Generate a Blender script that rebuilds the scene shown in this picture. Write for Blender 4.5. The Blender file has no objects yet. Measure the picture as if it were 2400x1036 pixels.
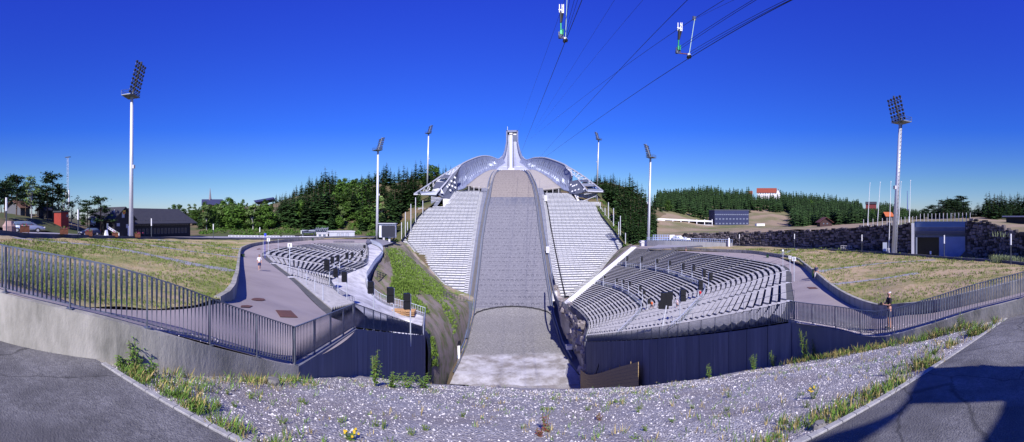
import bpy, math, random, bisect
from math import sin, cos, tan, radians, pi, atan2, sqrt, hypot
from mathutils import Vector, Matrix, noise
from mathutils.bvhtree import BVHTree
random.seed(7)
S = bpy.context.scene
C = S.collection
F, CX, HY = 917.0, 1200.0, 510.0      # focal length, centre and eye-level line of the 2400 px photograph

# ---------------------------------------------------------------- camera (cylindrical panorama, 150 degrees)
cd = bpy.data.cameras.new('camera'); cam = bpy.data.objects.new('camera', cd); C.objects.link(cam)
cd.type = 'PANO'; cd.panorama_type = 'CENTRAL_CYLINDRICAL'
cd.central_cylindrical_range_u_min = -1200/F; cd.central_cylindrical_range_u_max = 1200/F
cd.central_cylindrical_range_v_min = -(1036-HY)/F; cd.central_cylindrical_range_v_max = HY/F
cd.central_cylindrical_radius = 1.0
cd.clip_end = 5000; cd.clip_start = 0.05
cam.location = (0, 0, 0); cam.rotation_euler = (radians(90), 0, 0)
S.camera = cam
# ---------------------------------------------------------------- world and sun
SUN_AZ, SUN_EL = 174.0, 40.0           # azimuth clockwise from +Y (behind the camera, a little right)
w = bpy.data.worlds.new('World'); S.world = w; w.use_nodes = True
nt = w.node_tree; bg = nt.nodes['Background']
sky = nt.nodes.new('ShaderNodeTexSky'); sky.sky_type = 'NISHITA'; sky.sun_disc = False
sky.sun_elevation = radians(SUN_EL); sky.sun_rotation = radians(SUN_AZ)
sky.air_density = 1.0; sky.dust_density = 0.3; sky.ozone_density = 3.0; sky.altitude = 300
hs = nt.nodes.new('ShaderNodeHueSaturation'); hs.inputs['Saturation'].default_value = 1.1
mx = nt.nodes.new('ShaderNodeMix'); mx.data_type = 'RGBA'; mx.blend_type = 'MULTIPLY'; mx.inputs[0].default_value = 1
tcw = nt.nodes.new('ShaderNodeTexCoord'); spw = nt.nodes.new('ShaderNodeSeparateXYZ'); nt.links.new(tcw.outputs['Generated'], spw.inputs[0])
rw_ = nt.nodes.new('ShaderNodeValToRGB'); nt.links.new(spw.outputs[2], rw_.inputs[0]); e_ = rw_.color_ramp.elements
e_[0].position, e_[0].color = 0.0, (0.38, 0.43, 0.62, 1); e_[1].position, e_[1].color = 0.5, (0.14, 0.20, 1.0, 1)
q_ = e_.new(0.09); q_.color = (0.27, 0.385, 0.56, 1)
q_ = e_.new(0.22); q_.color = (0.12, 0.27, 0.80, 1)
v_ = nt.nodes.new('ShaderNodeVectorMath'); v_.operation = 'SCALE'; v_.inputs['Scale'].default_value = 1.8
nt.links.new(rw_.outputs[0], v_.inputs[0]); nt.links.new(v_.outputs[0], mx.inputs[7])
nt.links.new(sky.outputs[0], hs.inputs['Color']); nt.links.new(hs.outputs[0], mx.inputs[6]); nt.links.new(mx.outputs[2], bg.inputs[0])
bg.inputs[1].default_value = 0.085
sd = bpy.data.lights.new('sun', 'SUN'); so = bpy.data.objects.new('sun', sd); C.objects.link(so)
sd.energy = 5.0; sd.angle = radians(0.5); sd.color = (1.0, 0.95, 0.92)
sv = Vector((sin(radians(SUN_AZ))*cos(radians(SUN_EL)), cos(radians(SUN_AZ))*cos(radians(SUN_EL)), sin(radians(SUN_EL))))
so.rotation_euler = sv.to_track_quat('Z', 'Y').to_euler(); so.location = (20, -40, 60)
S.view_settings.view_transform = 'Standard'; S.view_settings.look = 'None'
S.view_settings.exposure = 0.4; S.view_settings.gamma = 1
S.render.engine = 'CYCLES'; S.cycles.max_bounces = 4; S.cycles.use_denoising = True

# ---------------------------------------------------------------- helpers
def P(x, y, r):
    t = (x-CX)/F
    return Vector((r*sin(t), r*cos(t), -(y-HY)/F*r))
def PZ(x, y, z):
    return P(x, y, -z*F/(y-HY))
def pol(r, t, z): return Vector((r*sin(t), r*cos(t), z))
def cr(pts, n):
    """n samples of a Catmull-Rom curve through pts, even in chord length"""
    m = len(pts); L = [0]
    for i in range(m-1): L.append(L[-1]+(pts[i+1]-pts[i]).length+1e-6)
    out = []
    for k in range(n):
        s = L[-1]*k/(n-1); i = min(max(bisect.bisect_right(L, s)-1, 0), m-2)
        t = (s-L[i])/(L[i+1]-L[i])
        out.append(crp(pts, i, t))
    return out
def crp(pts, i, t):
    m = len(pts); p1, p2 = pts[i], pts[i+1]
    p0 = pts[i-1] if i else p1*2-p2
    p3 = pts[i+2] if i+2 < m else p2*2-p1
    d = (p2-p1).length or 1
    a = (p2-p0)/(((p2-p1).length+(p1-p0).length) or 1)*d; b = (p3-p1)/(((p3-p2).length+(p2-p1).length) or 1)*d
    t2, t3 = t*t, t*t*t
    return p1*(2*t3-3*t2+1)+a*(t3-2*t2+t)+p2*(-2*t3+3*t2)+b*(t3-t2)
def cru(pts, n):
    """samples with equal count per control segment (keeps rows paired)"""
    m = len(pts)-1; out = []
    for k in range(n):
        u = m*k/(n-1); i = min(int(u), m-1); out.append(crp(pts, i, u-i))
    return out
def lin(pts, n):
    m = len(pts)-1; out = []
    for k in range(n):
        u = m*k/(n-1); i = min(int(u), m-1); out.append(pts[i].lerp(pts[i+1], u-i))
    return out
def interp(tab, x):
    if x <= tab[0][0]: return tab[0][1]
    for (a, b), (c, d) in zip(tab, tab[1:]):
        if x <= c: return b+(d-b)*(x-a)/(c-a)
    return tab[-1][1]

MATS = {}
def mat(name, col, rough=0.8, metal=0.0, col2=None, scale=1.0, col3=None, scale3=0.1, bump=0.0, bscale=None, island=0.0, objrand=0.0, emit=None, detail=6, contrast=0.3, spec=0.35, coords='Object', stretch=None, trans=0.0, alpha=1.0):
    if name in MATS: return MATS[name]
    m = bpy.data.materials.new(name); m.use_nodes = True; n = m.node_tree.nodes; l = m.node_tree.links
    b = n['Principled BSDF']; b.inputs['Roughness'].default_value = rough; b.inputs['Metallic'].default_value = metal
    b.inputs['Specular IOR Level'].default_value = spec
    c4 = lambda c: (c[0], c[1], c[2], 1)
    b.inputs['Base Color'].default_value = c4(col)
    tc = n.new('ShaderNodeTexCoord'); src = tc.outputs[coords]
    if stretch:
        mp = n.new('ShaderNodeMapping'); mp.inputs['Scale'].default_value = stretch; l.new(src, mp.inputs[0]); src = mp.outputs[0]
    out = None
    def nz(sc, d=detail):
        t = n.new('ShaderNodeTexNoise'); t.inputs['Scale'].default_value = sc; t.inputs['Detail'].default_value = d
        t.inputs['Roughness'].default_value = 0.65; l.new(src, t.inputs['Vector']); return t.outputs['Fac']
    def ramp(f, lo, hi):
        r = n.new('ShaderNodeMapRange'); r.inputs[1].default_value = lo; r.inputs[2].default_value = hi; l.new(f, r.inputs[0]); return r.outputs[0]
    def mix(f, a, bb, mode='MIX'):
        x = n.new('ShaderNodeMix'); x.data_type = 'RGBA'; x.blend_type = mode
        if isinstance(f, float): x.inputs[0].default_value = f
        else: l.new(f, x.inputs[0])
        for i, v in ((6, a), (7, bb)):
            if isinstance(v, tuple): x.inputs[i].default_value = c4(v)
            else: l.new(v, x.inputs[i])
        return x.outputs[2]
    cur = tuple(col)
    if col2: cur = mix(ramp(nz(scale), 0.5-contrast/2, 0.5+contrast/2), cur, tuple(col2))
    if col3: cur = mix(ramp(nz(scale3, 4), 0.5-contrast/3, 0.5+contrast/3), cur, tuple(col3))
    if island or objrand:
        if island:
            g = n.new('ShaderNodeNewGeometry'); rnd = g.outputs['Random Per Island']; am = island
        else:
            g = n.new('ShaderNodeObjectInfo'); rnd = g.outputs['Random']; am = objrand
        r = n.new('ShaderNodeMapRange'); r.inputs[3].default_value = 1-am; r.inputs[4].default_value = 1+am; l.new(rnd, r.inputs[0])
        v = n.new('ShaderNodeVectorMath'); v.operation = 'SCALE'
        if isinstance(cur, tuple): v.inputs[0].default_value = cur
        else: l.new(cur, v.inputs[0])
        l.new(r.outputs[0], v.inputs['Scale']); cur = v.outputs[0]
        if island and objrand:
            g2 = n.new('ShaderNodeObjectInfo'); r2 = n.new('ShaderNodeMapRange'); r2.inputs[3].default_value = 1-objrand; r2.inputs[4].default_value = 1+objrand
            l.new(g2.outputs['Random'], r2.inputs[0]); v2 = n.new('ShaderNodeVectorMath'); v2.operation = 'SCALE'; l.new(cur, v2.inputs[0]); l.new(r2.outputs[0], v2.inputs['Scale']); cur = v2.outputs[0]
    if not isinstance(cur, tuple): l.new(cur, b.inputs['Base Color'])
    if bump:
        bp = n.new('ShaderNodeBump'); bp.inputs['Strength'].default_value = min(bump, 1); bp.inputs['Distance'].default_value = 0.05*max(bump, 1)
        l.new(nz(bscale or scale), bp.inputs['Height']); l.new(bp.outputs[0], b.inputs['Normal'])
    if emit: b.inputs['Emission Color'].default_value = c4(emit[:3]); b.inputs['Emission Strength'].default_value = emit[3]
    if alpha < 1: b.inputs['Alpha'].default_value = alpha
    MATS[name] = m

    return m

def parts_of(mbs, one, many, m, t):
    """the first 100 as parts of their own, the rest as one part"""
    for q in mbs[:100]: q.build(one, m, t)
    if len(mbs) > 100:
        r = MB()
        for q in mbs[100:]: r.add(q.v, q.f)
        r.build(many, m, t)['kind'] = 'stuff'
class MB:
    def __init__(s): s.v = []; s.f = []; s.m = []
    def add(s, vs, fs, mi=0):
        o = len(s.v); s.v += [tuple(v) for v in vs]; s.f += [tuple(i+o for i in f) for f in fs]; s.m += [mi]*len(fs); return s
    def box(s, c, d, R=None, mi=0, taper=1.0):
        vs = []
        for z in (-.5, .5):
            k = taper if z > 0 else 1
            for x, y in ((-.5, -.5), (.5, -.5), (.5, .5), (-.5, .5)):
                p = Vector((x*d[0]*k, y*d[1]*k, z*d[2]))
                if R is not None: p = (R @ p) if not isinstance(R, (int, float)) else Matrix.Rotation(R, 3, 'Z') @ p
                vs.append(p+Vector(c))
        return s.add(vs, [(3, 2, 1, 0), (4, 5, 6, 7), (0, 1, 5, 4), (1, 2, 6, 5), (2, 3, 7, 6), (3, 0, 4, 7)], mi)
    def tube(s, a, b, r, r2=None, n=6, mi=0, caps=True):
        a, b = Vector(a), Vector(b); r2 = r if r2 is None else r2
        d = (b-a); q = d.to_track_quat('Z', 'Y'); vs = []
        for p, rr in ((a, r), (b, r2)):
            for k in range(n):
                t = 2*pi*k/n; vs.append(p+q @ Vector((rr*cos(t), rr*sin(t), 0)))
        fs = [(k, (k+1) % n, n+(k+1) % n, n+k) for k in range(n)]
        if caps: fs += [tuple(range(n-1, -1, -1)), tuple(range(n, 2*n))]
        return s.add(vs, fs, mi)
    def path(s, pts, r, n=5, mi=0):
        for a, b in zip(pts, pts[1:]): s.tube(a, b, r, n=n, mi=mi, caps=False)
        return s
    def poly(s, pts, d, mi=0):
        """prism: polygon pts extruded by vector d"""
        n = len(pts); d = Vector(d); vs = [Vector(p) for p in pts]+[Vector(p)+d for p in pts]
        return s.add(vs, [tuple(range(n-1, -1, -1)), tuple(range(n, 2*n))]+[(k, (k+1) % n, n+(k+1) % n, n+k) for k in range(n)], mi)
    def strip(s, pts, prof, mi=0, close=True, cap=True):
        """sweep a closed profile [(side, z)] along polyline pts (side = to the right of travel)"""
        n = len(prof); vs = []; N = len(pts)
        for i, p in enumerate(pts):
            a = pts[max(i-1, 0)]; b = pts[min(i+1, N-1)]; d = Vector((b[0]-a[0], b[1]-a[1], 0)).normalized(); rt = Vector((d.y, -d.x, 0))
            for (q, z) in prof: vs.append(Vector(p)+rt*q+Vector((0, 0, z)))
        fs = []
        for i in range(N-1):
            for k in range(n if close else n-1):
                k2 = (k+1) % n; fs.append((i*n+k, (i+1)*n+k, (i+1)*n+k2, i*n+k2))
        if cap and close: fs += [tuple(range(n)), tuple((N-1)*n+k for k in range(n-1, -1, -1))]
        return s.add(vs, fs, mi)
    def grid(s, rows, mi=0):
        nr, nc = len(rows), len(rows[0])
        return s.add([p for r in rows for p in r], [(i*nc+j, i*nc+j+1, (i+1)*nc+j+1, (i+1)*nc+j) for i in range(nr-1) for j in range(nc-1)], mi)
    def build(s, name, m, parent=None, smooth=False, link=True):
        me = bpy.data.meshes.new(name); off = parent.location if parent is not None else Vector()
        root = parent
        while root is not None and root.parent is not None: root = root.parent; off = off+root.location
        me.from_pydata([(v[0]-off[0], v[1]-off[1], v[2]-off[2]) for v in s.v], [], s.f)
        for mm in (m if isinstance(m, (list, tuple)) else [m]): me.materials.append(mm)
        me.polygons.foreach_set('material_index', s.m)
        if smooth: me.polygons.foreach_set('use_smooth', [True]*len(s.f))
        me.update(); o = bpy.data.objects.new(name, me)
        if link: C.objects.link(o)
        if parent is not None: o.parent = parent
        return o
def thing(name, label, cat, loc=(0, 0, 0), group=None):
    o = bpy.data.objects.new(name, None); o.empty_display_size = .3; C.objects.link(o); o.location = loc; o['label'] = label; o['category'] = cat
    if group: o['group'] = group
    return o
def tag(o, label, cat, group=None, kind=None):
    o['label'] = label; o['category'] = cat
    if group: o['group'] = group
    if kind: o['kind'] = kind
    return o
def struct(o): o['kind'] = 'structure'; return o
def copy_tree(o, parent=None):
    c = o.copy(); C.objects.link(c)
    if parent is not None: c.parent = parent
    for ch in list(o.children): copy_tree(ch, c)
    return c
ORD = ['first', 'second', 'third', 'fourth', 'fifth', 'sixth', 'seventh', 'eighth', 'ninth', 'tenth', 'eleventh', 'twelfth', 'thirteenth', 'fourteenth', 'fifteenth', 'sixteenth', 'seventeenth', 'eighteenth', 'nineteenth', 'twentieth', 'twenty-first', 'twenty-second', 'twenty-third', 'twenty-fourth', 'twenty-fifth', 'twenty-sixth', 'twenty-seventh', 'twenty-eighth', 'twenty-ninth', 'thirtieth']
GROUND = []          # ground meshes for placing things
ALLPTS = []
def loft(name, rows, nu, nv, m, paired=True, rough=0.0, rs=0.3, smooth=True, ground=True, parent=None, straight=False, dz=0, solid=0, mi=None):
    rr = [[p if isinstance(p, Vector) else P(*p) for p in r] for r in rows]
    g = [(lin if straight == 2 else cru if paired else cr)(r, nu) for r in rr]
    cols = [(lin if (straight or len(g) < 3) else cru)([g[i][k] for i in range(len(g))], nv) for k in range(nu)]
    rows2 = [[cols[k][j] for k in range(nu)] for j in range(nv)]
    if rough or dz:
        for r in rows2:
            for p in r: p.z += dz+(rough*(noise.noise(Vector((p.x*rs, p.y*rs, 3)))+.4*noise.noise(Vector((p.x*rs*3, p.y*rs*3, 9)))) if rough else 0)
    mb = MB().grid(rows2); o = mb.build(name, m, parent, smooth)
    if solid:
        sm = o.modifiers.new('solid', 'SOLIDIFY'); sm.thickness = solid; sm.offset = 0
    if ground:
        GROUND.append((mb.v, mb.f)); ALLPTS.extend(mb.v)

    return o
_bvh = [None, 0]
def bvh():
    if _bvh[1] != len(GROUND):
        v = []; f = []
        for a, b in GROUND:
            o = len(v); v += a; f += [tuple(i+o for i in q) for q in b]
        _bvh[0] = BVHTree.FromPolygons(v, f); _bvh[1] = len(GROUND)
    return _bvh[0]
def hit(px, py, default=None):
    d = P(px, py, 1.0).normalized(); h = bvh().ray_cast(Vector((0, 0, 0)), d)
    return h[0] if h[0] is not None else (default if default is None else P(px, py, default))
def zat(x, y, z0=150):
    h = bvh().ray_cast(Vector((x, y, z0)), Vector((0, 0, -1)))
    return h[0].z if h[0] is not None else None

# ---------------------------------------------------------------- materials
M_asph = mat('asphalt', (.125, .122, .125), .9, col2=(.20, .195, .195), scale=14, col3=(.105, .102, .105), scale3=.45, bump=1.0, bscale=30, contrast=.25)
def add_wear(m):
    n = m.node_tree.nodes; l = m.node_tree.links; b = n['Principled BSDF']; src = b.inputs['Base Color'].links[0].from_socket
    tc = n.new('ShaderNodeTexCoord'); nz = n.new('ShaderNodeTexNoise'); nz.inputs['Scale'].default_value = 1.2; nz.inputs['Detail'].default_value = 8; l.new(tc.outputs['Object'], nz.inputs['Vector'])
    ad = n.new('ShaderNodeVectorMath'); ad.operation = 'MULTIPLY_ADD'; l.new(nz.outputs['Color'], ad.inputs[0]); ad.inputs[1].default_value = (.7, .7, 0); l.new(tc.outputs['Object'], ad.inputs[2])
    v = n.new('ShaderNodeTexVoronoi'); v.feature = 'DISTANCE_TO_EDGE'; v.inputs['Scale'].default_value = .32; l.new(ad.outputs[0], v.inputs['Vector'])
    r = n.new('ShaderNodeMapRange'); r.inputs[1].default_value = .003; r.inputs[2].default_value = .009; r.inputs[3].default_value = .55; r.inputs[4].default_value = 1; l.new(v.outputs['Distance'], r.inputs[0])
    n2 = n.new('ShaderNodeTexNoise'); n2.inputs['Scale'].default_value = .55; n2.inputs['Detail'].default_value = 10; n2.inputs['Roughness'].default_value = .75; l.new(tc.outputs['Object'], n2.inputs['Vector'])
    r2 = n.new('ShaderNodeMapRange'); r2.inputs[1].default_value = .38; r2.inputs[2].default_value = .68; r2.inputs[3].default_value = .78; r2.inputs[4].default_value = 1.45; l.new(n2.outputs['Fac'], r2.inputs[0])
    mm = n.new('ShaderNodeMath'); mm.operation = 'MULTIPLY'; l.new(r.outputs[0], mm.inputs[0]); l.new(r2.outputs[0], mm.inputs[1])
    sc = n.new('ShaderNodeVectorMath'); sc.operation = 'SCALE'; l.new(src, sc.inputs[0]); l.new(mm.outputs[0], sc.inputs['Scale']); l.new(sc.outputs[0], b.inputs['Base Color'])
add_wear(M_asph)
M_path = mat('path_asphalt', (.31, .265, .255), .9, col2=(.26, .22, .215), scale=1.2, col3=(.35, .30, .285), scale3=.15, bump=.2, bscale=20)
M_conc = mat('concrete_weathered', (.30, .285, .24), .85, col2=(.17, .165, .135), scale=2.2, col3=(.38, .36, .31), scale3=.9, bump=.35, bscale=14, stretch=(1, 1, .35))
M_conc_dark = mat('shaded_concrete', (.225, .23, .265), .85, col2=(.11, .115, .145), scale=1.6, col3=(.13, .135, .16), scale3=.35, bump=.3, bscale=9, stretch=(1, 1, .12), contrast=.35)  # dark bluish copy of the concrete: wall shade put into the colour, plus streaky stains
M_conc_lt = mat('concrete_light', (.58, .57, .58), .8, col2=(.46, .455, .47), scale=1.5, bump=.15, bscale=12)
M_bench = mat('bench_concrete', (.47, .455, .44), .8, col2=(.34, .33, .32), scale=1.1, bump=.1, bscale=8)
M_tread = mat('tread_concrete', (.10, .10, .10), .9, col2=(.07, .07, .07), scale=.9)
M_white = mat('white_seat', (.60, .60, .61), .6, col2=(.50, .505, .53), scale=.35)
M_wtread = mat('white_tread', (.22, .225, .25), .7, col2=(.17, .18, .21), scale=.35)
M_wriser = mat('seat_riser', (.24, .27, .36), .7)
M_steel = mat('galvanised_steel', (.22, .24, .28), .45, .6, col2=(.15, .165, .20), scale=3)
M_steel_d = mat('dark_steel', (.10, .11, .13), .5, .5)
M_black = mat('black_plastic', (.012, .012, .014), .5)
M_mast = mat('mast_paint', (.66, .67, .70), .4, .2)
M_whitep = mat('white_paint', (.82, .82, .82), .5)
M_blackwood = mat('black_timber', (.028, .027, .030), .75, col2=(.018, .018, .02), scale=2, bump=.2, bscale=6)
M_roof = mat('dark_roof', (.035, .035, .042), .7, col2=(.05, .05, .055), scale=1.5)
M_red = mat('red_timber', (.34, .045, .03), .75, col2=(.26, .035, .025), scale=2)
M_redroof = mat('red_tiles', (.30, .07, .035), .7, col2=(.22, .05, .03), scale=1)
M_glass = mat('window_glass', (.10, .14, .20), .12, spec=.8)
M_glass_lt = mat('bright_window', (.75, .75, .78), .25)  # reflected brightness of the box windows put into the pane colour; headlights share it
M_bark = mat('bark', (.14, .09, .06), .9, col2=(.09, .06, .045), scale=3)
M_birch = mat('birch_bark', (.55, .52, .48), .8, col2=(.12, .11, .1), scale=2)
M_spruce = mat('spruce_needles', (.028, .062, .016), .75, island=.45, objrand=.35, spec=.15)
M_pine = mat('pine_needles', (.04, .075, .03), .75, island=.45, objrand=.3, spec=.15)
M_leaf = mat('broad_leaves', (.058, .118, .016), .7, island=.45, objrand=.35, spec=.2)
M_leafp = mat('pale_leaves', (.11, .17, .045), .7, island=.4, objrand=.3, spec=.2)
M_weed = mat('weed_leaves', (.11, .20, .03), .65, island=.5, spec=.25)
M_dry = mat('dry_grass', (.34, .27, .10), .8, island=.5)
M_grass = mat('dry_meadow', (.30, .26, .10), .95, col2=(.15, .19, .035), scale=1.3, col3=(.40, .31, .17), scale3=.14, bump=1.5, bscale=2.2, contrast=.22)
M_grassR = mat('parched_meadow', (.31, .24, .115), .95, col2=(.15, .17, .035), scale=1.4, col3=(.39, .29, .17), scale3=.13, bump=1.5, bscale=2.2, contrast=.22)
M_green = mat('bank_turf', (.13, .19, .03), .95, col2=(.07, .13, .02), scale=.9, col3=(.22, .18, .10), scale3=.11, bump=1.5, bscale=2, contrast=.16)
M_dirt = mat('bank_soil', (.25, .175, .125), .95, col2=(.085, .13, .03), scale=.22, col3=(.33, .27, .24), scale3=.12, bump=1.5, bscale=2, contrast=.16)
M_hill = mat('hill_floor', (.08, .09, .03), .95, col2=(.045, .07, .018), scale=.12, col3=(.15, .11, .06), scale3=.03, bump=1, bscale=1, contrast=.2)
M_trail = mat('gravel_trail', (.30, .29, .32), .9, col2=(.24, .23, .25), scale=3)
M_rust = mat('rusty_iron', (.17, .075, .05), .8, col2=(.10, .05, .04), scale=8)
M_bluerail = mat('blue_grey_board', (.20, .26, .40), .5, .2)
M_rock = mat('rock', (.42, .37, .35), .9, col2=(.20, .175, .17), scale=.6, col3=(.5, .46, .43), scale3=.3, bump=2, bscale=1.5)
M_stone = mat('wall_stone', (.125, .105, .10), .9, island=.85, bump=1, bscale=5)

M_plank = mat('weathered_planks', (.50, .36, .18), .85, col2=(.32, .23, .12), scale=2, stretch=(1, 1, 12))
M_mesh = mat('metal_mesh', (.22, .25, .36), .75, .0, col2=(.15, .17, .26), scale=.25, stretch=(3, 1, .3))
M_mesh_in = mat('mesh_shade', (.08, .09, .14), .6, .3)
M_deck = mat('deck_wood', (.36, .33, .30), .8, col2=(.29, .27, .26), scale=.4, stretch=(.3, 3, 3))
M_lilac = mat('inrun_side_mesh', (.48, .50, .60), .6, .2, col2=(.42, .44, .55), scale=.5)
M_vip = mat('dark_cladding', (.10, .11, .15), .5, .2)

def gravel_material():
    m = bpy.data.materials.new('gravel'); m.use_nodes = True; n = m.node_tree.nodes; l = m.node_tree.links; b = n['Principled BSDF']
    b.inputs['Roughness'].default_value = .9; b.inputs['Specular IOR Level'].default_value = .2
    tc = n.new('ShaderNodeTexCoord'); src = tc.outputs['Object']
    def vor(s):
        v = n.new('ShaderNodeTexVoronoi'); v.inputs['Scale'].default_value = s; l.new(src, v.inputs['Vector']); return v
    v1, v2 = vor(22), vor(50)
    nz = n.new('ShaderNodeTexNoise'); nz.inputs['Scale'].default_value = .45; nz.inputs['Detail'].default_value = 6; l.new(src, nz.inputs['Vector'])
    def mix(f, a, bb, mode='MIX'):
        x = n.new('ShaderNodeMix'); x.data_type = 'RGBA'; x.blend_type = mode
        for i, v in ((0, f), (6, a), (7, bb)):
            if isinstance(v, (tuple, float)): x.inputs[i].default_value = v
            else: l.new(v, x.inputs[i])
        return x.outputs[2]
    def cramp(f, st):
        r = n.new('ShaderNodeValToRGB'); e = r.color_ramp.elements
        e[0].position, e[0].color = st[0]; e[1].position, e[1].color = st[-1]
        for p, c in st[1:-1]: q = e.new(p); q.color = c
        l.new(f, r.inputs[0]); return r.outputs[0]
    sx = n.new('ShaderNodeSeparateColor'); l.new(v1.outputs['Color'], sx.inputs[0])
    sx2 = n.new('ShaderNodeSeparateColor'); l.new(v2.outputs['Color'], sx2.inputs[0])
    st = [(0, (.12, .112, .108, 1)), (.3, (.29, .272, .265, 1)), (.75, (.44, .42, .41, 1)), (1, (.64, .62, .60, 1))]
    a = cramp(sx.outputs[0], st); c = cramp(sx2.outputs[1], st)
    col = mix(.4, a, c)
    d = cramp(nz.outputs['Fac'], [(.42, (0, 0, 0, 1)), (.62, (1, 1, 1, 1))])
    col = mix(d, col, mix(.65, col, (.27, .235, .215, 1)))
    l.new(col, b.inputs['Base Color'])
    bp = n.new('ShaderNodeBump'); bp.inputs['Strength'].default_value = .9; bp.inputs['Distance'].default_value = .03; bp.invert = True
    l.new(v1.outputs['Distance'], bp.inputs['Height']); l.new(bp.outputs[0], b.inputs['Normal'])
    return m
M_gravel = gravel_material()

def slope_material():
    """landing slope: plastic mats with rows and dark hoop marks, wooden knoll higher up, gravel and pale dried mud at the foot"""
    m = bpy.data.materials.new('landing_slope'); m.use_nodes = True; n = m.node_tree.nodes; l = m.node_tree.links; b = n['Principled BSDF']
    b.inputs['Roughness'].default_value = .85; b.inputs['Specular IOR Level'].default_value = .2
    tc = n.new('ShaderNodeTexCoord'); src = tc.outputs['Object']; sp = n.new('ShaderNodeSeparateXYZ'); l.new(src, sp.inputs[0])
    def math_(op, a, bb=None):
        x = n.new('ShaderNodeMath'); x.operation = op
        for i, v in enumerate((a, bb)):
            if v is None: continue
            if isinstance(v, (int, float)): x.inputs[i].default_value = v
            else: l.new(v, x.inputs[i])
        return x.outputs[0]
    def nz(s, d=6, st=None):
        t = n.new('ShaderNodeTexNoise'); t.inputs['Scale'].default_value = s; t.inputs['Detail'].default_value = d; t.inputs['Roughness'].default_value = .7
        v = src
        if st:
            mp = n.new('ShaderNodeMapping'); mp.inputs['Scale'].default_value = st; l.new(src, mp.inputs[0]); v = mp.outputs[0]
        l.new(v, t.inputs['Vector']); return t.outputs['Fac']
    def rng(f, lo, hi, a=0, c=1):
        r = n.new('ShaderNodeMapRange'); r.inputs[1].default_value = lo; r.inputs[2].default_value = hi; r.inputs[3].default_value = a; r.inputs[4].default_value = c
        l.new(f, r.inputs[0]); return r.outputs[0]
    def mix(f, a, bb):
        x = n.new('ShaderNodeMix'); x.data_type = 'RGBA'
        for i, v in ((0, f), (6, a), (7, bb)):
            if isinstance(v, (tuple, float)): x.inputs[i].default_value = v
            else: l.new(v, x.inputs[i])
        return x.outputs[2]
    Y = sp.outputs[1]; Z = sp.outputs[2]
    speck = rng(nz(1.3, 8), .35, .7)
    mats = mix(speck, (.135, .135, .155, 1), (.255, .25, .27, 1))
    # hoop shaped dark marks in a regular lattice
    X = sp.outputs[0]
    fx = math_('SUBTRACT', math_('FRACT', math_('MULTIPLY', math_('ADD', X, 200), .55)), .5)
    rowi = math_('MULTIPLY', math_('ADD', Z, 100), .62)
    off = math_('MULTIPLY', math_('FRACT', math_('MULTIPLY', math_('FLOOR', rowi), .5)), 1.0)
    fx = math_('SUBTRACT', math_('FRACT', math_('ADD', math_('MULTIPLY', math_('ADD', X, 200), .5), off)), .5)
    fz = math_('SUBTRACT', math_('FRACT', rowi), .3)
    rr = math_('SQRT', math_('ADD', math_('MULTIPLY', fx, fx), math_('MULTIPLY', fz, fz)))
    ring = math_('LESS_THAN', math_('ABSOLUTE', math_('SUBTRACT', rr, .24)), .075)
    up = math_('GREATER_THAN', fz, -.02)
    hoop = math_('MULTIPLY', math_('MULTIPLY', ring, up), rng(nz(.35, 3), .42, .55))
    mats = mix(math_('MULTIPLY', hoop, .75), mats, (.06, .06, .075, 1))
    ln = math_('LESS_THAN', math_('FRACT', math_('MULTIPLY', math_('ADD', Z, 100), 1.24)), .16)
    mats = mix(math_('MULTIPLY', ln, .35), mats, (.10, .10, .13, 1))
    stain = math_('MULTIPLY', rng(nz(.5, 5, (1, .25, .25)), .4, .55), rng(Z, 4, 13))
    mats = mix(math_('MULTIPLY', stain, .8), mats, (.10, .11, .15, 1))
    knoll = mix(speck, (.20, .175, .155, 1), (.31, .275, .25, 1))
    knoll = mix(math_('MULTIPLY', ln, .5), knoll, (.16, .14, .14, 1))
    knoll = mix(math_('MULTIPLY', hoop, .5), knoll, (.08, .07, .07, 1))
    c = mix(math_('GREATER_THAN', Z, 12.2), mats, knoll)
    grav = mix(rng(nz(2.2, 8), .4, .65), (.16, .155, .15, 1), (.33, .32, .31, 1))
    grav = mix(rng(nz(6.0, 4), .62, .68), grav, (.07, .07, .07, 1))
    dry = mix(rng(nz(.22, 7), .38, .6), (.25, .23, .215, 1), (.52, .51, .53, 1))
    yy = math_('ADD', Y, math_('MULTIPLY', nz(.3, 5), 9))
    grav = mix(rng(yy, 112, 109), grav, dry)
    c = mix(math_('LESS_THAN', math_('ADD', Y, math_('MULTIPLY', math_('ABSOLUTE', X), .18)), 149), c, grav)
    l.new(c, b.inputs['Base Color'])
    bp = n.new('ShaderNodeBump'); bp.inputs['Strength'].default_value = .6; bp.inputs['Distance'].default_value = .1; l.new(nz(2.5), bp.inputs['Height']); l.new(bp.outputs[0], b.inputs['Normal'])
    return m
M_slope = slope_material()

# ================================================================ GROUND
# ---- foreground: road under the camera, gravel bank falling to the outrun
GT = [(-40, -2.6), (4.3, -3.2), (7, -3.95), (10.5, -5.03), (15, -6.72), (20, -8.66), (27, -11.8), (35, -15.7), (45, -21.0), (55, -26.2), (65, -31.0), (72, -34.2), (80, -36.3), (86, -37.0), (95, -37.2)]
def gz(x, y):
    t = interp(GT, y)
    return t-.06*max(x, 0)*(1 if y < 60 else max(0, (90-y)/30))
def axis(xs, ys, f, name, m, **k):
    rows = [[Vector((x, y, f(x, y))) for x in xs] for y in ys]
    mb = MB().grid(rows); o = mb.build(name, m, None, True); GROUND.append((mb.v, mb.f)); ALLPTS.extend(mb.v[::9]); return o
def fr(a, b, n): return [a+(b-a)*i/(n-1) for i in range(n)]
def road_edge(x): return 4.3+.055*max(x, 0)
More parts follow.
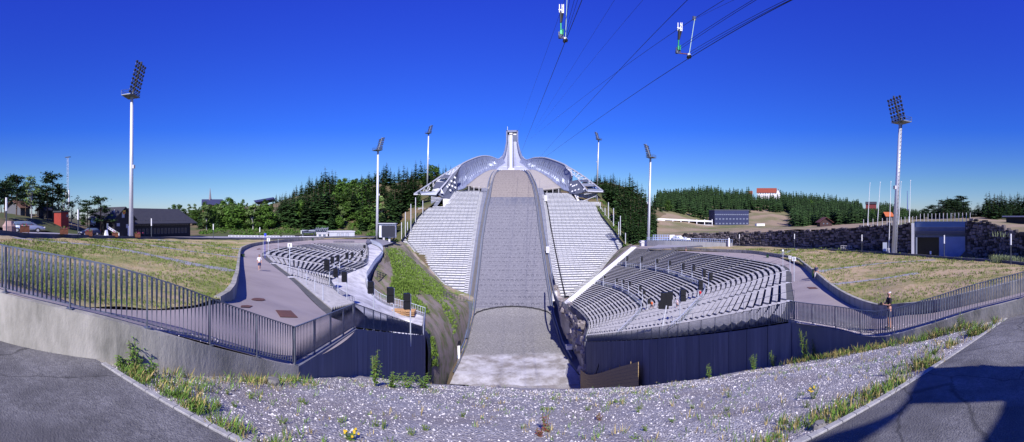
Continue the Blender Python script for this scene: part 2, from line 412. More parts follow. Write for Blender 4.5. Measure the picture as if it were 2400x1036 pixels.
# road (one sheet from behind the camera up to the kerb)
rows = []
for i in range(24):
    u = i/23; rows.append([Vector((x, -40+(road_edge(x)+40)*u**.5, gz(x, -40+(road_edge(x)+40)*u**.5)+.012*noise.noise(Vector((x*.7, u*9, 0))))) for x in fr(-16, 40, 60)])
mb = MB().grid(rows); road = struct(mb.build('service_road', M_asph, None, True)); GROUND.append((mb.v, mb.f)); ALLPTS.extend(mb.v[::9])
rows = []
for i in range(150):
    u = i/149; yy = (u**2.2)*88; r_ = []
    for x in fr(-9.5, 17.2, 110):
        y = road_edge(x)+yy; r_.append(Vector((x, y, gz(x, y)-.02+(.10*noise.noise(Vector((x*.5, y*.5, 1)))+.035*noise.noise(Vector((x*2.3, y*2.3, 4))))*min(1, yy*1.2))))
    rows.append(r_)
mb = MB().grid(rows); struct(mb.build('gravel_bank', M_gravel, None, True)); GROUND.append((mb.v, mb.f)); ALLPTS.extend(mb.v[::29])
# concrete kerb between them
kp = [Vector((x, road_edge(x), gz(x, road_edge(x)))) for x in fr(-7.4, 16.4, 60)]
kb = MB()
for i in range(0, 59):
    a, b2 = kp[i], kp[i+1]; a2 = a.lerp(b2, .02); b3 = a.lerp(b2, .98)
    kb.strip([a2, b3], [(-.06, -.2), (-.055, .025), (-.045, .035), (.045, .035), (.055, .025), (.06, -.2)])
struct(kb.build('road_kerb', mat('kerb_concrete', (.36, .35, .34), .9, col2=(.24, .235, .23), scale=4, bump=.4, bscale=30)))

# ---- landing slope and outrun
PROF = [(905, 86), (880, 91), (850, 100), (808, 114), (780, 124), (741, 141), (720, 148), (690, 157), (660, 166), (630, 175), (600, 184), (570, 193.5), (540, 203), (520, 210), (500, 217), (480, 224.5), (465, 231), (445, 241), (430, 250), (418, 260), (408, 271), (402, 281), (399.5, 288), (398, 296)]
LX = [(398, 1177), (399.5, 1172), (402, 1167.5), (405, 1164), (410, 1161), (420, 1157.5), (431, 1155), (460, 1150.5), (491, 1143.5), (560, 1133), (600, 1129), (684, 1119.5), (741, 1112), (808, 1096), (851, 1079), (905, 1052)]
RX = [(398, 1218), (399.5, 1224), (402, 1229), (405, 1232), (412, 1236.5), (434, 1246), (460, 1252), (491, 1257), (540, 1262.5), (600, 1271), (674, 1282), (741, 1292), (808, 1311), (856, 1335), (905, 1372)]
def zy(y): r = interp([(a, b) for a, b in reversed(PROF)], y); return r, -(y-HY)/F*r
rows = []
ys = [905-(905-398)*i/150 for i in range(151)]
for y in ys:
    r, z = zy(y); xl, xr = interp(LX, y), interp(RX, y)
    row = []
    for i in range(21):
        px = xl+(xr-xl)*i/20; t = (px-CX)/F; row.append(Vector((r*tan(t), r, z+(.12*noise.noise(Vector((px*.03, r*.2, 0))) if y > 741 else 0))))
    rows.append(row)
mb = MB().grid(rows); slope = struct(mb.build('landing_slope', M_slope, None, True)); GROUND.append((mb.v, mb.f)); ALLPTS.extend(mb.v[::7])
def side(tab, off, y):     # a point beside the slope, off metres outwards (negative = left side)
    r, z = zy(y); t = (interp(tab, y)-CX)/F; return Vector((r*tan(t)+off, r, z))
ys2 = [851-(851-402)*i/70 for i in range(71)]

# ---- paths, lawns and banks
PLi = [(0, 683, 10.3), (150, 721, 9.3), (255, 746, 9.05), (440, 792, 9.5), (560, 824, 10.6), (700, 853, 12.6), (835, 768, 19.7), (772, 741, 22.6), (682, 656, 37.5), (641, 624, 50), (615, 602, 64), (615, 593, 72), (626, 588, 79), (653, 581, 88), (703, 574, 100), (753, 570, 109), (857, 569, 117)]
PLo = [(0, 663, 11.7), (144, 703, 10.9), (191, 719, 11.2), (383, 727, 12.3), (450, 722, 13.3), (517, 710, 16), (548, 703, 18.5), (556, 675, 24), (560, 655, 29.7), (562, 620, 45), (565, 593, 65), (572, 586, 73), (596, 577, 86), (643, 570, 101), (706, 565, 115), (760, 561, 124), (860, 561, 132)]
ext = lambda L, p: [p]+L
struct(loft('left_path', [ext(PLi, (-70, 668, 12)), ext(PLo, (-70, 650, 14))], 160, 8, M_path, straight=True))
PRi = [(2400, 698, 17.7), (2280, 729, 17.5), (2170, 763, 17.7), (2058, 789, 18.3), (1960, 770, 20.5), (1858, 753, 23.5), (1862, 712, 34), (1856, 670, 45), (1849, 630, 62), (1818, 618, 74), (1760, 608, 84), (1679, 597, 101), (1606, 590, 115), (1573, 587, 121), (1492, 582, 133)]
PRo = [(2400, 684, 20), (2280, 713, 20), (2183, 734, 20.6), (2110, 739, 21.7), (2054, 738, 25), (1984, 709, 31.8), (1941, 679, 39), (1922, 662, 43.5), (1880, 624, 66), (1860, 611, 78), (1800, 600, 93), (1750, 594, 101), (1640, 589, 114), (1573, 585, 124), (1500, 579, 138)]
struct(loft('right_path', [ext(PRi, (2480, 670, 18)), ext(PRo, (2480, 655, 21))], 160, 8, M_path, straight=True))
FA = [(-80, 648, 14), (0, 661, 11.8), (144, 702, 11), (260, 719, 11.7), (383, 725, 12.4), (517, 700, 16.2), (546, 688, 18.8), (555, 650, 26), (558, 605, 48), (563, 586, 66), (596, 571, 88), (643, 566, 103), (706, 562, 117), (860, 558, 135)]
FB = [(-80, 545, 38), (0, 550, 45), (60, 556, 50), (120, 557, 56), (183, 558, 62), (260, 559, 74), (355, 560, 90), (430, 561, 100), (500, 562, 110), (560, 562, 118), (640, 562, 127), (706, 560, 134), (800, 557.5, 142), (880, 557, 150)]
fieldL = struct(loft('left_lawn', [FA, FB], 120, 60, M_grass, rough=.18, rs=.25, straight=True))
RA = [(2490, 650, 21.5), (2400, 681, 20.3), (2280, 710, 20.2), (2183, 731, 20.8), (2110, 730, 22), (2054, 724, 25.4), (2019, 710, 28.5), (1984, 694, 32.3), (1956, 676, 36.8), (1932, 650, 44), (1906, 633, 54), (1880, 621, 67), (1860, 608, 79), (1820, 600, 91), (1750, 593, 102), (1640, 588, 113), (1560, 585, 122)]
RB = [(2490, 637, 45), (2400, 622, 56), (2330, 615, 62), (2208, 606, 76), (2140, 600, 84), (2060, 595, 95), (2021, 592, 103), (1960, 588, 112), (1900, 584, 122), (1860, 582, 130), (1800, 579, 140), (1750, 577, 147), (1715, 576, 153), (1660, 578, 150), (1600, 582, 140), (1560, 584, 130), (1520, 585, 125)]
fieldR = struct(loft('right_lawn', [RA, RB], 130, 60, M_grassR, rough=.2, rs=.25, straight=True))
# roads beyond the lawns
RC = [(2490, 630, 58), (2400, 612, 72), (2330, 606, 80), (2262, 603, 86), (2180, 602, 92), (2140, 598, 96), (2090, 593, 101), (2000, 586, 116), (1940, 583, 125), (1900, 581, 132), (1850, 578, 142), (1790, 575, 152), (1720, 572.5, 162), (1680, 571, 168), (1640, 569, 173), (1600, 568, 178), (1560, 568, 180)]
RBh = [(a, b-3.5, c+.3) for a, b, c in RB]
struct(loft('right_road', [RBh, RC], 120, 4, M_trail, straight=True))
FBh = [(a, b-3.0, c+.5) for a, b, c in FB]
FC = [(-80, 530, 56), (0, 540, 62), (60, 543, 68), (120, 545, 76), (183, 549, 84), (260, 552, 100), (355, 554, 116), (430, 554, 124), (500, 554, 138), (560, 554, 148), (640, 553.5, 158), (706, 553, 163), (800, 552, 168), (880, 554, 172)]
struct(loft('left_road', [FBh, FC], 100, 4, M_trail, straight=True))
H2 = [(-80, 505, 80), (0, 512, 82), (60, 515, 86), (120, 520, 92), (183, 530, 110), (260, 537, 150), (355, 547, 165), (430, 549, 170), (500, 548, 175), (560, 548, 180), (640, 545, 182), (706, 540, 185), (800, 538, 190), (900, 545, 192)]
H3 = [(-80, 500, 120), (0, 502, 115), (60, 504, 120), (120, 508, 130), (183, 520, 160), (260, 522, 210), (355, 530, 230), (430, 525, 240), (500, 510, 245), (560, 500, 245), (640, 490, 245), (706, 480, 245), (800, 468, 245), (900, 462, 248)]
H4 = [(-80, 498, 170), (0, 500, 180), (60, 502, 190), (120, 506, 200), (183, 514, 240), (260, 515, 280), (355, 508, 320), (430, 500, 330), (500, 492, 330), (560, 488, 330), (640, 478, 325), (706, 458, 320), (800, 445, 320), (900, 430, 320)]
H5 = [(-80, 512, 600), (0, 512, 600), (60, 512, 600), (120, 512, 600), (183, 512, 600), (260, 512, 620), (355, 512, 620), (430, 512, 600), (500, 510, 600), (560, 508, 600), (640, 505, 600), (706, 500, 600), (800, 495, 600), (900, 490, 600)]
hillL = struct(loft('left_hill', [FC, H2, H3, H4, H5], 120, 60, M_hill, rough=.8, rs=.06))
# hill behind and beside the jump
J1 = [(880, 554, 172), (925, 572, 186), (937, 562, 196), (960, 530, 206), (981, 500, 217), (1000, 484, 224), (1040, 455, 238), (1078, 447, 242)]
J0 = [(880, 551, 195), (905, 551, 198), (922, 548, 206), (945, 515, 217), (965, 487, 230), (985, 470, 240), (1025, 450, 256), (1070, 440, 262)]
J3 = [(890, 480, 245), (915, 478, 250), (935, 470, 258), (955, 450, 265), (975, 440, 275), (1000, 430, 285), (1040, 425, 300), (1080, 420, 320)]
J4 = [(890, 432, 320), (915, 428, 325), (940, 424, 330), (965, 420, 335), (985, 418, 340), (1010, 420, 350), (1050, 422, 360), (1090, 430, 380)]
struct(loft('jump_hill', [J1, J0, J3, J4, [(a, b+60, 600) for a, b, c in J4]], 60, 40, M_hill, rough=.6, rs=.06, dz=-1.3))
K1 = [(1330, 452, 240), (1388, 471, 231), (1411, 500, 217), (1440, 535, 205), (1472, 572, 192), (1500, 574, 182), (1520, 574, 176), (1560, 570, 180), (1600, 568, 180)]
K0 = [(1345, 442, 262), (1400, 452, 245), (1425, 485, 232), (1455, 520, 220), (1482, 552, 205), (1505, 566, 190), (1530, 566, 186), (1560, 562, 190), (1600, 558, 195)]
K3 = [(1330, 425, 300), (1420, 440, 290), (1445, 455, 270), (1475, 480, 260), (1495, 505, 250), (1520, 530, 240), (1540, 533, 240), (1570, 535, 250), (1600, 535, 255)]
K4 = [(1320, 430, 380), (1420, 425, 340), (1445, 430, 330), (1475, 440, 330), (1500, 455, 330), (1525, 480, 320), (1545, 490, 310), (1575, 500, 320), (1600, 505, 330)]
struct(loft('jump_hill', [K1, K0, K3, K4, [(a, b+50, 600) for a, b, c in K4]], 60, 40, M_hill, rough=.6, rs=.06, dz=-1.3))
S0 = [(1540, 568, 180), (1600, 552, 185), (1660, 547, 178), (1720, 545, 168), (1790, 543, 158), (1850, 541, 148), (1940, 537, 130), (2000, 534, 121), (2090, 527, 106), (2140, 524, 101), (2200, 520, 100), (2262, 519, 96), (2320, 530, 86), (2400, 545, 78), (2490, 545, 70)]
S1 = [(1540, 545, 215), (1600, 540, 225), (1660, 541, 225), (1720, 540, 220), (1790, 538, 212), (1850, 536, 200), (1940, 533, 180), (2000, 530, 165), (2090, 522, 140), (2140, 518, 130), (2200, 515, 125), (2262, 514, 120), (2320, 518, 112), (2400, 522, 110), (2490, 525, 100)]
S2 = [(1540, 520, 255), (1600, 523, 262), (1660, 528, 275), (1720, 527, 280), (1790, 527, 290), (1850, 528, 285), (1940, 529, 260), (2000, 526, 240), (2090, 520, 210), (2140, 516, 190), (2200, 513, 175), (2262, 512, 165), (2320, 512, 155), (2400, 512, 150), (2490, 512, 140)]
S3 = [(1540, 492, 310), (1600, 500, 325), (1660, 508, 345), (1720, 506, 355), (1790, 501, 360), (1850, 505, 360), (1940, 514, 350), (2000, 517, 340), (2090, 514, 310), (2140, 511, 280), (2200, 510, 240), (2262, 509, 225), (2320, 508, 210), (2400, 507, 200), (2490, 507, 190)]
S4 = [(1540, 475, 420), (1600, 470, 440), (1660, 464, 470), (1720, 466, 480), (1790, 470, 490), (1850, 474, 490), (1940, 484, 490), (2000, 490, 480), (2090, 497, 460), (2140, 504, 400), (2200, 506, 330), (2262, 505, 300), (2320, 503, 280), (2400, 502, 270), (2490, 502, 260)]
S5 = [(a, 512, 900) for a, b, c in S4]
M_slopeR = mat('right_hillside_turf', (.20, .165, .085), .95, col2=(.10, .13, .035), scale=.12, col3=(.28, .21, .14), scale3=.03, bump=1, bscale=1, contrast=.2)
hillR = struct(loft('right_hill', [S0, S1, S2, S3, S4, S5], 140, 70, M_slopeR, rough=.7, rs=.05))

# ---- terrace walk below the left stand
SLI = [(979, 787, 55), (900, 772, 57), (830, 716, 54.6), (792, 693, 59.5), (774, 670, 65.7), (772, 655, 70.8), (785, 646, 73.5), (817, 634, 78.5), (855, 617, 87.5), (864, 601, 99), (864, 582, 112), (860, 573, 122)]
TO = [(997, 742, 65.9), (955, 728, 67), (901, 712, 68), (868, 686, 72), (861, 668, 75.5), (861, 655, 78.5), (868, 643, 82), (880, 623, 89), (895, 605, 100), (898, 592, 110), (889, 580, 124), (869, 571, 137)]
struct(loft('terrace_walk', [SLI, TO], 90, 8, mat('pale_paving', (.46, .45, .45), .85, col2=(.33, .32, .33), scale=.8, col3=(.62, .61, .62), scale3=.3, bump=.1), straight=True))
# ---- left embankment between terrace and slope
Ea = [(869, 571, 139), (889, 579, 126), (899, 592, 111), (897, 607, 100), (882, 628, 89), (872, 660, 80), (872, 692, 74), (903, 722, 70), (955, 742, 69), (998, 790, 67.5), (1003, 880, 66), (1004, 930, 66)]
Eb = [(905, 566, 165), (918, 578, 155), (935, 592, 140), (950, 612, 128), (968, 638, 116), (985, 662, 107), (1000, 688, 101), (1018, 716, 96), (1036, 760, 90), (1047, 815, 85), (1040, 880, 80), (1040, 920, 80)]
Ec = [(932, 568, 186), (940, 566, 193), (951, 574, 188), (975, 603, 180), (1005, 634, 171), (1035, 665, 162), (1073, 699, 152), (1098, 712, 147), (1103, 741, 140), (1090, 790, 120), (1070, 851, 100), (1045, 905, 86)]
Ed = [(a+8, b+2, c) for a, b, c in Ec[:6]]+[(1110, 697, 155), (1109, 715, 149), (1111, 741, 141), (1097, 800, 116), (1078, 851, 100), (1052, 905, 86)]
struct(loft('left_bank', [Ea, Eb, Ec, Ed], 100, 50, mat('bank', (.22, .165, .12), .95, col2=(.10, .16, .025), scale=.5, col3=(.28, .23, .19), scale3=.22, bump=2, bscale=3, contrast=.2), rough=.5, rs=.2))
Eg = [[Ea[i] for i in (1, 2, 3, 4, 5)]]
# bright turf band beside the white seats
T0 = [(903, 582, 125), (905, 600, 105), (900, 625, 96), (905, 645, 92)]
T1 = [(925, 584, 150), (940, 605, 134), (955, 632, 120), (975, 655, 112)]
T2 = [(946, 578, 184), (968, 601, 180), (1000, 634, 168), (1040, 672, 158)]
turf = loft('turf_slope', [T0, T1, T2], 40, 30, M_green, rough=.35, rs=.2, dz=.25); struct(turf)
# ---- right: rocky drop between outrun and stand, and dry strip beside the white seats
Ra = [(1275, 640, 172), (1282, 675, 162), (1292, 741, 141), (1301, 775, 126), (1311, 808, 114), (1335, 856, 99), (1350, 880, 92), (1368, 903, 86)]
Rm = [(1290, 645, 168), (1299, 684, 158), (1306, 722, 140), (1320, 757, 122), (1336, 797, 107), (1352, 838, 94), (1361, 872, 87), (1372, 905, 80)]
Rc = [(1300, 655, 160), (1308, 697, 150), (1316, 712, 108), (1340, 733, 98), (1372, 766, 88), (1378, 800, 78), (1378, 850, 76), (1376, 900, 74)]
Ra = [side(RX, 3.3, y) for y in (640, 675, 741, 775, 808, 856, 880, 903)]; Rc = [P(*q) for q in Rc]
Rm = [a.lerp(c, .5)+V0 for a, c in zip(Ra, Rc) for V0 in (Vector((0, 0, -.38*(c.z-a.z))),)]
rk = loft('rock_cutting', [Ra, Rm, Rc], 60, 30, M_rock, rough=1.1, rs=.35, smooth=False); struct(rk)
Q0 = [(1304, 697, 153), (1330, 697, 152), (1387, 657, 168), (1451, 585, 190), (1478, 572, 194)]
Q1 = [(1318, 712, 109), (1340, 712, 108), (1400, 661, 120), (1480, 590, 134), (1505, 579, 140)]
struct(loft('dry_strip', [Q0, Q1], 50, 12, M_dirt, rough=.3, rs=.2))
# ground behind right stand up to the hill
struct(loft('back_apron', [[(1478, 574, 192), (1500, 575, 184), (1560, 571, 180), (1600, 569, 178)], [(1492, 581, 134), (1510, 581, 132), (1560, 583, 128), (1600, 583, 138)]], 20, 10, M_path))
struct(loft('back_apron', [[(857, 569, 117), (862, 571, 122), (872, 572, 135), (893, 577, 128)], [(860, 560, 134), (870, 560, 145), (900, 562, 165), (932, 566, 186)]], 20, 10, mat('grey_gravel_apron', (.25, .24, .27), .9, col2=(.2, .2, .22), scale=1)))
# gravel trails draped over the lawns
def ribbon(name, ctr, wd, m, dz=.05, n=60):
    pts = []
    for q in cr([Vector((a, b, 0)) for a, b in ctr], n):
        h = hit(q.x, q.y)
        if h is not None: pts.append(h.copy())
    vs = []
    rows = []
    for i, p in enumerate(pts):
        d = (pts[min(i+1, len(pts)-1)]-pts[max(i-1, 0)]); d = Vector((d.x, d.y, 0)).normalized(); rt = Vector((d.y, -d.x, 0)); ww = wd*(.9+.25*noise.noise(Vector((i*.3, wd, 0))))/2
        row = []
        for s in (-1, -.3, .3, 1):
            q = p+rt*ww*s; z = zat(q.x, q.y, 5); row.append(Vector((q.x, q.y, (z if z is not None and abs(z-p.z) < 1 else p.z)+dz*(1 if abs(s) < .9 else .3))))
        rows.append(row)
    return struct(MB().grid(rows).build(name, m, None, True))
ribbon('gravel_trail', [(30, 557), (120, 566), (240, 577), (350, 597), (450, 618), (552, 636)], 1.9, M_trail)
ribbon('gravel_trail', [(210, 560), (330, 572), (440, 588), (558, 603)], 1.5, M_trail)
ribbon('gravel_trail', [(370, 562), (470, 573), (562, 584)], 1.5, M_trail)
ribbon('gravel_trail', [(1905, 638), (1960, 630), (2060, 618), (2190, 609)], 1.3, M_trail)
ribbon('gravel_trail', [(1950, 667), (2010, 660), (2090, 650), (2150, 640)], 1.1, M_trail)
ribbon('gravel_trail', [(1808, 600), (1840, 592), (1866, 583)], 1.6, M_trail)

# ================================================================ WALLS AND FENCES
def dens(pts, step):
    out = []
    for a, b in zip(pts, pts[1:]):
        n = max(1, int((b-a).length/step))
        for i in range(n): out.append(a.lerp(b, i/n))
    return out+[pts[-1]]
def wall(name, label, top, bot, th, m, cat='wall', parent=None, side=1, joints=0):
    """a wall below the polyline top (Vectors); bot(p) gives the bottom z; th = thickness to the right (side 1) or left"""
    mb = MB(); n = len(top); vs = []
    for i, p in enumerate(top):
        a = top[max(i-1, 0)]; b = top[min(i+1, n-1)]; d = Vector((b.x-a.x, b.y-a.y, 0)).normalized(); rt = Vector((d.y, -d.x, 0))*side*th; zb = bot(p)
        vs += [Vector((p.x, p.y, zb)), p, p+rt, Vector((p.x+rt.x, p.y+rt.y, zb))]
    fs = []
    for i in range(n-1):
        for k in range(4): k2 = (k+1) % 4; fs.append((4*i+k, 4*i+k2, 4*i+4+k2, 4*i+4+k))
    fs += [(0, 3, 2, 1), (4*n-4, 4*n-3, 4*n-2, 4*n-1)]
    mb.add(vs, fs); o = mb.build(name, m, parent)
    if label: tag(o, label, cat)
    return o
def off_line(pts, d):
    out = []
    for i, p in enumerate(pts):
        a = pts[max(i-1, 0)]; b = pts[min(i+1, len(pts)-1)]; t = Vector((b.x-a.x, b.y-a.y, 0)).normalized(); out.append(p+Vector((t.y, -t.x, 0))*d)
    return out
def seglen(pts):
    L = [0]
    for a, b in zip(pts, pts[1:]): L.append(L[-1]+(b-a).length)
    return L
def along(pts, L, s):
    i = min(max(bisect.bisect_right(L, s)-1, 0), len(pts)-2); return pts[i].lerp(pts[i+1], (s-L[i])/((L[i+1]-L[i]) or 1))
def bar_fence(label, pts, h=1.12, panel=1.95, step=.128, twist=True, wide=.062, foot=True, cat='fence'):
    """railing of twisted flat bars between posts"""
    t = thing('bar_fence', label, cat, pts[0]); L = seglen(pts); n = max(1, round(L[-1]/panel)); pl = L[-1]/n
    top = MB(); bot = MB(); U = Vector((0, 0, 1))
    tp = [along(pts, L, min(L[-1], i*pl/2)) for i in range(2*n+1)]
    top.strip([p+U*h for p in tp], [(-.03, 0), (-.03, .03), (.03, .03), (.03, 0)]); top.build('top_rail', M_steel, t)
    bot.strip([p+U*.10 for p in tp], [(-.02, 0), (-.02, .02), (.02, .02), (.02, 0)]); bot.build('bottom_rail', M_steel, t)
    for i in range(n+1):
        p = along(pts, L, min(i*pl, L[-1])); q = along(pts, L, max(0, min(i*pl+.1, L[-1]))); q0 = along(pts, L, max(0, i*pl-.1)); a = atan2(q.y-q0.y, q.x-q0.x)
        pb = MB().box(p+U*(h/2), (.03, .07, h), a)
        if foot: pb.box(p+U*.012, (.16, .16, .02), a)
        pb.build('post', M_steel, t)
        if i == n: break
        mb = MB(); k = int((pl-.06)/step); near = hypot(p.x, p.y) < 26
        for j in range(1, k+1):
            c = along(pts, L, i*pl+j*pl/(k+1)); c2 = along(pts, L, min(L[-1], i*pl+j*pl/(k+1)+.05)); a = atan2(c2.y-c.y, c2.x-c.x)
            if twist:
                seg = 5 if near else 2; vs = []
                for s in range(seg+1):
                    f = s/seg; an = a+(1-f)*1.35; z = .11+(h-.11)*f; d = Vector((cos(an), sin(an), 0))*wide/2; nn = Vector((-sin(an), cos(an), 0))*.004
                    vs += [c+d+nn+U*z, c-d+nn+U*z, c-d-nn+U*z, c+d-nn+U*z]
                fs = []
                for s in range(seg):
                    for e in range(4): e2 = (e+1) % 4; fs.append((4*s+e, 4*s+e2, 4*s+4+e2, 4*s+4+e))
                mb.add(vs, fs)
            else: mb.box(c+U*(h/2+.05), (.012, wide, h-.1), a)
        mb.build('bar_panel', M_steel, t)
    return t
def pipe_rail(label, pts, h=1.05, step=2.0, m=None, rails=3, r=.025, cat='railing', group=None, name='pipe_railing'):
    m = m or M_steel; t = thing(name, label, cat, pts[0], group); L = seglen(pts); n = max(1, round(L[-1]/step)); U = Vector((0, 0, 1))
    pp = [along(pts, L, i*L[-1]/n) for i in range(n+1)]
    for k in range(rails): MB().path([p+U*(h*(k+1)/rails) for p in pp], r, 4).build('rail', m, t)
    ups = [MB().tube(p, p+U*h, r*1.15, n=4) for p in sorted(pp, key=lambda q: q.length)]
    parts_of(ups, 'upright', 'uprights', m, t)
    return t
V = Vector
# left parapet with fence
wl = [P(-90, 668, 11.6), P(0, 687, 10.1), P(120, 718, 9.25), P(255, 750, 8.8), P(350, 774, 8.9), P(440, 797, 9.3), P(560, 829, 10.4), P(700, 859, 12.3)]
wl[0].z = -1.75
wing0, wing1 = V((-7.55, 17.9, -5.5)), V((-12.3, 53.7, -16.6))
# turn back along the wing: 700 -> 835
cor = P(700, 859, 12.3); wl2 = [cor, V((-7.4, 17.7, -5.45))]
wlc = cr(wl, 40)
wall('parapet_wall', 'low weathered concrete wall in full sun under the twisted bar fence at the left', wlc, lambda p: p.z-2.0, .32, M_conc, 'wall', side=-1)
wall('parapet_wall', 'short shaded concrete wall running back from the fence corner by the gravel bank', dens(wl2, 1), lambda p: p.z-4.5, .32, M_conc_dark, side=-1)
def panels(label, top, bot, name, m, w=2.4, th=.35, side=-1):
    t = thing(name, label, 'wall', top[0]); L = seglen(top); n = round(L[-1]/w)
    for i in range(n):
        a, b = along(top, L, i*L[-1]/n), along(top, L, (i+1)*L[-1]/n); d = (b-a).normalized()*.04
        wall('wall_panel', None, [a+d, b-d], bot, th, m, parent=t, side=side)
    back = [p+V((0, 0, -.05)) for p in off_line(top, side*(.1))]
    wall('joint_backing', None, [back[0], back[-1]], bot, .2, M_steel_d, parent=t, side=side)
    return t
wingtop = [V((-7.42, 17.75, -5.47)), wing1]
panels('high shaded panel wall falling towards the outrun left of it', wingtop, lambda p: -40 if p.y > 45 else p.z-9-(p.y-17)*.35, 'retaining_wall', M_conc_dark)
rw0, rw1 = V((15.25, 17.6, -6.25)), V((14.35, 74.9, -24.25))
rtop = [rw0, rw1]
panels('long shaded concrete panel wall below the right grandstand', rtop, lambda p: p.z-15, 'retaining_wall', M_conc_dark, side=1)
wr = [P(2490, 668, 17.9), P(2400, 699, 17.6), P(2280, 730, 17.4), P(2170, 764, 17.6), P(2058, 790, 18.2), P(1960, 772, 20.4), P(1860, 754, 23.4)]
wr.append(V((15.27, 17.9, -6.2)))
wr_d = dens(cr(wr, 24), 1.0)
wr_a = [p for p in wr_d if p.y < 9]; wr_b = [p for p in wr_d if p.y >= 9]; wr_a.append(wr_b[0])  # split where the wall turns shady; the far stretch takes the darkened concrete
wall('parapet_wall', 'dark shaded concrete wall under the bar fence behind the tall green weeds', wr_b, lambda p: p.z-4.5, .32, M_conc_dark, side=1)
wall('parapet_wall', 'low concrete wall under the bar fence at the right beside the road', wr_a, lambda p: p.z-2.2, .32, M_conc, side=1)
# fences on top
UP = V((0, 0, .0))
bar_fence('long twisted flat bar fence on the sunlit wall at the left', [p+V((0, 0, .002)) for p in off_line(wlc, -.16)], h=1.2)
bar_fence('short stretch of bar fence running back from the corner left of the bank', off_line(dens(wl2, 1), -.16), h=1.2)
bar_fence('bar fence stepping down on top of the high shaded panel wall at the left', off_line(dens(wingtop, 2), -.2), panel=2.4, step=.16, h=1.25)
bar_fence('bar fence on the low wall at the right where a man in black leans', off_line(wr_d, .16), h=1.15)
bar_fence('long bar fence falling along the dark panel wall of the right grandstand', off_line(dens(rtop, 2), .2), panel=2.4, step=.18, h=1.25)

# curved low walls between path and lawn
cl = [P(517, 709, 16.1), P(548, 701, 18.6), P(556, 673, 24.1), P(560, 653, 29.8), P(562, 619, 45.2), P(565, 592, 65.3), P(572, 585, 73.3), P(596, 576, 86.3), P(643, 569, 101.3), P(706, 564, 115.4), P(760, 560.5, 124.4)]
clt = [p+V((0, 0, .62 if i > 1 else .25+.2*i)) for i, p in enumerate(cr(cl, 70))]
wall('garden_wall', 'curved low concrete wall between the left lawn and the broad path', clt, lambda p: p.z-1.6, .28, M_conc, side=-1)
ctr = [P(2470, 664, 20.9), P(2400, 682, 20.2), P(2280, 711, 20.1), P(2183, 732, 20.7), P(2110, 737, 21.8), P(2054, 736, 25.1), P(1984, 707, 31.9), P(1941, 677, 39.1), P(1922, 660, 43.6), P(1880, 622, 66.1), P(1860, 609, 78.1), P(1800, 598, 93.2), P(1750, 592, 101.2), P(1640, 587, 114.2), P(1573, 584, 124.2)]
ctt = [p+V((0, 0, .62)) for p in cr(ctr, 100)]
wall('garden_wall', 'curved low concrete wall between the right lawn and the path', ctt, lambda p: p.z-1.5, .28, M_conc, side=1)
# dark edge walls along the far roads
fb = [P(*q)+V((0, 0, .55)) for q in FB]; fb[0].z -= .2
wall('road_edge_wall', 'long dark low wall along the far road behind the left lawn', cr(fb, 60), lambda p: p.z-1.2, .35, mat('edge_wall_dark', (.10, .105, .14), .8, col2=(.07, .075, .1), scale=.5), side=-1)
rb = [P(*q)+V((0, 0, .42)) for q in RB]
wall('road_edge_wall', 'long dark low wall along the far road behind the right lawn', cr(rb, 60), lambda p: p.z-1.2, .35, MATS['edge_wall_dark'], side=1)

# ================================================================ GRANDSTANDS (amphitheatre rows)
def stand(label, O, I, n, cat, skip=(), nseg=110, stairs=(), ppart='bench_row'):
    t = thing('grandstand', label, cat, O[len(O)//2]); Oc = lin(O, nseg) if 0 else cru(O, nseg); Ic = cru(I, nseg)
    rows = [[a.lerp(b, k/n) for a, b in zip(Oc, Ic)] for k in range(n+1)]
    base = MB()
    for k in range(n):
        A, B = rows[k], rows[k+1]
        a = [V((p.x, p.y, p.z)) for p in A]; b = [V((q.x, q.y, p.z)) for p, q in zip(A, B)]; c = list(B)
        base.grid([a, b]); base.grid([b, c])
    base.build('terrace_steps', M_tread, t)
    for k in range(n):
        if k in skip: continue
        A, B = rows[k], rows[k+1]; mb = MB(); run = []
        cuts = set()
        for s in stairs: cuts.add(int(s*(nseg-1)))
        def flush(r_):
            if len(r_) < 2: return
            vs = []
            for (p, q) in r_:
                d = V((q.x-p.x, q.y-p.y, 0)); ln = d.length or 1; d /= ln; z = p.z
                f0 = q-d*min(.18, ln*.2); f1 = q+d*min(.5, ln*.48)
                for (pt, zz) in ((f0, z+.01), (f0, z+.10), (f1, z+.10), (f1, z+.01)): vs.append(V((pt.x, pt.y, zz)))
            m_ = len(r_); fs = []
            for i in range(m_-1):
                for e in range(4): e2 = (e+1) % 4; fs.append((4*i+e, 4*i+e2, 4*i+4+e2, 4*i+4+e))
            fs += [(0, 3, 2, 1), (4*m_-4, 4*m_-3, 4*m_-2, 4*m_-1)]
            mb.add(vs, fs)
        for j in range(nseg):
            if j in cuts: flush(run); run = []
            else: run.append((A[j], B[j]))
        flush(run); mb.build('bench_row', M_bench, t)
    for s in stairs:
        j = int(s*(nseg-1)); mb = MB()
        for k in range(n):
            a, b = rows[k][j], rows[k+1][j]; d = V((b.x-a.x, b.y-a.y, 0)); ln = d.length; d /= ln; z = a.z; sd_ = V((d.y, -d.x, 0))
            c = b-d*min(.3, ln*.35); mb.box(V((c.x, c.y, (z+b.z)/2+.02)), (ln*.42, .95, .34), atan2(d.y, d.x)); mb.tube(V((a.x, a.y, a.z+.1)), V((b.x, b.y, b.z+.1)), .05, n=3)
        mb.build('stair_flight', M_conc_lt, t)
    return t, rows
OR = [(1858, 753, 23.5), (1862, 712, 34), (1856, 670, 45), (1849, 630, 62), (1818, 618, 74), (1760, 608, 84), (1679, 597, 101), (1606, 590, 115), (1573, 587, 121), (1492, 582, 133)]
OR = [P(*q)+V((0, 0, -.05)) for q in OR]
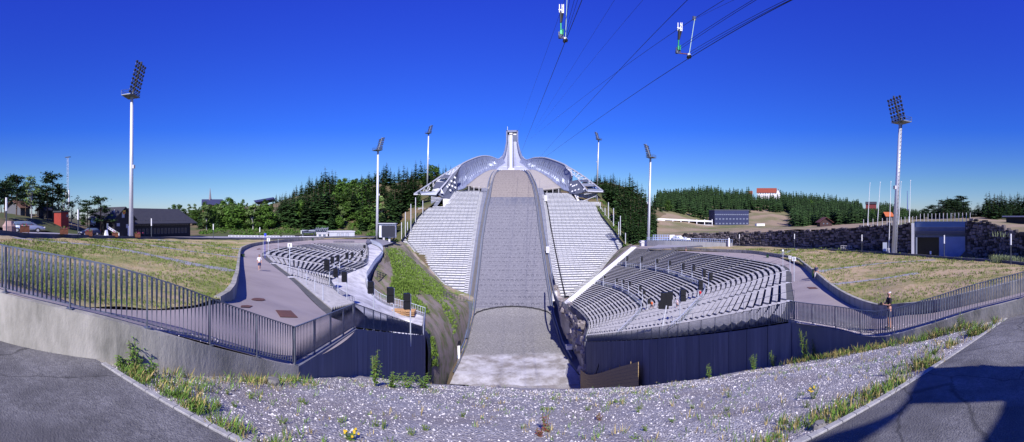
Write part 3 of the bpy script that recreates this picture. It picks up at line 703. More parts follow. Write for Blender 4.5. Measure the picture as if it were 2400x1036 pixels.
IR = [V((14.6, 74.6, -24.4)), P(1378, 785, 79.5), P(1382, 773, 83), P(1380, 760, 87), P(1376, 752, 90), P(1366, 739, 94.5), P(1356, 729, 98), P(1346, 722, 102), P(1342, 719, 104), P(1335, 715, 106)]
ORc, IRc = cr(OR, 26), cr(IR, 26)
ORc[0] = V((15.5, 17.9, -6.25)); IRc[0] = V((14.75, 74.4, -24.3))
rstairs = (.10, .2, .3, .4, .5, .61, .72, .84)
standR, rowsR = stand('large curved concrete bench grandstand filling the right side of the arena', ORc, IRc, 46, 'grandstand', skip=(15, 30), nseg=250, stairs=rstairs)
GROUND.append(([tuple(p) for r in rowsR for p in r], [(i*250+j, i*250+j+1, (i+1)*250+j+1, (i+1)*250+j) for i in range(46) for j in range(249)]))
OL = [(772, 741, 22.6), (682, 656, 37.5), (641, 624, 50), (615, 602, 64), (612, 593, 72), (626, 588, 79), (653, 581, 88), (703, 574.5, 100), (753, 570.5, 108.5), (857, 569.5, 116)]
OL = [P(*q)+V((0, 0, -.04)) for q in OL]
IL = [(830, 717, 54.6), (792, 694, 59.5), (774, 671, 65.7), (772, 656, 70.8), (785, 648, 73.3), (817, 637, 77.9), (855, 621, 86.7), (862, 606, 98), (862, 592, 108), (861, 578.5, 116)]
IL = [P(*q) for q in IL]
OLc, ILc = cr(OL, 24), cr(IL, 24)
lstairs = (.16, .3, .44, .57, .7, .82)
standL, rowsL = stand('smaller curved concrete bench grandstand on the left beside the broad path', OLc, ILc, 18, 'grandstand', skip=(), nseg=110, stairs=lstairs)
GROUND.append(([tuple(p) for r in rowsL for p in r], [(i*110+j, i*110+j+1, (i+1)*110+j+1, (i+1)*110+j) for i in range(18) for j in range(109)]))
M_rail = mat('pale_rail_steel', (.62, .66, .74), .4, .4)
def bars_rail(label, pts, h=1.1, step=.9, name='walkway_railing', m=None, r=.045):
    """railing of upright bars with two rails, drawn heavy enough to see from afar"""
    m = m or M_rail; t = thing(name, label, 'railing', pts[0]); L = seglen(pts); n = max(1, round(L[-1]/step)); U = V((0, 0, 1)); pp = [along(pts, L, i*L[-1]/n) for i in range(n+1)]
    MB().path([p+U*h for p in pp], r, 4).build('rail', m, t); MB().path([p+U*.3 for p in pp], r*.7, 4).build('rail', m, t)
    parts_of([MB().tube(p, p+U*h, r, n=4) for p in sorted(pp, key=lambda q: q.length)], 'upright', 'uprights', m, t); return t
bars_rail('upper curved walkway railing between the bench blocks of the right grandstand', [p+V((0, 0, .05)) for p in rowsR[16][10:248]])
bars_rail('lower curved walkway railing between the bench blocks of the right grandstand', [p+V((0, 0, .05)) for p in rowsR[31][8:248]])
for k, s in enumerate(rstairs):
    j = int(s*249)
    pipe_rail('thin handrail down the %s stairway of the right grandstand counted from the bar fence' % ORD[k], [rowsR[i][j+1]+V((0, 0, .3)) for i in range(0, 46, 2)], h=.75, step=2.4, rails=1, r=.022, group='stair handrails of the right grandstand', name='stair_handrail')
for k, s in enumerate(lstairs):
    j = int(s*109)
    pipe_rail('thin handrail down the %s stairway of the left grandstand counted from the path side' % ORD[k], [rowsL[i][j+1]+V((0, 0, .3)) for i in range(0, 18)], h=.75, step=2.0, rails=1, r=.022, group='stair handrails of the left grandstand', name='stair_handrail')
# wall and fence on the pit side of the right stand
pit = [V((14.45, 75.0, -24.3))]+[p+V((0, 0, -.02)) for p in cr(IR[1:], 20)]+[P(1322, 708, 108), P(1310, 704, 112), P(1301, 688, 122), P(1290, 640, 148)]
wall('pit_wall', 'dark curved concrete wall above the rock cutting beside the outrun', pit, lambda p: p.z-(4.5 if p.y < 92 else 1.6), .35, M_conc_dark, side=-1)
bars_rail('blue grey railing round the lower edge of the right grandstand above the rocks', [p+V((0, 0, 0)) for p in off_line(pit[:22], -.2)], h=1.15, step=.5, name='edge_railing', m=M_steel, r=.035)
# white stair along the far edge of the right stand
mb = MB(); n = 70
a, b = rowsR[0][-1], rowsR[-1][-1]; d = V((b.x-a.x, b.y-a.y, 0)).normalized(); sdv = V((d.y, -d.x, 0))
for i in range(n):
    p = a.lerp(b, (i+.5)/n)+sdv*1.0; mb.box(p+V((0, 0, .3)), ((b-a).length/n*1.0, 1.7, .7), atan2(d.y, d.x))
mb.build('edge_stair', mat('white_stair', (.78, .78, .80), .6)); tag(bpy.data.objects['edge_stair'], 'long bright white stair down the far edge of the right grandstand', 'stairs')
# left stand inner fence and terrace walls
inn = [p+V((0, 0, .1)) for p in cr([P(*q) for q in SLI], 60)]
il = [p for p in off_line(rowsL[-1], 0)]
wall('stand_edge_wall', 'dark low wall under the railing at the foot of the left grandstand', [p+V((0, 0, .05)) for p in rowsL[-1]], lambda p: p.z-2.2, .25, M_conc_dark, side=1)
bars_rail('blue grey railing winding along the foot of the left grandstand', [p+V((0, 0, .05)) for p in rowsL[-1]], h=1.15, step=.45, name='edge_railing', m=M_steel, r=.035)
tt = cr([P(*q) for q in TO], 70)
tw = [p+V((0, 0, .25)) for p in tt]
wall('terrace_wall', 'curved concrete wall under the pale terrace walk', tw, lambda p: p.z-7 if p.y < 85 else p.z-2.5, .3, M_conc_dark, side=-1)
bars_rail('pale railing winding along the outer edge of the terrace walk', off_line(tw, -.1), h=1.25, step=.45, name='terrace_railing', r=.04)
e0, e1 = P(997, 742, 65.9), V((-12.4, 53.9, -16.55))
wall('terrace_end_wall', 'shaded end wall of the terrace walk at its lower corner', [e0+V((0, 0, .3)), e1], lambda p: -32, .3, M_conc_dark, side=1)
bars_rail('railing across the lower end of the terrace walk', [e0+V((0, 0, .3)), e1], h=1.25, step=.4, name='terrace_railing', m=M_rail, r=.035)
# small panels on the terrace end, pallet stack, screen
pz = P(925, 760, 61)
mb = MB(); 
for i in range(3):
    mb.box(P(955, 772, 60)+V((-i*1.6, i*.5, .7)), (1.5, .06, 1.3), -.3)
tag(mb.build('site_screen', M_whitep), 'pale panel screen standing on the end of the terrace walk', 'screen')
t = thing('pallet_stack', 'stack of brown timber boards lying on the end of the terrace walk', 'pallets', P(946, 737, 65))
for k in range(3): 
    mb = MB(); base = P(946, 737, 65)
    for j in range(5): mb.box(base+V((-1.6+j*.8, 0, .1+k*.28)), (.7, 1.6, .1), .1)
    for j in (-.6, 0, .6): mb.box(base+V((0, j, .2+k*.28)), (3.8, .12, .12), .1)
    mb.build('pallet', mat('fresh_timber', (.42, .25, .12), .8, col2=(.33, .2, .1), scale=2), t)
rr2 = random.Random(77); mb = MB()
for k in range(210):
    i = rr2.uniform(.5, 6.2); a = int(i); f = i-a; u = rr2.uniform(.45, .98); c1 = Ra[a].lerp(Ra[a+1], f); c2 = Rc[a].lerp(Rc[a+1], f); c = c1.lerp(c2, u); z = zat(c.x, c.y, -15)
    if z is None or z > c2.z+.5: z = c1.z+(c2.z-c1.z)*u
    sz = rr2.uniform(.7, 1.9)*(1.2-.4*u); vs = []; T_ = Matrix.Rotation(rr2.uniform(0, 6.3), 3, 'Z') @ Matrix.Rotation(rr2.uniform(-.5, .5), 3, 'X')
    for p in ((-1, -1, -1), (1, -1, -1), (1, 1, -1), (-1, 1, -1), (-1, -1, 1), (1, -1, 1), (1, 1, 1), (-1, 1, 1)): vs.append(V((c.x, c.y, z+.1))+T_ @ V([q*sz*rr2.uniform(.35, .75)*(1, .8, .7)[j] for j, q in enumerate(p)]))
    mb.add(vs, [(3, 2, 1, 0), (4, 5, 6, 7), (0, 1, 5, 4), (1, 2, 6, 5), (2, 3, 7, 6), (3, 0, 4, 7)])
tag(mb.build('rock_outcrop', mat('broken_rock', (.40, .36, .34), .9, col2=(.22, .19, .185), scale=.8, island=.4, bump=1, bscale=3)), 'broken pale rock of the cutting between the outrun and the right grandstand', 'rock', kind='stuff')
# wooden hoarding at the foot of the right wall
hp = [P(1361, 886, 82), P(1378, 900, 72), P(1400, 901, 64), P(1440, 893, 54.5), P(1497, 884, 44.5)]
th_ = thing('plank_hoarding', 'curved hoarding of weathered horizontal planks at the foot of the right panel wall', 'hoarding', hp[0])
pts = cr(hp, 24)
for k in range(9):
    wall('plank', None, [p+V((0, 0, 1.75-k*.45)) for p in pts], lambda p: p.z-.42, .07, M_plank, parent=th_, side=1)
for i in range(0, 24, 3): MB().box(pts[i]+V((.15, .1, 0)), (.12, .12, 4.0)).build('back_post', M_plank, th_)
# low left curved wall, kiosk, stairs beside the slope
lw = [P(1014, 815, 70), P(1022, 824, 76), P(1031, 834, 82), P(1044, 846, 90), P(1052, 845, 97), P(1057, 835, 103), P(1063, 800, 112), P(1075, 740, 136), P(1080, 712, 148)]
lwc = cr(lw, 40)
wall('curved_wall', 'low curving concrete wall left of the outrun that rises into a thin fence', lwc[:27], lambda p: p.z-6, .3, mat('panel_concrete_mid', (.24, .24, .25), .85, col2=(.18, .18, .19), scale=.7), side=-1)
bars_rail('thin fence climbing the bank left of the slope above the curved wall', [p+V((0, 0, -.4)) for p in lwc[22:]], h=1.6, step=1.0, name='bank_fence', m=M_steel, r=.04)

# ---- base terrain reaching the horizon, everywhere a little below the detailed ground
import numpy as np
ap = np.array([tuple(p) for p in ALLPTS[::4]]+[tuple(p) for R_ in (rowsR, rowsL) for r in R_ for p in r[::6]])
def base_z(x, y):
    d = (ap[:, 0]-x)**2+(ap[:, 1]-y)**2
    b = np.argpartition(d, 8)[:8]; b = b[np.argsort(d[b])]; ws = 1/(d[b]+4)
    z = float((ws*ap[b, 2]).sum()/ws.sum()); zm = float(ap[b[:5], 2].min()); d0 = sqrt(d[b[0]])
    z = min(z, zm+.3)-3.2
    if -13 < x < 22 and 8 < y < 118: z = min(z, -14-.45*y if y < 60 else -42)
    k = min(1, max(0, (d0-60)/400)); return z*(1-k)+(-12)*k
rads = [3, 8, 14, 20, 27, 35, 44, 54, 65, 77, 90, 104, 120, 137, 155, 175, 197, 220, 245, 275, 310, 350, 400, 460, 600, 900, 1500, 3500]
rows = [[pol(r, 2*pi*k/96, 0) for k in range(97)] for r in rads]
for r_ in rows:
    for p in r_: p.z = base_z(p.x, p.y)-(3.5 if p.length < 16 else 0)
    r_[-1].z = r_[0].z
struct(MB().grid([[Vector((0, 0, rows[0][0].z))]*97]+rows).build('ground', M_hill, None, True))


# ================================================================ CENTRAL WHITE STANDS
def prof_yz():
    out = []
    for i in range(400):
        y = 905-(905-399)*i/399; r, z = zy(y); out.append((z, r, y))
    return out
PY = prof_yz()
def y_of_z(z):      # ground distance Y of the slope at height z (upper part only) and photo row
    for (z0, r0, y0), (z1, r1, y1) in zip(PY, PY[1:]):
        if z0 <= z <= z1 and y0 < 760: return r0+(r1-r0)*(z-z0)/((z1-z0) or 1), y0+(y1-y0)*(z-z0)/((z1-z0) or 1)
    return None
def white_stand(label, lt, rt, ytop, ybot, steps):
    t = thing('white_grandstand', label, 'grandstand', V((0, 200, 0))); z0 = zy(ybot)[1]; z1 = zy(ytop)[1]; n = steps; dz = (z1-z0)/n
    body = MB(); rows = []
    for k in range(n):
        z = z0+dz*(k+1); a = y_of_z(z-dz) or (zy(ybot)[0], ybot); b = y_of_z(z) or (zy(ytop)[0], ytop)
        px = (a[1]+b[1])/2; xl, xr = interp(lt, px), interp(rt, px); Y0, Y1 = a[0], b[0]
        X0, X1 = Y0*tan((xl-CX)/F), Y0*tan((xr-CX)/F)
        rows.append((z, Y0, Y1, X0, X1, dz))
        body.box(((X0+X1)/2, (Y0+Y1)/2+1.2, z-1.6), (X1-X0, Y1-Y0+2.4, 3.2))
    body.build('terrace_body', M_wtread, t)
    for k, (z, Y0, Y1, X0, X1, dz) in enumerate(rows):
        mb = MB(); D = Y1-Y0
        # front bench: long slab cantilevered over the riser; back rest board broken by joints
        mb.box(((X0+X1)/2, Y0-.06, z+.03), (X1-X0, .52, .09))
        nx = max(1, int((X1-X0)/2.1)); wd = (X1-X0)/nx
        for i in range(nx):
            cx_ = X0+(i+.5)*wd; mb.box((cx_, Y0+D*.55, z+dz*.22), (wd-.17, D*.32, dz*.42))
        mb.box(((X0+X1)/2, Y0+D*.3, z-.0), (X1-X0-.05, D*.62, .07))
        mb.build('seat_row', M_white, t)
    return t, rows
LWl = [(452, 1069), (470, 1055), (486, 1041), (487, 996), (500, 990), (545, 960), (568, 955), (623, 1000), (661, 1036), (695, 1078)]
LWr = [(451, 1124), (500, 1115), (585, 1102), (640, 1093), (695, 1086)]
t_, rowsLW = white_stand('tall white stepped seating block left of the landing slope', LWl, LWr, 449, 697, 58)
RWl = [(455, 1278), (500, 1286), (585, 1295), (640, 1304), (697, 1314)]
RWr = [(455, 1334), (472, 1346), (473, 1392), (500, 1404), (572, 1463), (585, 1444), (657, 1381), (697, 1324)]
t_, rowsRW = white_stand('tall white stepped seating block right of the landing slope', RWl, RWr, 454, 699, 58)
def stair_col(label, xc, y0, y1, w, n, cat='stairs', m=None):
    """stairway following the slope profile; xc = [(y, px)]"""
    mb = MB(); z0, z1 = zy(y0)[1], zy(y1)[1]
    for k in range(n):
        z = z0+(z1-z0)*(k+.5)/n; yy = y_of_z(z)
        if yy is None: continue
        Y, py = yy; x = Y*tan((interp(xc, py)-CX)/F); D = 1.0
        mb.box((x, Y, z+.25), (w, .55*(z1-z0)/n/.6+.25, (z1-z0)/n*.5))
    for sx in (-.4, .4): mb.path([V((Y*tan((interp(xc, py)-CX)/F)+sx*w, Y, z_)) for z_, (Y, py) in ((q, y_of_z(q)) for q in fr(z0+.01, z1-.3, 40) if y_of_z(q))], .12, 4)
    o = mb.build('stairway', m or M_white); tag(o, label, cat); 
    sb = MB()
    return o
M_stairw = mat('pale_steps', (.70, .70, .75), .6)
stair_col('white stairway between the left seating block and the grey strip', [(452, 1128), (500, 1119), (585, 1106), (697, 1090)], 697, 452, 1.9, 78)
stair_col('white stairway between the right seating block and its black kerb', [(457, 1274), (500, 1281.5), (585, 1291), (697, 1309)], 697, 457, 1.7, 78)
stair_col('white stairway down the forest side of the left seating block', [(487, 988), (500, 984), (562, 944), (571, 948)], 571, 487, 3.4, 26)
stair_col('white stairway down the forest side of the right seating block', [(473, 1397), (500, 1409), (571, 1468), (575, 1471)], 574, 473, 3.4, 28)
stair_col('lower white stairway between the left seating block and the turf bank', [(571, 950), (623, 994), (661, 1029), (697, 1075)], 697, 571, 2.6, 40)
stair_col('lower white stairway between the right seating block and the dry strip', [(575, 1458), (585, 1448), (657, 1385), (697, 1328)], 697, 575, 2.6, 40)
stair_col('short white stairway beside the left glazed box', [(449, 1070), (470, 1056), (490, 1042)], 490, 449, 2.2, 16)
stair_col('short white stairway beside the right glazed box', [(456, 1334), (472, 1348)], 472, 456, 2.2, 9)
# strips between the seating and the slope
def strip_along(name, tab, o0, o1, y0, y1, m, dz=0, n=60, h=None):
    rows = [[], []]
    for i in range(n+1):
        y = y0+(y1-y0)*i/n; a, b = side(tab, o0, y), side(tab, o1, y); rows[0].append(a+V((0, 0, dz))); rows[1].append(b+V((0, 0, dz)))
    mb = MB()
    if h: mb.grid([[p-V((0, 0, 1)) for p in rows[0]], [p+V((0, 0, h)) for p in rows[0]], [p+V((0, 0, h)) for p in rows[1]], [p-V((0, 0, 1)) for p in rows[1]]])
    else: mb.grid(rows)
    return mb.build(name, m)
M_grey = mat('grey_membrane', (.20, .205, .24), .9, col2=(.15, .155, .19), scale=.5)
for tab, s, nm in ((LX, -1, 'left'), (RX, 1, 'right')):
    tag(strip_along('slope_kerb', tab, s*.05, s*.45, 880, 399, M_steel, h=.35), 'pale kerb along the %s edge of the landing slope' % nm, 'kerb')
    tag(strip_along('side_board', tab, s*.9, s*1.05, 850, 400, M_bluerail, h=.95), 'blue grey board along the %s side of the landing slope' % nm, 'board fence')
    mb = MB(); z0, z1 = zy(800)[1], zy(405)[1]; n = 190
    for i in range(n):
        y = 800-(395)*(i+.5)/n; p = side(tab, s*1.9, y); mb.box(p+V((0, 0, .12)), (1.4, .42, .1))
    for sx in (-.6, .6): mb.path([side(tab, s*1.9+sx, 800-395*(i+.5)/60)+V((0, 0, .1)) for i in range(60)], .07, 4)
    tag(mb.build('side_steps', mat('step_timber', (.22, .20, .19), .85)), 'narrow timber stairway running up the %s side of the slope' % nm, 'stairs')
    tag(strip_along('outer_board', tab, s*2.75, s*2.9, 830, 402, M_bluerail, h=.85), 'second board outside the timber stairway on the %s' % nm, 'board fence')
    struct(strip_along('side_verge', tab, s*.5, s*3.5, 890, 401, M_grey, dz=-.08))
    struct(strip_along('grey_strip', tab, s*2.9, s*6.5, 700, 440, M_grey, dz=-.05))
tag(strip_along('black_kerb', RX, 6.3, 6.8, 745, 456, M_black, h=1.1), 'black kerb wall on the left edge of the right seating block', 'kerb')
# net line across the slope
mb = MB(); pts = []
for i in range(41):
    u = i/40; y = 741-21*sin(pi*u)**.55; r, z = zy(y); xl, xr = interp(LX, y), interp(RX, y); tt_ = (xl+(xr-xl)*u-CX)/F; pts.append(V((r*tan(tt_), r, z+.35+.08*sin(i*1.7))))
for d in (0, .3, .6): mb.path([p+V((0, 0, d*.6-.2)) for p in pts], .07, 4)
for p in pts: mb.tube(p+V((0, 0, -.4)), p+V((0, 0, .35)), .05, n=4)
tag(mb.build('net_barrier', M_black), 'dark rope and net line across the foot of the landing slope', 'net')
# small white boxes beside the slope
def hut(name, label, p, d, m_w, m_r, rot=0, over=.25, cat='hut', door=True, slope=.25):
    t = thing(name, label, cat, p); w_, l_, h_ = d; R = Matrix.Rotation(rot, 3, 'Z')
    MB().box(p+V((0, 0, h_/2)), (w_, l_, h_), rot).build('wall', m_w, t)
    pts = [R @ V((sx*(w_/2+over), -(l_/2+over), h_+(slope*w_/2*(1 if sx > 0 else -1)+slope*w_/2)))+p for sx in (-1, 1)]
    q = [pts[0], pts[1], pts[1]+V((0, 0, .18)), pts[0]+V((0, 0, .18))]
    MB().poly(q, R @ V((0, l_+2*over, 0))).build('roof', m_r, t)
    if door: MB().box(p+R @ V((0, -l_/2-.03, h_*.42)), (w_*.35, .06, h_*.75), rot).build('door', m_w, t)
    return t
p = P(1068, 838, 104); p.z = zat(p.x, p.y) or p.z
hut('kiosk', 'small white hut with a black roof left of the foot of the slope', P(1069, 842, 104), (1.9, 2.2, 3.9), M_whitep, M_black, .2, .3, 'hut')
for (x, y, r, wh, lb) in ((1279, 471, 228, 2.6, 'upper'), (1283.5, 592, 185, 2.3, 'middle'), (1300, 704, 140, 2.6, 'lower')):
    t = thing('equipment_cabinet', '%s small white cabinet on the right side of the landing slope' % lb, 'cabinet', P(x, y, r), 'white cabinets beside the slope')
    MB().box(P(x, y, r)+V((0, 0, wh*.6)), (wh*.62, 1.2, wh*1.25)).build('body', M_whitep, t)
    MB().box(P(x, y, r)+V((0, 0, wh*1.25)), (wh*.7, 1.35, .12)).build('lid', M_conc_lt, t)
    MB().box(P(x, y, r)+V((0, -.63, wh*.6)), (wh*.5, .05, wh*1.0)).build('door', M_conc_lt, t)
t = thing('equipment_cabinet', 'white cabinet on the right edge of the outrun above the rocks', 'cabinet', P(1334, 818, 104), 'white cabinets beside the slope')
MB().box(P(1334, 818, 104)+V((0, 0, .5)), (1.6, 1.1, 1)).build('body', M_whitep, t); MB().box(P(1334, 818, 104)+V((0, 0, 1.05)), (1.8, 1.3, .1)).build('lid', M_conc_lt, t)
# metal stairs left of slope lower part
mb = MB()
for i in range(46):
    u = i/45; c = P(1088+12*u, 792-84*u, 118+30*u); mb.box(c+V((0, 0, .15)), (2.4, .55, .12))
tag(mb.build('steel_stairway', M_steel), 'steel stairway climbing left of the slope from the white hut', 'stairs')

# ================================================================ JUMP: knoll roof, wings, tower, inrun
jump = thing('ski_jump_tower', 'tall mesh clad ski jump tower with two curved wings above the landing slope', 'ski jump', V((0, 330, 20)))
def lp(name, rows, nu, nv, m, parent=jump, solid=.6, **k):
    return loft(name, rows, nu, nv, m, ground=False, parent=parent, solid=solid, **k)
TW = [(317, 385, 1188.5, 1211.5), (335, 372, 1187.8, 1212.6), (350, 358, 1185.5, 1215.5), (365, 343, 1182, 1219), (376, 328, 1178, 1223), (385, 315, 1174, 1227.5), (391, 306, 1171, 1231)]
lp('inrun_side_panel', [[(xl+.5, y, r) for y, r, xl, xr in TW], [(1193.3-.0*(y-317), y+.0, r) for y, r, xl, xr in TW]], 30, 3, M_lilac)
lp('inrun_side_panel', [[(1202, y, r) for y, r, xl, xr in TW], [(xr-.5, y, r) for y, r, xl, xr in TW]], 30, 3, M_lilac)
trk = [(y, r) for y, r, _, _ in TW]+[(396, 301)]
lp('inrun_track', [[(1194, y-.6, r-1.2) for y, r in trk], [(1200.8, y-.6, r-1.2) for y, r in trk]], 30, 2, mat('inrun_white', (.88, .88, .90), .5))
for xa, xb in ((1189.8, 1190.8), (1193, 1193.7), (1201.2, 1202), (1203.2, 1204)):
    lp('track_railing', [[(xa, y-.9, r-1.6) for y, r in trk], [(xb, y-.9, r-1.6) for y, r in trk]], 30, 2, M_mesh_in, solid=.3)
MB().box(P(1198.5, 397.5, 299)+V((0, 0, 0)), (4.2, 2, 1.9)).build('takeoff_table', M_whitep, jump)
# blades: edges that sweep from the tower into the wings
OLt = [(1187, 307, 386), (1187, 331, 369), (1185, 343, 358), (1183, 352, 348), (1179.5, 361, 337), (1176, 367.5, 328), (1172, 372, 320)]
ILt = [(1189, 309, 389), (1188.6, 333, 373), (1187.4, 345, 362), (1186, 357, 351), (1184, 368, 340), (1180.5, 378, 328), (1175, 388, 314)]
mir = lambda L, dx=2400.5, f=1.0: [((dx-x), y, r) for x, y, r in L]
ORt = [(1213.7, 307, 386), (1213.8, 331, 369), (1216, 343, 358), (1218.5, 352, 348), (1221.5, 361, 337), (1225, 368, 328), (1230, 373.5, 320)]
IRt = [(1211.5, 309, 389), (1211.8, 333, 373), (1213.2, 345, 362), (1215, 357, 351), (1218, 368, 340), (1222, 379, 328), (1227.5, 388, 314)]
for o_, i_ in ((OLt, ILt), (ORt, IRt)):
    lp('tower_wind_screen', [o_, i_], 40, 3, M_mesh, solid=1.0)
# head of the tower
hc = P(1200.3, 313, 388)
w_ = 26.5/F*388; t0 = P(1187, 306, 388)
MB().box((hc.x, 392, P(0, 308.3, 388).z), (w_, 12, 1.9)).build('tower_roof', M_mesh, jump)
for x in (1188, 1212.6): MB().box((P(x, 313, 388).x, 392, P(0, 314, 388).z), (1.1, 12, 6.5)).build('tower_cheek', M_mesh, jump)
MB().box((hc.x, 392.5, P(0, 312.2, 388).z), (w_-2, 9, 3.6)).build('start_room_darkness', M_black, jump)  # solid black block painting the darkness inside the start opening
MB().box((P(1207, 316, 388).x, 387, P(0, 316, 388).z), (3.3, 4, .9)).build('balcony', M_whitep, jump)
sb = MB().box((P(1197.5, 314.5, 386).x, 386, P(0, 314.3, 386).z), (3.0, 3, 1.7)); sb.build('start_box', M_whitep, jump)
MB().box((P(1197.5, 314.5, 386).x, 384.4, P(0, 314.3, 384.4).z), (2.6, .2, .7)).build('start_box_window', M_black, jump)
MB().box((P(1207, 327, 378).x, 374, P(0, 327, 376).z), (3.9, 1, 7.2)).build('judge_panel', mat('panel_grey', (.11, .13, .19), .6), jump)
MB().tube(P(1189.5, 306, 388), P(1189.5, 296.5, 388), .18, n=5).build('antenna', M_whitep, jump)
# wings
OW = [(1176, 367.5, 328), (1172, 372, 320), (1166, 373.6, 314), (1158, 370.6, 308), (1150, 367.7, 303), (1140, 366.2, 298), (1130, 366.3, 293), (1120, 368.4, 288), (1110, 371.8, 283), (1100, 376, 278), (1090, 380.8, 272), (1083, 385, 268), (1079, 389, 265), (1073, 400, 258), (1070, 411, 253)]
IW = [(1190, 393.5, 306), (1186, 394, 306), (1181, 395, 305), (1174, 397, 303), (1168, 398.3, 301), (1160, 398.8, 298), (1152, 399.3, 295), (1144, 402.2, 292), (1135, 406.5, 287), (1126, 412, 282), (1116, 418.5, 276), (1108, 425.5, 271), (1101, 432, 267), (1090, 441.5, 259), (1072, 447, 252)]
def midrow(o, i, f, push, yv=0): return [(a[0]+(b[0]-a[0])*f, a[1]+(b[1]-a[1])*f+yv, a[2]+(b[2]-a[2])*f+push) for a, b in zip(o, i)]
def right_of(L): # mirrored with the small differences of the photograph
    out = []
    for x, y, r in L:
        k = min(1, max(0, (1190-x)/110)); out.append((1200.5+(1200.5-x)*(1.0+.075*k), y+3.5*min(1, k*2.2), r))
    return out
for fn, nm in ((lambda L: L, 'left'), (right_of, 'right')):
    o_, i_ = fn(OW), fn(IW)
    lp('wind_screen_wing', [o_, midrow(o_, i_, .35, 3), midrow(o_, i_, .7, 3), i_], 90, 16, M_mesh, solid=.7)
    rim = cru([P(*q)+V((0, -.4, .1)) for q in o_], 60); MB().path(rim, .55, 6).build('wing_rim', mat('rim_grey', (.42, .43, .47), .5, .3), jump)
    # seams of the cladding
    sm = MB(); oo, ii = cru([P(*q) for q in o_], 60), cru([P(*q) for q in i_], 60); m1 = cru([P(*q) for q in midrow(o_, i_, .35, 2.3)], 60); m2 = cru([P(*q) for q in midrow(o_, i_, .7, 2.3)], 60)
    for k in range(3, 57): sm.path(cru([oo[k], m1[min(59, k+1)], m2[min(59, k+2)], ii[min(59, k+3)]], 7), .10+.06*(k % 3 == 0), 4)
    sm.build('cladding_seams', mat('seam_pale', (.36, .40, .48), .4, .5), jump)
    sm = MB()
    for k in range(4, 57, 2): sm.path(cru([oo[k]+V((0, -.1, 0)), m1[min(59, k+1)], m2[min(59, k+3)], ii[min(59, k+5)]], 7), .16, 4)
    sm.build('cladding_shadow_gaps', M_mesh_in, jump)
lp('neck_deck', [[(1169, 389.5, 308), (1200.5, 389.5, 308), (1232, 390.5, 308)], [(1160, 398.5, 299), (1200.5, 400.5, 296), (1243, 399.5, 299)]], 20, 4, M_lilac, solid=.5)
# knoll decks either side of the landing slope
DLo = [(1166, 399.2, 296), (1152, 399.6, 294), (1138, 404.6, 288), (1127, 411, 281), (1116, 418.5, 275), (1105, 428, 267), (1093, 437.5, 258)]
DLi = [(1168.5, 399.6, 294), (1166, 401.5, 284), (1161, 408, 272), (1156.5, 417, 262), (1153, 428, 253), (1149.5, 438, 247), (1145, 443.5, 243)]
for fn in (lambda L: L, lambda L: [(1200.5+(1200.5-x)*(1+.06*min(1, max(0, (1170-x)/70))), y+3.5*min(1, max(0, (y-399)/25)), r) for x, y, r in L]):
    lp('knoll_deck', [fn(DLo), fn(DLi)], 40, 10, M_deck, solid=1.2)
for x0, x1, y0, y1 in ((1093, 1141, 437.5, 449), (1261, 1317, 443, 455)):
    a = P(x0, y1, 250); b = P(x1, y1, 250); zt = P(x0, y0-1, 250).z
    mb = MB().box(((a.x+b.x)/2, a.y+5, (a.z+zt)/2), (b.x-a.x, .4, zt-a.z+1)); mb.build('undercroft_darkness', M_black, jump)  # black sheet in place of the shade under the deck
    MB().box(((a.x+b.x)/2, a.y+.5, a.z-.6), (b.x-a.x+6, 9, .5)).build('undercroft_floor', M_conc_lt, jump)
    for k in range(4):
        MB().box((a.x+(b.x-a.x)*(k+.5)/4, a.y, (a.z+zt)/2), (.35, .35, zt-a.z)).build('undercroft_post', M_conc_lt, jump)
pipe_rail('railing along the walkway on top of the left white seating', [P(1075, 449.5, 240), P(1140, 451.5, 239)], h=1.1, step=2.2, r=.06, m=M_steel)
pipe_rail('railing along the walkway on top of the right white seating', [P(1268, 455.5, 239), P(1333, 456, 238)], h=1.1, step=2.2, r=.06, m=M_steel)
# glazed boxes with triangular canopies at the ends of the wings
def flat(name, pts, m, parent, th=.5, dirv=(0, 1, 0)):
    return MB().poly([P(*q) for q in pts], V(dirv)*th).build(name, m, parent)
bx = thing('spectator_box', 'dark canted spectator box with trussed canopy at the end of the left wing', 'building', P(1040, 465, 238))
flat('facade', [(1079, 389, 246), (1071, 411, 246), (1071, 446, 243), (1057, 467, 237), (1038, 463, 235), (1023, 454, 235)], M_vip, bx, 1.5)
for (x, y) in ((1066, 416), (1058, 424.5), (1065.5, 427.5), (1053, 433), (1060, 436), (1067, 439.5), (1048.5, 437.5), (1044, 442), (1055.5, 446), (1045, 454)):
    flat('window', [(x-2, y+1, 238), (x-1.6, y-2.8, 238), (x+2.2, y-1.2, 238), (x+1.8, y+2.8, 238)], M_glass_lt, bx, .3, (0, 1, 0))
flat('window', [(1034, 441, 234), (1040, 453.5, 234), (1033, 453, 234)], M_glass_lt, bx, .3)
flat('canopy_panel', [(1044, 409, 247), (1058, 410, 244), (1053, 418, 243), (1029, 418, 246)], M_vip, bx, .7)
flat('canopy_panel', [(1021, 426, 246), (1046, 427, 240), (1034, 439, 239), (1014, 443, 242)], M_vip, bx, .7)
flat('canopy_panel', [(982, 448.5, 236), (1027, 449, 233), (1022, 457, 232), (970, 456, 233)], mat('canopy_grey', (.22, .24, .29), .5, .3), bx, .7)
flat('inner_white_wall', [(1014, 444, 241), (1032, 440, 240), (1034, 447, 240), (1025, 452, 240), (1010, 451, 242)], M_white, bx, .5)  # plain white inner walls of the box
flat('inner_white_wall', [(1030, 419, 248), (1054, 419, 246), (1054, 427, 246), (1026, 426, 248)], M_white, bx, .5)
mb = MB(); edge = [P(970, 455.5, 234), P(1003, 434, 243), P(1035, 412, 252), P(1062, 396, 260), P(1079, 386, 266)]
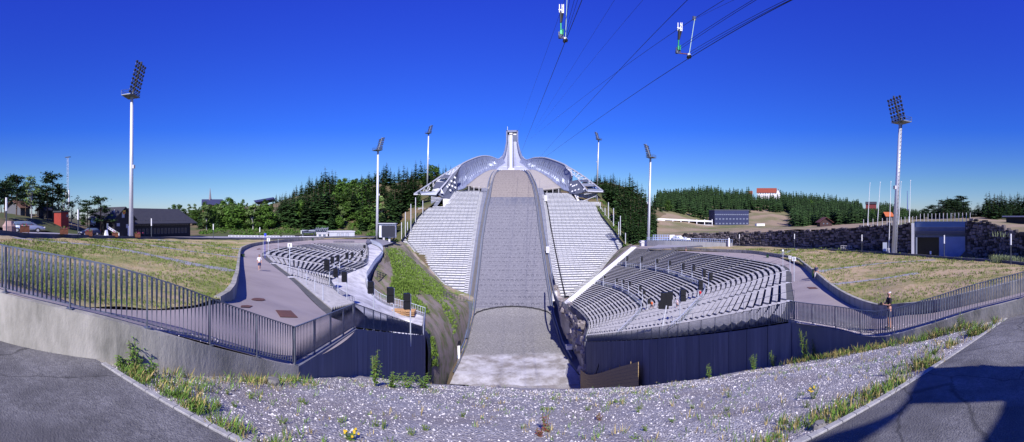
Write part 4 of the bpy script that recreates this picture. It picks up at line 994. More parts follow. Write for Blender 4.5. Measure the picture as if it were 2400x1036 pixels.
mb.path(edge, .55, 6); mb.path([P(1023, 453, 233), P(1046, 427, 238), P(1060, 408, 243), P(1079, 389, 247)], .5, 6); mb.path([P(970, 456, 233), P(1023, 457, 233)], .4, 6); mb.build('canopy_edge', MATS['rim_grey'], bx)
mb = MB(); e2 = cru(edge, 12); e3 = cru([P(985, 456, 236), P(1010, 443, 244), P(1040, 420, 250), P(1078, 392, 262)], 12)
for i in range(11): mb.tube(e2[i], e3[i], .2, n=4); mb.tube(e3[i], e2[i+1], .2, n=4)
mb.path(e3, .22, 4); mb.build('truss', M_white, bx)
flat('support_wall', [(1038, 464, 236), (1055, 467, 236), (1056, 474, 234), (1039, 491, 232)], M_conc_lt, bx, 1.2)
flat('stair_underside', [(1010, 459, 234), (1038, 464, 234), (1024, 484, 231), (1010, 480, 231)], M_vip, bx, .6)
mb = MB()
for k in range(7): a, b = P(1010, 461+k*3, 232.5), P(1034-k*2, 464.5+k*2.7, 232.5); mb.tube(a, b, .16, n=4)
mb.build('stair_tread', M_white, bx)
for x, y in ((1000, 482), (974, 520)): pass
br = thing('spectator_box', 'dark canted spectator box with louvred canopy above the lettering OSLO', 'building', P(1360, 455, 238))
flat('facade', [(1336, 425, 243), (1355, 421, 240), (1376, 448, 234), (1356, 454, 236), (1343, 455, 238), (1334, 453.5, 240)], M_vip, br, 1.5)
for (x, y) in ((1342, 436.5), (1346, 435), (1351, 433), (1341, 448.5), (1348, 446), (1356, 444), (1337.5, 433), (1368.5, 443.5)):
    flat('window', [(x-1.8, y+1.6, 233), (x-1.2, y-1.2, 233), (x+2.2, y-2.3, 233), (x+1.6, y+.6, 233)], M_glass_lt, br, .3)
for k, q in enumerate([[(1356, 421, 240), (1374, 421, 246), (1383, 427, 244), (1362, 426, 238)], [(1363, 430, 238), (1386, 430, 243), (1394, 436.5, 241), (1370, 436.5, 237)], [(1377, 443, 234), (1404, 443, 238), (1413.5, 449, 236), (1379, 448, 233)]]):
    flat('canopy_panel', q, MATS['canopy_grey'] if k else M_vip, br, .6)
flat('louvre', [(1365, 427, 244), (1384, 428, 246), (1386, 430, 246), (1364, 429, 244)], M_white, br, .3)
flat('louvre', [(1372, 437, 242), (1396, 438, 244), (1402, 442, 244), (1378, 442, 242)], mat('blue_glass', (.10, .16, .38), .3), br, .3)
mb = MB(); edge = [P(1325, 388, 266), P(1345, 399, 258), P(1370, 415, 250), P(1392, 432, 243), P(1414, 449, 236)]
mb.path(edge, .55, 6); mb.path([P(1355, 421, 240), P(1377, 448.5, 233), P(1413, 450, 235)], .4, 6); mb.build('canopy_edge', MATS['rim_grey'], br)
e2 = cru(edge[:4], 9); e3 = cru([P(1328, 394, 262), P(1343, 408, 254), P(1356, 419, 246), P(1380, 433, 243)], 9); mb = MB()
for i in range(8): mb.tube(e2[i], e3[i], .2, n=4); mb.tube(e3[i], e2[i+1], .2, n=4)
mb.path(e3, .25, 4); mb.build('truss', M_white, br)
flat('soffit', [(1356, 454, 237), (1376, 449.5, 234), (1402, 450.5, 236), (1398, 453, 240)], M_white, br, .3)
flat('name_wall', [(1356, 455, 239), (1398, 452, 240), (1398, 470, 238), (1388, 473, 237), (1361, 474, 237)], mat('name_wall_grey', (.30, .32, .38), .7), br, .6)
flat('support_wall', [(1346, 456, 238), (1355, 455, 238), (1358, 474, 236), (1354, 473, 236)], M_conc_lt, br, .8)
tc = bpy.data.curves.new('lettering', 'FONT'); tc.body = 'OSLO'; tc.size = 2.9; tc.extrude = .1; tc.align_x = 'CENTER'
to = bpy.data.objects.new('lettering', tc); C.objects.link(to); to.parent = br; tp = P(1376, 464, 235.5); to.location = tp-br.location; to.rotation_euler = (radians(90), 0, -.17); to.scale = (.82, 1, 1)
bpy.context.view_layer.update(); lm = bpy.data.meshes.new_from_object(to); lm.materials.clear(); lm.materials.append(M_black)
lo = bpy.data.objects.new('lettering', lm); C.objects.link(lo); lo.parent = br; lo.location = to.location; lo.rotation_euler = to.rotation_euler; lo.scale = to.scale; bpy.data.objects.remove(to)
MB().path([P(1362, 473, 234), P(1398, 459, 235)], .2, 4).build('stair_rail', M_white, br)
for x in (1399.5,): MB().tube(P(x, 452, 238), P(x, 482, 233), .3, n=6).build('column', M_steel, br)

# ================================================================ STONE WALL, ENTRANCE, CONCRETE WALL (right)
SWb = [(1600, 568, 178), (1640, 569.5, 172), (1720, 573, 161), (1790, 576, 151), (1850, 579, 141), (1900, 582, 131), (1940, 584, 124), (2000, 587, 114), (2050, 591, 107), (2090, 595, 100), (2137, 599, 95)]
SWt = [(1600, 547.5), (1640, 546.5), (1720, 544.5), (1790, 542.5), (1850, 541), (1900, 539.5), (1940, 537), (2000, 532), (2050, 528.5), (2090, 526), (2137, 523)]
def stone_wall(label, base, tops, seed, size=1.15):
    rnd = random.Random(seed); b = cru([P(*q) for q in base], 80); tt_ = cru([P(x, y, base[i][2]) for i, (x, y) in enumerate(tops)], 80); L = seglen(b); mb = MB()
    core = MB(); core.grid([[p-V((0, 0, .6)) for p in b], [V((p.x, p.y, q.z-.25)) for p, q in zip(b, tt_)]])
    t = thing('stone_wall', label, 'wall', b[0])
    back = off_line(b, -1.2); core.grid([[V((p.x, p.y, q.z-.25)) for p, q in zip(b, tt_)], [V((p.x, p.y, q.z-.25)) for p, q in zip(back, tt_)], [V((p.x, p.y, q.z-8)) for p, q in zip(back, tt_)]])
    core.build('core', mat('stone_gap', (.03, .028, .032), .95), t)
    z = 0; zmax = max(q.z-p.z for p, q in zip(b, tt_))
    while z < zmax+.4:
        hh = size*rnd.uniform(.5, .8); s = rnd.uniform(0, 1)
        while s < L[-1]-.3:
            ww = size*rnd.choice((.5, .7, .9, 1.2, 1.7))*rnd.uniform(.85, 1.15)
            p = along(b, L, min(s+ww/2, L[-1])); q = along(tt_, seglen_t, min((s+ww/2)/L[-1], 1)*seglen_t[-1]) if False else None
            k = min(78, bisect.bisect_right(L, min(s+ww/2, L[-1]))-1); top = tt_[k].z
            zz = p.z+z+.22*sin(s*.9+z)+rnd.uniform(-.10, .10)
            if zz+hh*.5 < top+rnd.uniform(-.1, .35):
                a = b[min(k+1, 79)]-b[max(k, 0)]; an = atan2(a.y, a.x); pr = rnd.uniform(-.06, .14)
                nrm = V((-sin(an), cos(an), 0)); hh2 = hh*rnd.uniform(.8, 1.3)
                w2, h2 = ww*.5-.04, hh2*.5-.035; c = V((p.x, p.y, zz+hh*.5))-nrm*0; tdir = V((cos(an), sin(an), 0)); f = -nrm if (c-nrm).length < c.length else nrm
                ring = []
                for (u, v_) in ((-1, -1), (0, -1.05), (1, -1), (1.04, 0), (1, 1), (0, 1.04), (-1, 1), (-1.04, 0)):
                    ring.append((u*rnd.uniform(.86, 1)*w2, v_*rnd.uniform(.84, 1)*h2))
                vs = [c+tdir*u+V((0, 0, v_))-f*.3 for u, v_ in ring]+[c+tdir*u+V((0, 0, v_))+f*(.08+pr) for u, v_ in ring]+[c+tdir*u*.7+V((0, 0, v_*.7))+f*(.2+pr) for u, v_ in ring]
                fs = []
                for o in (0, 8):
                    for e in range(8): e2 = (e+1) % 8; fs.append((o+e, o+e2, o+8+e2, o+8+e))
                fs.append(tuple(range(16, 24))); mb.add(vs, fs)
            s += ww
        z += hh
    mb.build('stonework', M_stone, t); return t
seglen_t = [0, 1]
stone_wall('long dark dry stone wall beyond the right lawn left of the tunnel entrance', SWb, SWt, 3)
stone_wall('dark dry stone wall right of the tunnel entrance with a sloping top', [(2262, 605, 86), (2290, 607, 83), (2320, 611, 78), (2360, 615, 72), (2400, 620, 67), (2490, 628, 60)], [(2273, 518), (2292, 518), (2320, 523), (2360, 536), (2400, 548), (2490, 560)], 5, .95)
ent = thing('tunnel_entrance', 'concrete tunnel entrance with a dark opening between the two stone walls', 'building', P(2180, 602, 92))
def wq(name, x0, x1, y0, y1, r0, r1, m, th=.6, parent=None, x0t=None, x1t=None):
    a, b, c, d = P(x0, y1, r0), P(x1, y1, r1), P(x1t if x1t is not None else x1, y0, r1), P(x0t if x0t is not None else x0, y0, r0)
    n = V((-(b.y-a.y), b.x-a.x, 0)).normalized(); n = n if n.dot(a) > 0 else -n
    return MB().poly([a, b, c, d], n*th).build(name, m, parent)
M_entc = mat('entrance_concrete', (.13, .15, .23), .7, col2=(.10, .12, .19), scale=.6)  # bluish tone of the shaded entrance put into the concrete colour
wq('column', 2136, 2143, 523, 602, 92, 92, M_white, 1.5, ent)
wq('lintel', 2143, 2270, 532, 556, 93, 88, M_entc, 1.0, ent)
wq('lintel', 2143, 2268, 542, 549, 92.3, 87.3, mat('dark_band', (.09, .095, .12), .6), .5, ent)
wq('parapet', 2143, 2273, 519, 533, 94, 89, mat('blue_glass_rail', (.10, .17, .32), .2), .3, ent)
wq('side_wall', 2201, 2258, 555, 603, 90, 87, mat('blue_shade_concrete', (.21, .27, .42), .6, col2=(.17, .22, .36), scale=.8), .6, ent, x1t=2268)  # blue of the shade mixed into this wall's colour
wq('tunnel_darkness', 2143, 2205, 553, 601, 96, 94, M_black, .4, ent)  # black sheet just inside the mouth, standing in for the tunnel's darkness
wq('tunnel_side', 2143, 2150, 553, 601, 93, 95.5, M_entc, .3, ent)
wq('edge_fin', 2259, 2263, 518, 604, 86, 86, mat('fin_pale', (.5, .53, .6), .6), .8, ent, x0t=2271, x1t=2276)
tag(wq('litter_bin', 2179, 2183, 589, 596, 91, 91, M_whitep, .5), 'small pale box standing in the dark tunnel mouth', 'box')
tag(wq('utility_cabinet', 2069, 2079, 569, 589, 97, 97, mat('cabinet_blue', (.45, .5, .6), .6), 1.0), 'grey utility cabinet before the stone wall beside the flagpole', 'cabinet')
# concrete wall with railing left of the stone wall
cw = [P(1517, 567, 176), P(1560, 567.5, 170), P(1620, 568, 161), P(1680, 568.5, 154), P(1717, 569, 150)]
cwb = [P(1515, 583, 150)]
cwt = cr([P(1517, 563, 158), P(1560, 564, 152), P(1620, 566, 149), P(1680, 568, 148), P(1717, 569.5, 148)], 30)
wall('concrete_wall', 'grey concrete wall behind the top of the right grandstand with a railing on it', cwt, lambda p: p.z-4.2, .5, mat('wall_grey', (.30, .30, .31), .85, col2=(.24, .24, .25), scale=.8, stretch=(1, 1, .2)), side=-1)
bars_rail('pale railing on the grey concrete wall behind the right grandstand', cwt, h=1.2, step=.7, m=mat('blue_white_rail', (.45, .55, .8), .5), r=.05)
mb = MB().box(P(1708, 566, 147)+V((0, 0, -.3)), (.5, .5, 3.2)); tag(mb.build('gate_post', M_whitep), 'white post at the end of the grey concrete wall', 'post')

# ================================================================ BUILDINGS
def boxpts(a, b, depth):
    """frame from front-left a to front-right b (ground points), depth away from the camera"""
    u = V((b.x-a.x, b.y-a.y, 0)); n = V((-u.y, u.x, 0)).normalized(); n = n if n.dot(a) > 0 else -n
    return u, n*depth
M_frame = mat('window_frame', (.16, .16, .17), .7)
def building(name, label, a, b, depth, h, m_w, m_r, roof='gable', rh=2.5, wins=(), over=.5, ridge_along=True, win_m=None, cat='building'):
    t = thing(name, label, cat, a); u, n = boxpts(a, b, depth); L = u.length; e = u.normalized(); nn = n.normalized(); U = V((0, 0, 1)); zb = min(a.z, b.z)-(1.5 if a.length < 250 else 5); A = V((a.x, a.y, zb)); H = h+a.z-zb
    mb = MB(); mb.poly([A, A+u, A+u+n, A+n], U*H)
    if roof == 'gable':
        if ridge_along:
            for s in (0, 1): mb.add([A+u*s+U*H, A+u*s+n+U*H, A+u*s+n*.5+U*(H+rh)], [(0, 1, 2)])
        else:
            for s in (0, 1): mb.add([A+n*s+U*H, A+n*s+u+U*H, A+n*s+u*.5+U*(H+rh)], [(0, 1, 2)])
    mb.build('wall', m_w, t); rb = MB()
    if roof == 'gable':
        if ridge_along: X, D = e, n; Lx, base = L, A
        else: X, D = nn, u; Lx, base = depth, A
        D1 = D.normalized(); sl = rh/(D.length/2)
        for s in (0, 1):
            ea = base+(D if s else V((0, 0, 0)))+D1*(over if s else -over)+U*(H-sl*over+.02); ri = base+D*.5+U*(H+rh+.02)
            rb.poly([ea-X*over, ea+X*(Lx+over), ri+X*(Lx+over), ri-X*over], U*.22)
    else: rb.poly([A-e*over-nn*over+U*H, A+u+e*over-nn*over+U*H, A+u+n+e*over+nn*over+U*H, A+n-e*over+nn*over+U*H], U*.35)
    rb.build('roof', m_r, t)
    for (f, z, ww, hh) in wins:
        c = A+u*f+U*(z+a.z-zb)-nn*.04; w = MB().poly([c-e*ww/2, c+e*ww/2, c+e*ww/2+U*hh, c-e*ww/2+U*hh], nn*.1); wo = w.build('window', win_m or M_glass, t)
        fo = MB()
        for s in (-1, 1): fo.poly([c+e*(s*ww/2-.05)-nn*.02, c+e*(s*ww/2+.05)-nn*.02, c+e*(s*ww/2+.05)-nn*.02+U*hh, c+e*(s*ww/2-.05)-nn*.02+U*hh], nn*.12)
        for z_ in (0, hh-.08): fo.poly([c-e*(ww/2+.05)-nn*.02+U*z_, c+e*(ww/2+.05)-nn*.02+U*z_, c+e*(ww/2+.05)-nn*.02+U*(z_+.1), c-e*(ww/2+.05)-nn*.02+U*(z_+.1)], nn*.12)
        fo.build('frame', M_frame, wo)
    return t
# black timber hall behind the left mast
a, b = P(313, 555, 107), P(446, 555, 122)
wn = [((k+.5)/24, 3.0, .55, 1.5) for k in range(23)]+[((k+.5)/16, .6, .7, 1.5) for k in range(15)]
hall = building('timber_hall', 'long black timber hall with a broad dark roof behind the left light mast', a, b, 14, 4.2, M_blackwood, M_roof, rh=3.6, wins=wn, over=1.6, win_m=mat('dim_window', (.06, .05, .04), .3))
a, b = P(268, 553, 100), P(316, 555, 104)
gab = building('timber_hall', 'black gabled timber house with a white door left of the left light mast', a, b, 12, 4.4, M_blackwood, M_roof, rh=2.9, ridge_along=False, over=.5, wins=[(.18, 2.4, 1.0, .9), (.62, 1.9, .8, 1.1), (.8, 1.9, .8, 1.1), (.42, 4.6, .9, 1.5)], win_m=mat('pale_window', (.4, .42, .45), .3))
u, n = boxpts(a, b, 12); e = u.normalized(); nn = n.normalized(); c = a+u*.75-nn*.1
MB().poly([c-e*.7, c+e*.7, c+e*.7+V((0, 0, 2.5)), c-e*.7+V((0, 0, 2.5))], nn*.12).build('door', M_whitep, gab)
c = a+u*.45-nn*.15+V((0, 0, 6.1)); sh = MB(); sh.poly([c+e*x+V((0, 0, z)) for x, z in ((-.45, .5), (.45, .5), (.45, -.2), (.2, -.55), (-.2, -.55), (-.45, -.2))], nn*.1); so_ = sh.build('sign_board', mat('sign_yellow', (.75, .5, .06), .5), gab)
MB().poly([c+e*x+V((0, 0, z))-nn*.03 for x, z in ((-.28, .05), (.28, .05), (.28, -.2), (0, -.45), (-.28, -.2))], nn*.02).build('sign_emblem', mat('sign_red', (.6, .05, .05), .5), so_)
for x, y0, y1 in ((268, 493, 512), (277, 494, 510), (283, 495, 520)):
    tag(MB().tube(P(x, y1, 103), P(x, y0-2, 103), .13, n=6).build('chimney_pipe', M_whitep), '%s pale pipe rising by the roof of the black gabled house' % ('left' if x == 268 else 'middle' if x == 277 else 'right'), 'pipe')
building('red_shed', 'small red timber shed on the rise behind the silver car', P(143, 518, 90), P(161, 519, 92), 2.2, 2.0, M_red, M_roof, roof='flat', over=.2, wins=[(.8, .9, .6, .6)])
building('cabin', 'grey cabin with a brown roof among the pines at the left', P(48, 506, 100), P(70, 507, 102), 6, 2.2, mat('grey_boards', (.12, .12, .13), .8), mat('brown_roof', (.16, .09, .07), .8), rh=1.8, over=.6)
building('cabin', 'dark cabin half hidden behind the pines left of the red shed', P(108, 508, 108), P(134, 509, 110), 5, 1.8, M_blackwood, M_roof, rh=1.2)
# church on the hill
a, b = P(474, 490, 318), P(521, 490, 318); a.z += .5
ch = building('stave_church', 'dark roofed church with a thin red based spire behind the trees at the left', a, b, 12, 3.2, mat('church_red', (.30, .09, .06), .8), mat('church_roof', (.035, .04, .09), .6), rh=4.3, over=.6)
c = P(492.5, 476, 324); tw_ = MB().box(c+V((0, 0, 1.2)), (2.0, 2.0, 4.5)); tw_.tube(c+V((0, 0, 3.2)), c+V((0, 0, 12.5)), 1.1, .08, n=8); tw_.build('spire', mat('spire_grey', (.22, .2, .22), .6), ch)
for q in (474, 521): MB().tube(P(q, 476, 324), P(q+(-1 if q < 490 else 1), 470.5, 324), .3, .08, n=5).build('roof_finial', mat('church_red', (.3, .1, .1)), ch)
tag(MB().poly([P(594, 470, 320), P(641, 462, 320), P(641, 466, 310), P(600, 474, 310)], V((0, 3, -2))).build('sloping_roof', mat('church_roof', (.035, .04, .09))), 'dark sloping roof showing above the trees left of the spruces', 'roof')
# grey box building by the left stand, fences, lift
building('service_building', 'long low pale concrete building behind the left grandstand', P(772, 558, 150), P(831, 559, 152), 6, 2.3, mat('service_grey', (.50, .51, .55), .8, col2=(.38, .39, .43), scale=.4), M_conc_lt, roof='flat', over=.2, wins=[(.35, .2, .9, 1.7), (.5, .2, .9, 1.7), (.7, .2, .9, 1.7)], win_m=mat('metal_door', (.4, .42, .47), .6))
building('lift_cabin', 'small pale cabin with windows below the ski lift station', P(742, 558, 150), P(768, 558, 150), 4, 1.7, M_conc_lt, M_conc_lt, roof='flat', wins=[(.3, .7, .9, .7), (.7, .7, .9, .7)], over=.2)
lf = thing('ski_lift_station', 'grey steel ski lift station with cable wheel behind the left grandstand', 'ski lift', P(735, 556, 156))
c = P(735, 556, 156); mb = MB()
for x, y in ((710, 556), (737, 556), (760, 555)): MB().tube(P(x, y, 156), P(x, y-16, 156), .28, n=6).build('column', M_steel, lf)
mb.path([P(708, 541, 156), P(768, 543, 156)], .45, 6); mb.path([P(708, 543, 154), P(740, 538, 158), P(770, 536, 156)], .3, 6)
for k in range(7): mb.tube(P(738+k*4.5, 544, 155), P(742+k*4.5, 534+random.uniform(-2, 2), 155), .2, n=5)
mb.build('girder', M_steel, lf); wv = []
wb = MB(); ce = P(722, 545, 155)
for k in range(20): a1, a2 = 2*pi*k/20, 2*pi*(k+1)/20; wb.tube(ce+V((2.2*cos(a1), 2.2*sin(a1), 0)), ce+V((2.2*cos(a2), 2.2*sin(a2), 0)), .2, n=5)
for k in range(5): a1 = 2*pi*k/5; wb.tube(ce, ce+V((2.2*cos(a1), 2.2*sin(a1), 0)), .1, n=4)
wb.build('cable_wheel', M_steel, lf)
def board_fence(label, a, b, n, h=1.3, m=M_whitep, rails=3):
    t = thing('rail_fence', label, 'fence', a)
    for k in range(n+1): p = a.lerp(b, k/n); MB().box(p+V((0, 0, h/2)), (.16, .16, h)).build('post', m, t)
    mb = MB(); u = (b-a); an = atan2(u.y, u.x)
    for k in range(rails): mb.box((a+b)/2+V((0, 0, h*(k+.8)/rails)), (u.length, .06, .16), Matrix.Rotation(an, 3, 'Z') @ Matrix.Rotation(-math.asin(u.z/u.length), 3, 'Y'))
    mb.build('rails', m, t); return t
board_fence('long white rail fence along the far road behind the left lawn', P(536, 559, 140), P(655, 560, 146), 16, 1.2)
board_fence('shorter white rail fence right of the long one behind the left lawn', P(663, 560, 147), P(690, 560, 149), 4, 1.2)
board_fence('white rail fence in front of the ski lift cabin', P(703, 561, 143), P(768, 562, 145), 9, 1.1)
# score board on two legs
sc = thing('score_board', 'dark blank score board with a pale frame on two legs beside the white stand', 'score board', P(907, 578, 165))
c = P(908, 541, 165); MB().box(c+V((0, .5, 0)), (7.2, 1.6, 5.6), -.0).build('frame', mat('board_frame', (.6, .62, .68), .6), sc)
MB().box(P(910, 541.5, 164), (5.9, .25, 4.6)).build('screen', mat('dead_screen', (.03, .032, .045), .4), sc)
MB().box(P(908, 525, 165)+V((0, .3, .2)), (7.9, 2.6, .4)).build('roof', mat('rim_grey', (.42, .43, .47)), sc)
for x in (900, 913): MB().box(P(x, 569, 165.5), (.8, .8, 4.8)).build('leg', M_conc_lt, sc)
tag(MB().box(P(890, 541, 165), (1.0, 2.2, 5.4)).build('side_cabinet', M_whitep), 'white cabinet standing against the left side of the score board', 'cabinet') if 0 else None
# right hillside buildings
building('dark_block', 'dark blue box building with three rows of windows on the right hillside', P(1675, 531, 278), P(1755, 532, 286), 16, 11.6, mat('block_dark', (.028, .036, .10), .7, col2=(.02, .027, .08), scale=.5), mat('block_roof', (.13, .14, .18), .6), roof='flat', over=.3, win_m=mat('block_window', (.16, .19, .28), .25), wins=[((k+.5)/10, z, 1.3, 1.0) for z in (1.6, 4.9) for k in range(10)]+[((k+.5)/16, 8.2, 1.3, .7) for k in range(16)])
wb_ = thing('low_white_building', 'long low white building with open bays on the right hillside', 'building', P(1541, 524, 258))
a, b = P(1538, 525, 262), P(1669, 529, 276); u, n = boxpts(a, b, 6); e = u.normalized(); nn = n.normalized(); U = V((0, 0, 1))
MB().poly([a+U*2.9, b+U*2.5, b+n+U*2.5, a+n+U*2.9], U*1.0).build('roof', M_whitep, wb_); MB().poly([a+n*.9-U, b+n*.9-U, b+n-U, a+n-U], U*4).build('back_wall', mat('bay_grey', (.12, .14, .2), .7), wb_)
MB().poly([a-nn*1.5-U*.9, b-nn*1.5-U*.9, b-nn*1.2-U*.9, a-nn*1.2-U*.9], U*1.5).build('parapet', M_conc_lt, wb_)
for k in range(8):
    p = a+u*(k/7); MB().box(p+U*1.2, (.45, .45, 3.6)).build('column', M_whitep, wb_)
MB().poly([a, a+u*.14, a+u*.14+n*.3, a+n*.3], U*3).build('end_wall', M_whitep, wb_)
tag(wall('ramp_wall', None, cr([P(1590, 541, 240), P(1640, 544, 236), P(1690, 547, 232)], 10), lambda p: p.z-1.4, .4, M_whitep, side=-1), 'low white wall along the ramp below the low white building', 'wall')
tag(wall('ramp_wall', None, cr([P(1669, 529.5, 270), P(1740, 535, 262), P(1806, 538, 255)], 10), lambda p: p.z-1.0, .4, M_conc_lt, side=-1), 'pale low wall along the track below the dark blue block', 'wall')
tag(MB().box(P(1781, 528.5, 275)+V((0, 0, .5)), (7, 2.2, 1.6)).build('trailer', M_whitep), 'white trailer standing on the turf right of the dark blue block', 'trailer')
a, b = P(1774, 456, 484), P(1820, 456, 484)
big = building('lodge', 'large white lodge with red tiled roofs on top of the far wooded ridge', a, b, 18, 2.4, M_whitep, M_redroof, rh=6, over=.5, wins=[((k+.5)/8, 1, 1.2, 1.8) for k in range(8)])
building('lodge_wing', 'small gabled red roofed house right of the lodge on the ridge', P(1819, 459, 484), P(1829, 459, 484), 10, 4, M_whitep, M_redroof, rh=4.5, ridge_along=False)
building('lodge_wing', 'small red roofed house left of the lodge on the ridge', P(1755, 458, 484), P(1763, 458, 484), 8, 2, M_redroof, M_redroof, rh=3.5)
building('log_cabin', 'dark log cabin with a reddish roof at the forest edge behind the stone wall', P(1922, 528, 240), P(1950, 528, 242), 8, 2.2, mat('log_brown', (.06, .03, .03), .8), mat('cabin_roof', (.15, .06, .05), .8), rh=2.6, ridge_along=False, over=1.0, wins=[(.3, .6, .8, .8), (.6, .6, .8, .8)])
building('hill_house', 'red house among the trees on the far ridge above the flagpoles', P(2029, 483, 470), P(2054, 484, 470), 8, 2.6, mat('far_red', (.22, .05, .05), .8), M_roof, rh=2.6)
building('hill_house', 'orange roofed house behind the right light mast', P(2077, 513, 260), P(2094, 513, 262), 8, 1.8, M_blackwood, mat('orange_tiles', (.45, .12, .04), .7), rh=2.6)
building('hill_house', 'pale modern house with large windows right of the light mast', P(2108, 500, 440), P(2132, 501, 440), 8, 4.2, mat('pale_wall', (.5, .5, .52), .7), M_roof, roof='flat', wins=[(.3, .8, 3, 2), (.7, .8, 3, 2)])
building('pavilion', 'low dark pavilion with a thin pale roof at the far right behind the wall', P(2358, 528, 105), P(2440, 530, 100), 8, 2.2, M_blackwood, M_conc_lt, roof='flat', over=.8)
tag(MB().box(P(1508, 577, 165)+V((0, 0, 1.2)), (2.6, 2.2, 2.4)).box(P(1508, 567.5, 165), (3.6, 2.6, .3)).build('ticket_booth', M_conc_lt), 'small pale booth with a flat roof beside the foot of the far light mast', 'booth')

# ================================================================ LIGHT MASTS, POLES
def sp(x, y, r): return P(x, y, r)
def light_mast(label, base, top, r_b, r_t, face, n=4, seed=0, group='tall floodlight masts', lean=.28):
    """base, top: world points; face: azimuth the lamps look at"""
    t = thing('light_mast', label, 'light mast', base, group); U = V((0, 0, 1)); mb = MB()
    mb.tube(base-U*1.0, top, r_b, r_t, n=14); mb.build('pole', M_mast, t, smooth=True)
    h = (top-base).length; ax = (top-base).normalized()
    fd = V((sin(face), cos(face), 0)); sd_ = V((cos(face), -sin(face), 0))
    pm = MB(); pc = top-fd*.3; pm.box(pc+U*.1, (3.8, 3.0, .22), -face); pm.build('platform', M_steel, t)
    rl = MB()
    cs = [pc+sd_*a*1.9-fd*b*1.5*-1 for a, b in ((-1, -1), (1, -1), (1, 1), (-1, 1))]; cs.append(cs[0])
    for a, b in zip(cs, cs[1:]):
        for z in (.6, 1.15): rl.tube(a+U*z, b+U*z, .04, n=4)
        rl.tube(a, a+U*1.15, .05, n=4)
    rl.build('platform_rail', M_steel, t)
    up = (U+fd*lean).normalized(); head = top+fd*.4
    hm = MB(); hm.tube(top, head+up*(n*1.9+.4), .22, n=6)
    for k in range(n): z = 1.1+k*1.9; hm.tube(head+up*z-sd_*2.5, head+up*z+sd_*2.5, .10, n=5)
    hm.build('lamp_frame', M_steel_d, t)
    for k in range(n):
        z = 1.1+k*1.9
        for row in (-.52, .52):
            for j in range(5):
                c = head+up*(z+row)+sd_*(-2.2+j*1.1); d = (fd*1.0-U*.75).normalized()
                lm_ = MB(); lm_.tube(c-d*.25, c+d*.12, .16, .36, n=9); lm_.tube(c+d*.12, c+d*.16, .36, .34, n=9)
                lm_.build('lamp', M_lamp, t)
    lad = MB(); ld = V((ax.x, ax.y, ax.z))
    q = -sd_*(r_b+.16)
    for k in range(int(h/.9)): f = k*.9/h; c = base.lerp(top, f)-sd_*(r_b+(r_t-r_b)*f+.12); lad.box(c, (.22, .1, .06), -face)
    for sx in (-.1, .1): lad.tube(base-sd_*(r_b+.12)+fd*sx, top-sd_*(r_t+.12)+fd*sx, .03, n=4)
    lad.build('ladder', M_steel_d, t)
    bx_ = MB().box(base.lerp(top, .5)+fd*(r_b), (.7, .5, .8), -face); bx_.build('junction_box', M_conc_lt, t)
    return t
M_lamp = mat('lamp_housing', (.05, .052, .06), .35, .5)
masts = [
 ('tallest looking light mast in front of the black timber halls at the left', (307, 556, 92), (309, 226, 92), .56, .36, 1.05, 4),
 ('light mast standing beside the dark score board', (883.5, 559, 168), (886, 353, 168), .62, .4, .75, 3),
 ('slim light mast rising from the spruces left of the ski jump', (1001.5, 430, 262), (1004.5, 313, 262), .62, .42, .8, 3),
 ('slim light mast rising behind the spruces right of the ski jump', (1399.5, 430, 275), (1403, 328, 275), .62, .42, -.9, 3),
 ('light mast by the pale booth at the end of the grey concrete wall', (1519, 580, 162), (1524.5, 370, 162), .62, .4, -.85, 3),
 ('light mast with a dark shaded side in front of the stone wall at the right', (2095, 592, 92), (2110.5, 287, 92), .66, .42, -1.25, 3)]
for lb, b_, t_, ra, rb_, f, n in masts: light_mast(lb, P(*b_), P(*t_), ra, rb_, f, n)
def lawn_lamp(label, x, y0, y1, r, frac=.36):
    a, b = P(x, y1, r), P(x, y0, r); t = thing('bollard_lamp', label, 'lamp post', a, 'slim lamp posts with white tops along the lawns'); m = a.lerp(b, 1-frac)
    MB().tube(a-V((0, 0, .3)), m, .085, n=7).build('post', M_steel_d, t); MB().tube(m, b, .13, n=8).build('light_tube', M_whitep, t); MB().tube(a, a+V((0, 0, .06)), .22, n=8).build('base_plate', M_steel_d, t)
LL = [(15, 463, 550, 47), (183, 491, 557, 62), (355, 512, 560, 90), (500, 525, 563, 110), (609, 533, 563, 123), (706, 540, 562, 134)]
for k, q in enumerate(LL): lawn_lamp('slim lamp post with white top, %s from the left edge along the left lawn' % ORD[k], *q)
RL = [(1733, 549, 576, 148), (1862, 548, 581, 130), (2020, 550, 592, 103), (2213, 551, 606, 76), (2369, 548, 620, 57)]
for k, q in enumerate(RL): lawn_lamp('slim lamp post with white top, %s from the grandstand along the right lawn' % ORD[k], *q)
# flagpoles
FP = [(2033, 531, 2039, 430, 112), (2056, 529, 2063, 428, 112), (2083, 588, 2088, 427, 98), (2106, 524, 2112, 427, 105), (2131, 522, 2134, 424, 106)]
for k, (x0, y0, x1, y1, r) in enumerate(FP):
    a, b = P(x0, y0+2, r), P(x1, y1, r); t = thing('flagpole', 'bare white flagpole, %s from the left behind the stone wall' % ORD[k] if k != 2 else 'taller bare white flagpole on a round foot before the stone wall', 'flagpole', a, 'bare white flagpoles')
    MB().tube(a, b, .11, .05, n=7).build('pole', M_whitep, t); MB().tube(b, b+V((0, 0, .25)), .12, n=6).build('cap', M_whitep, t)
    if k == 2: MB().tube(a-V((0, 0, .2)), a+V((0, 0, .9)), .55, .4, n=10).build('foot', M_conc_lt, t)
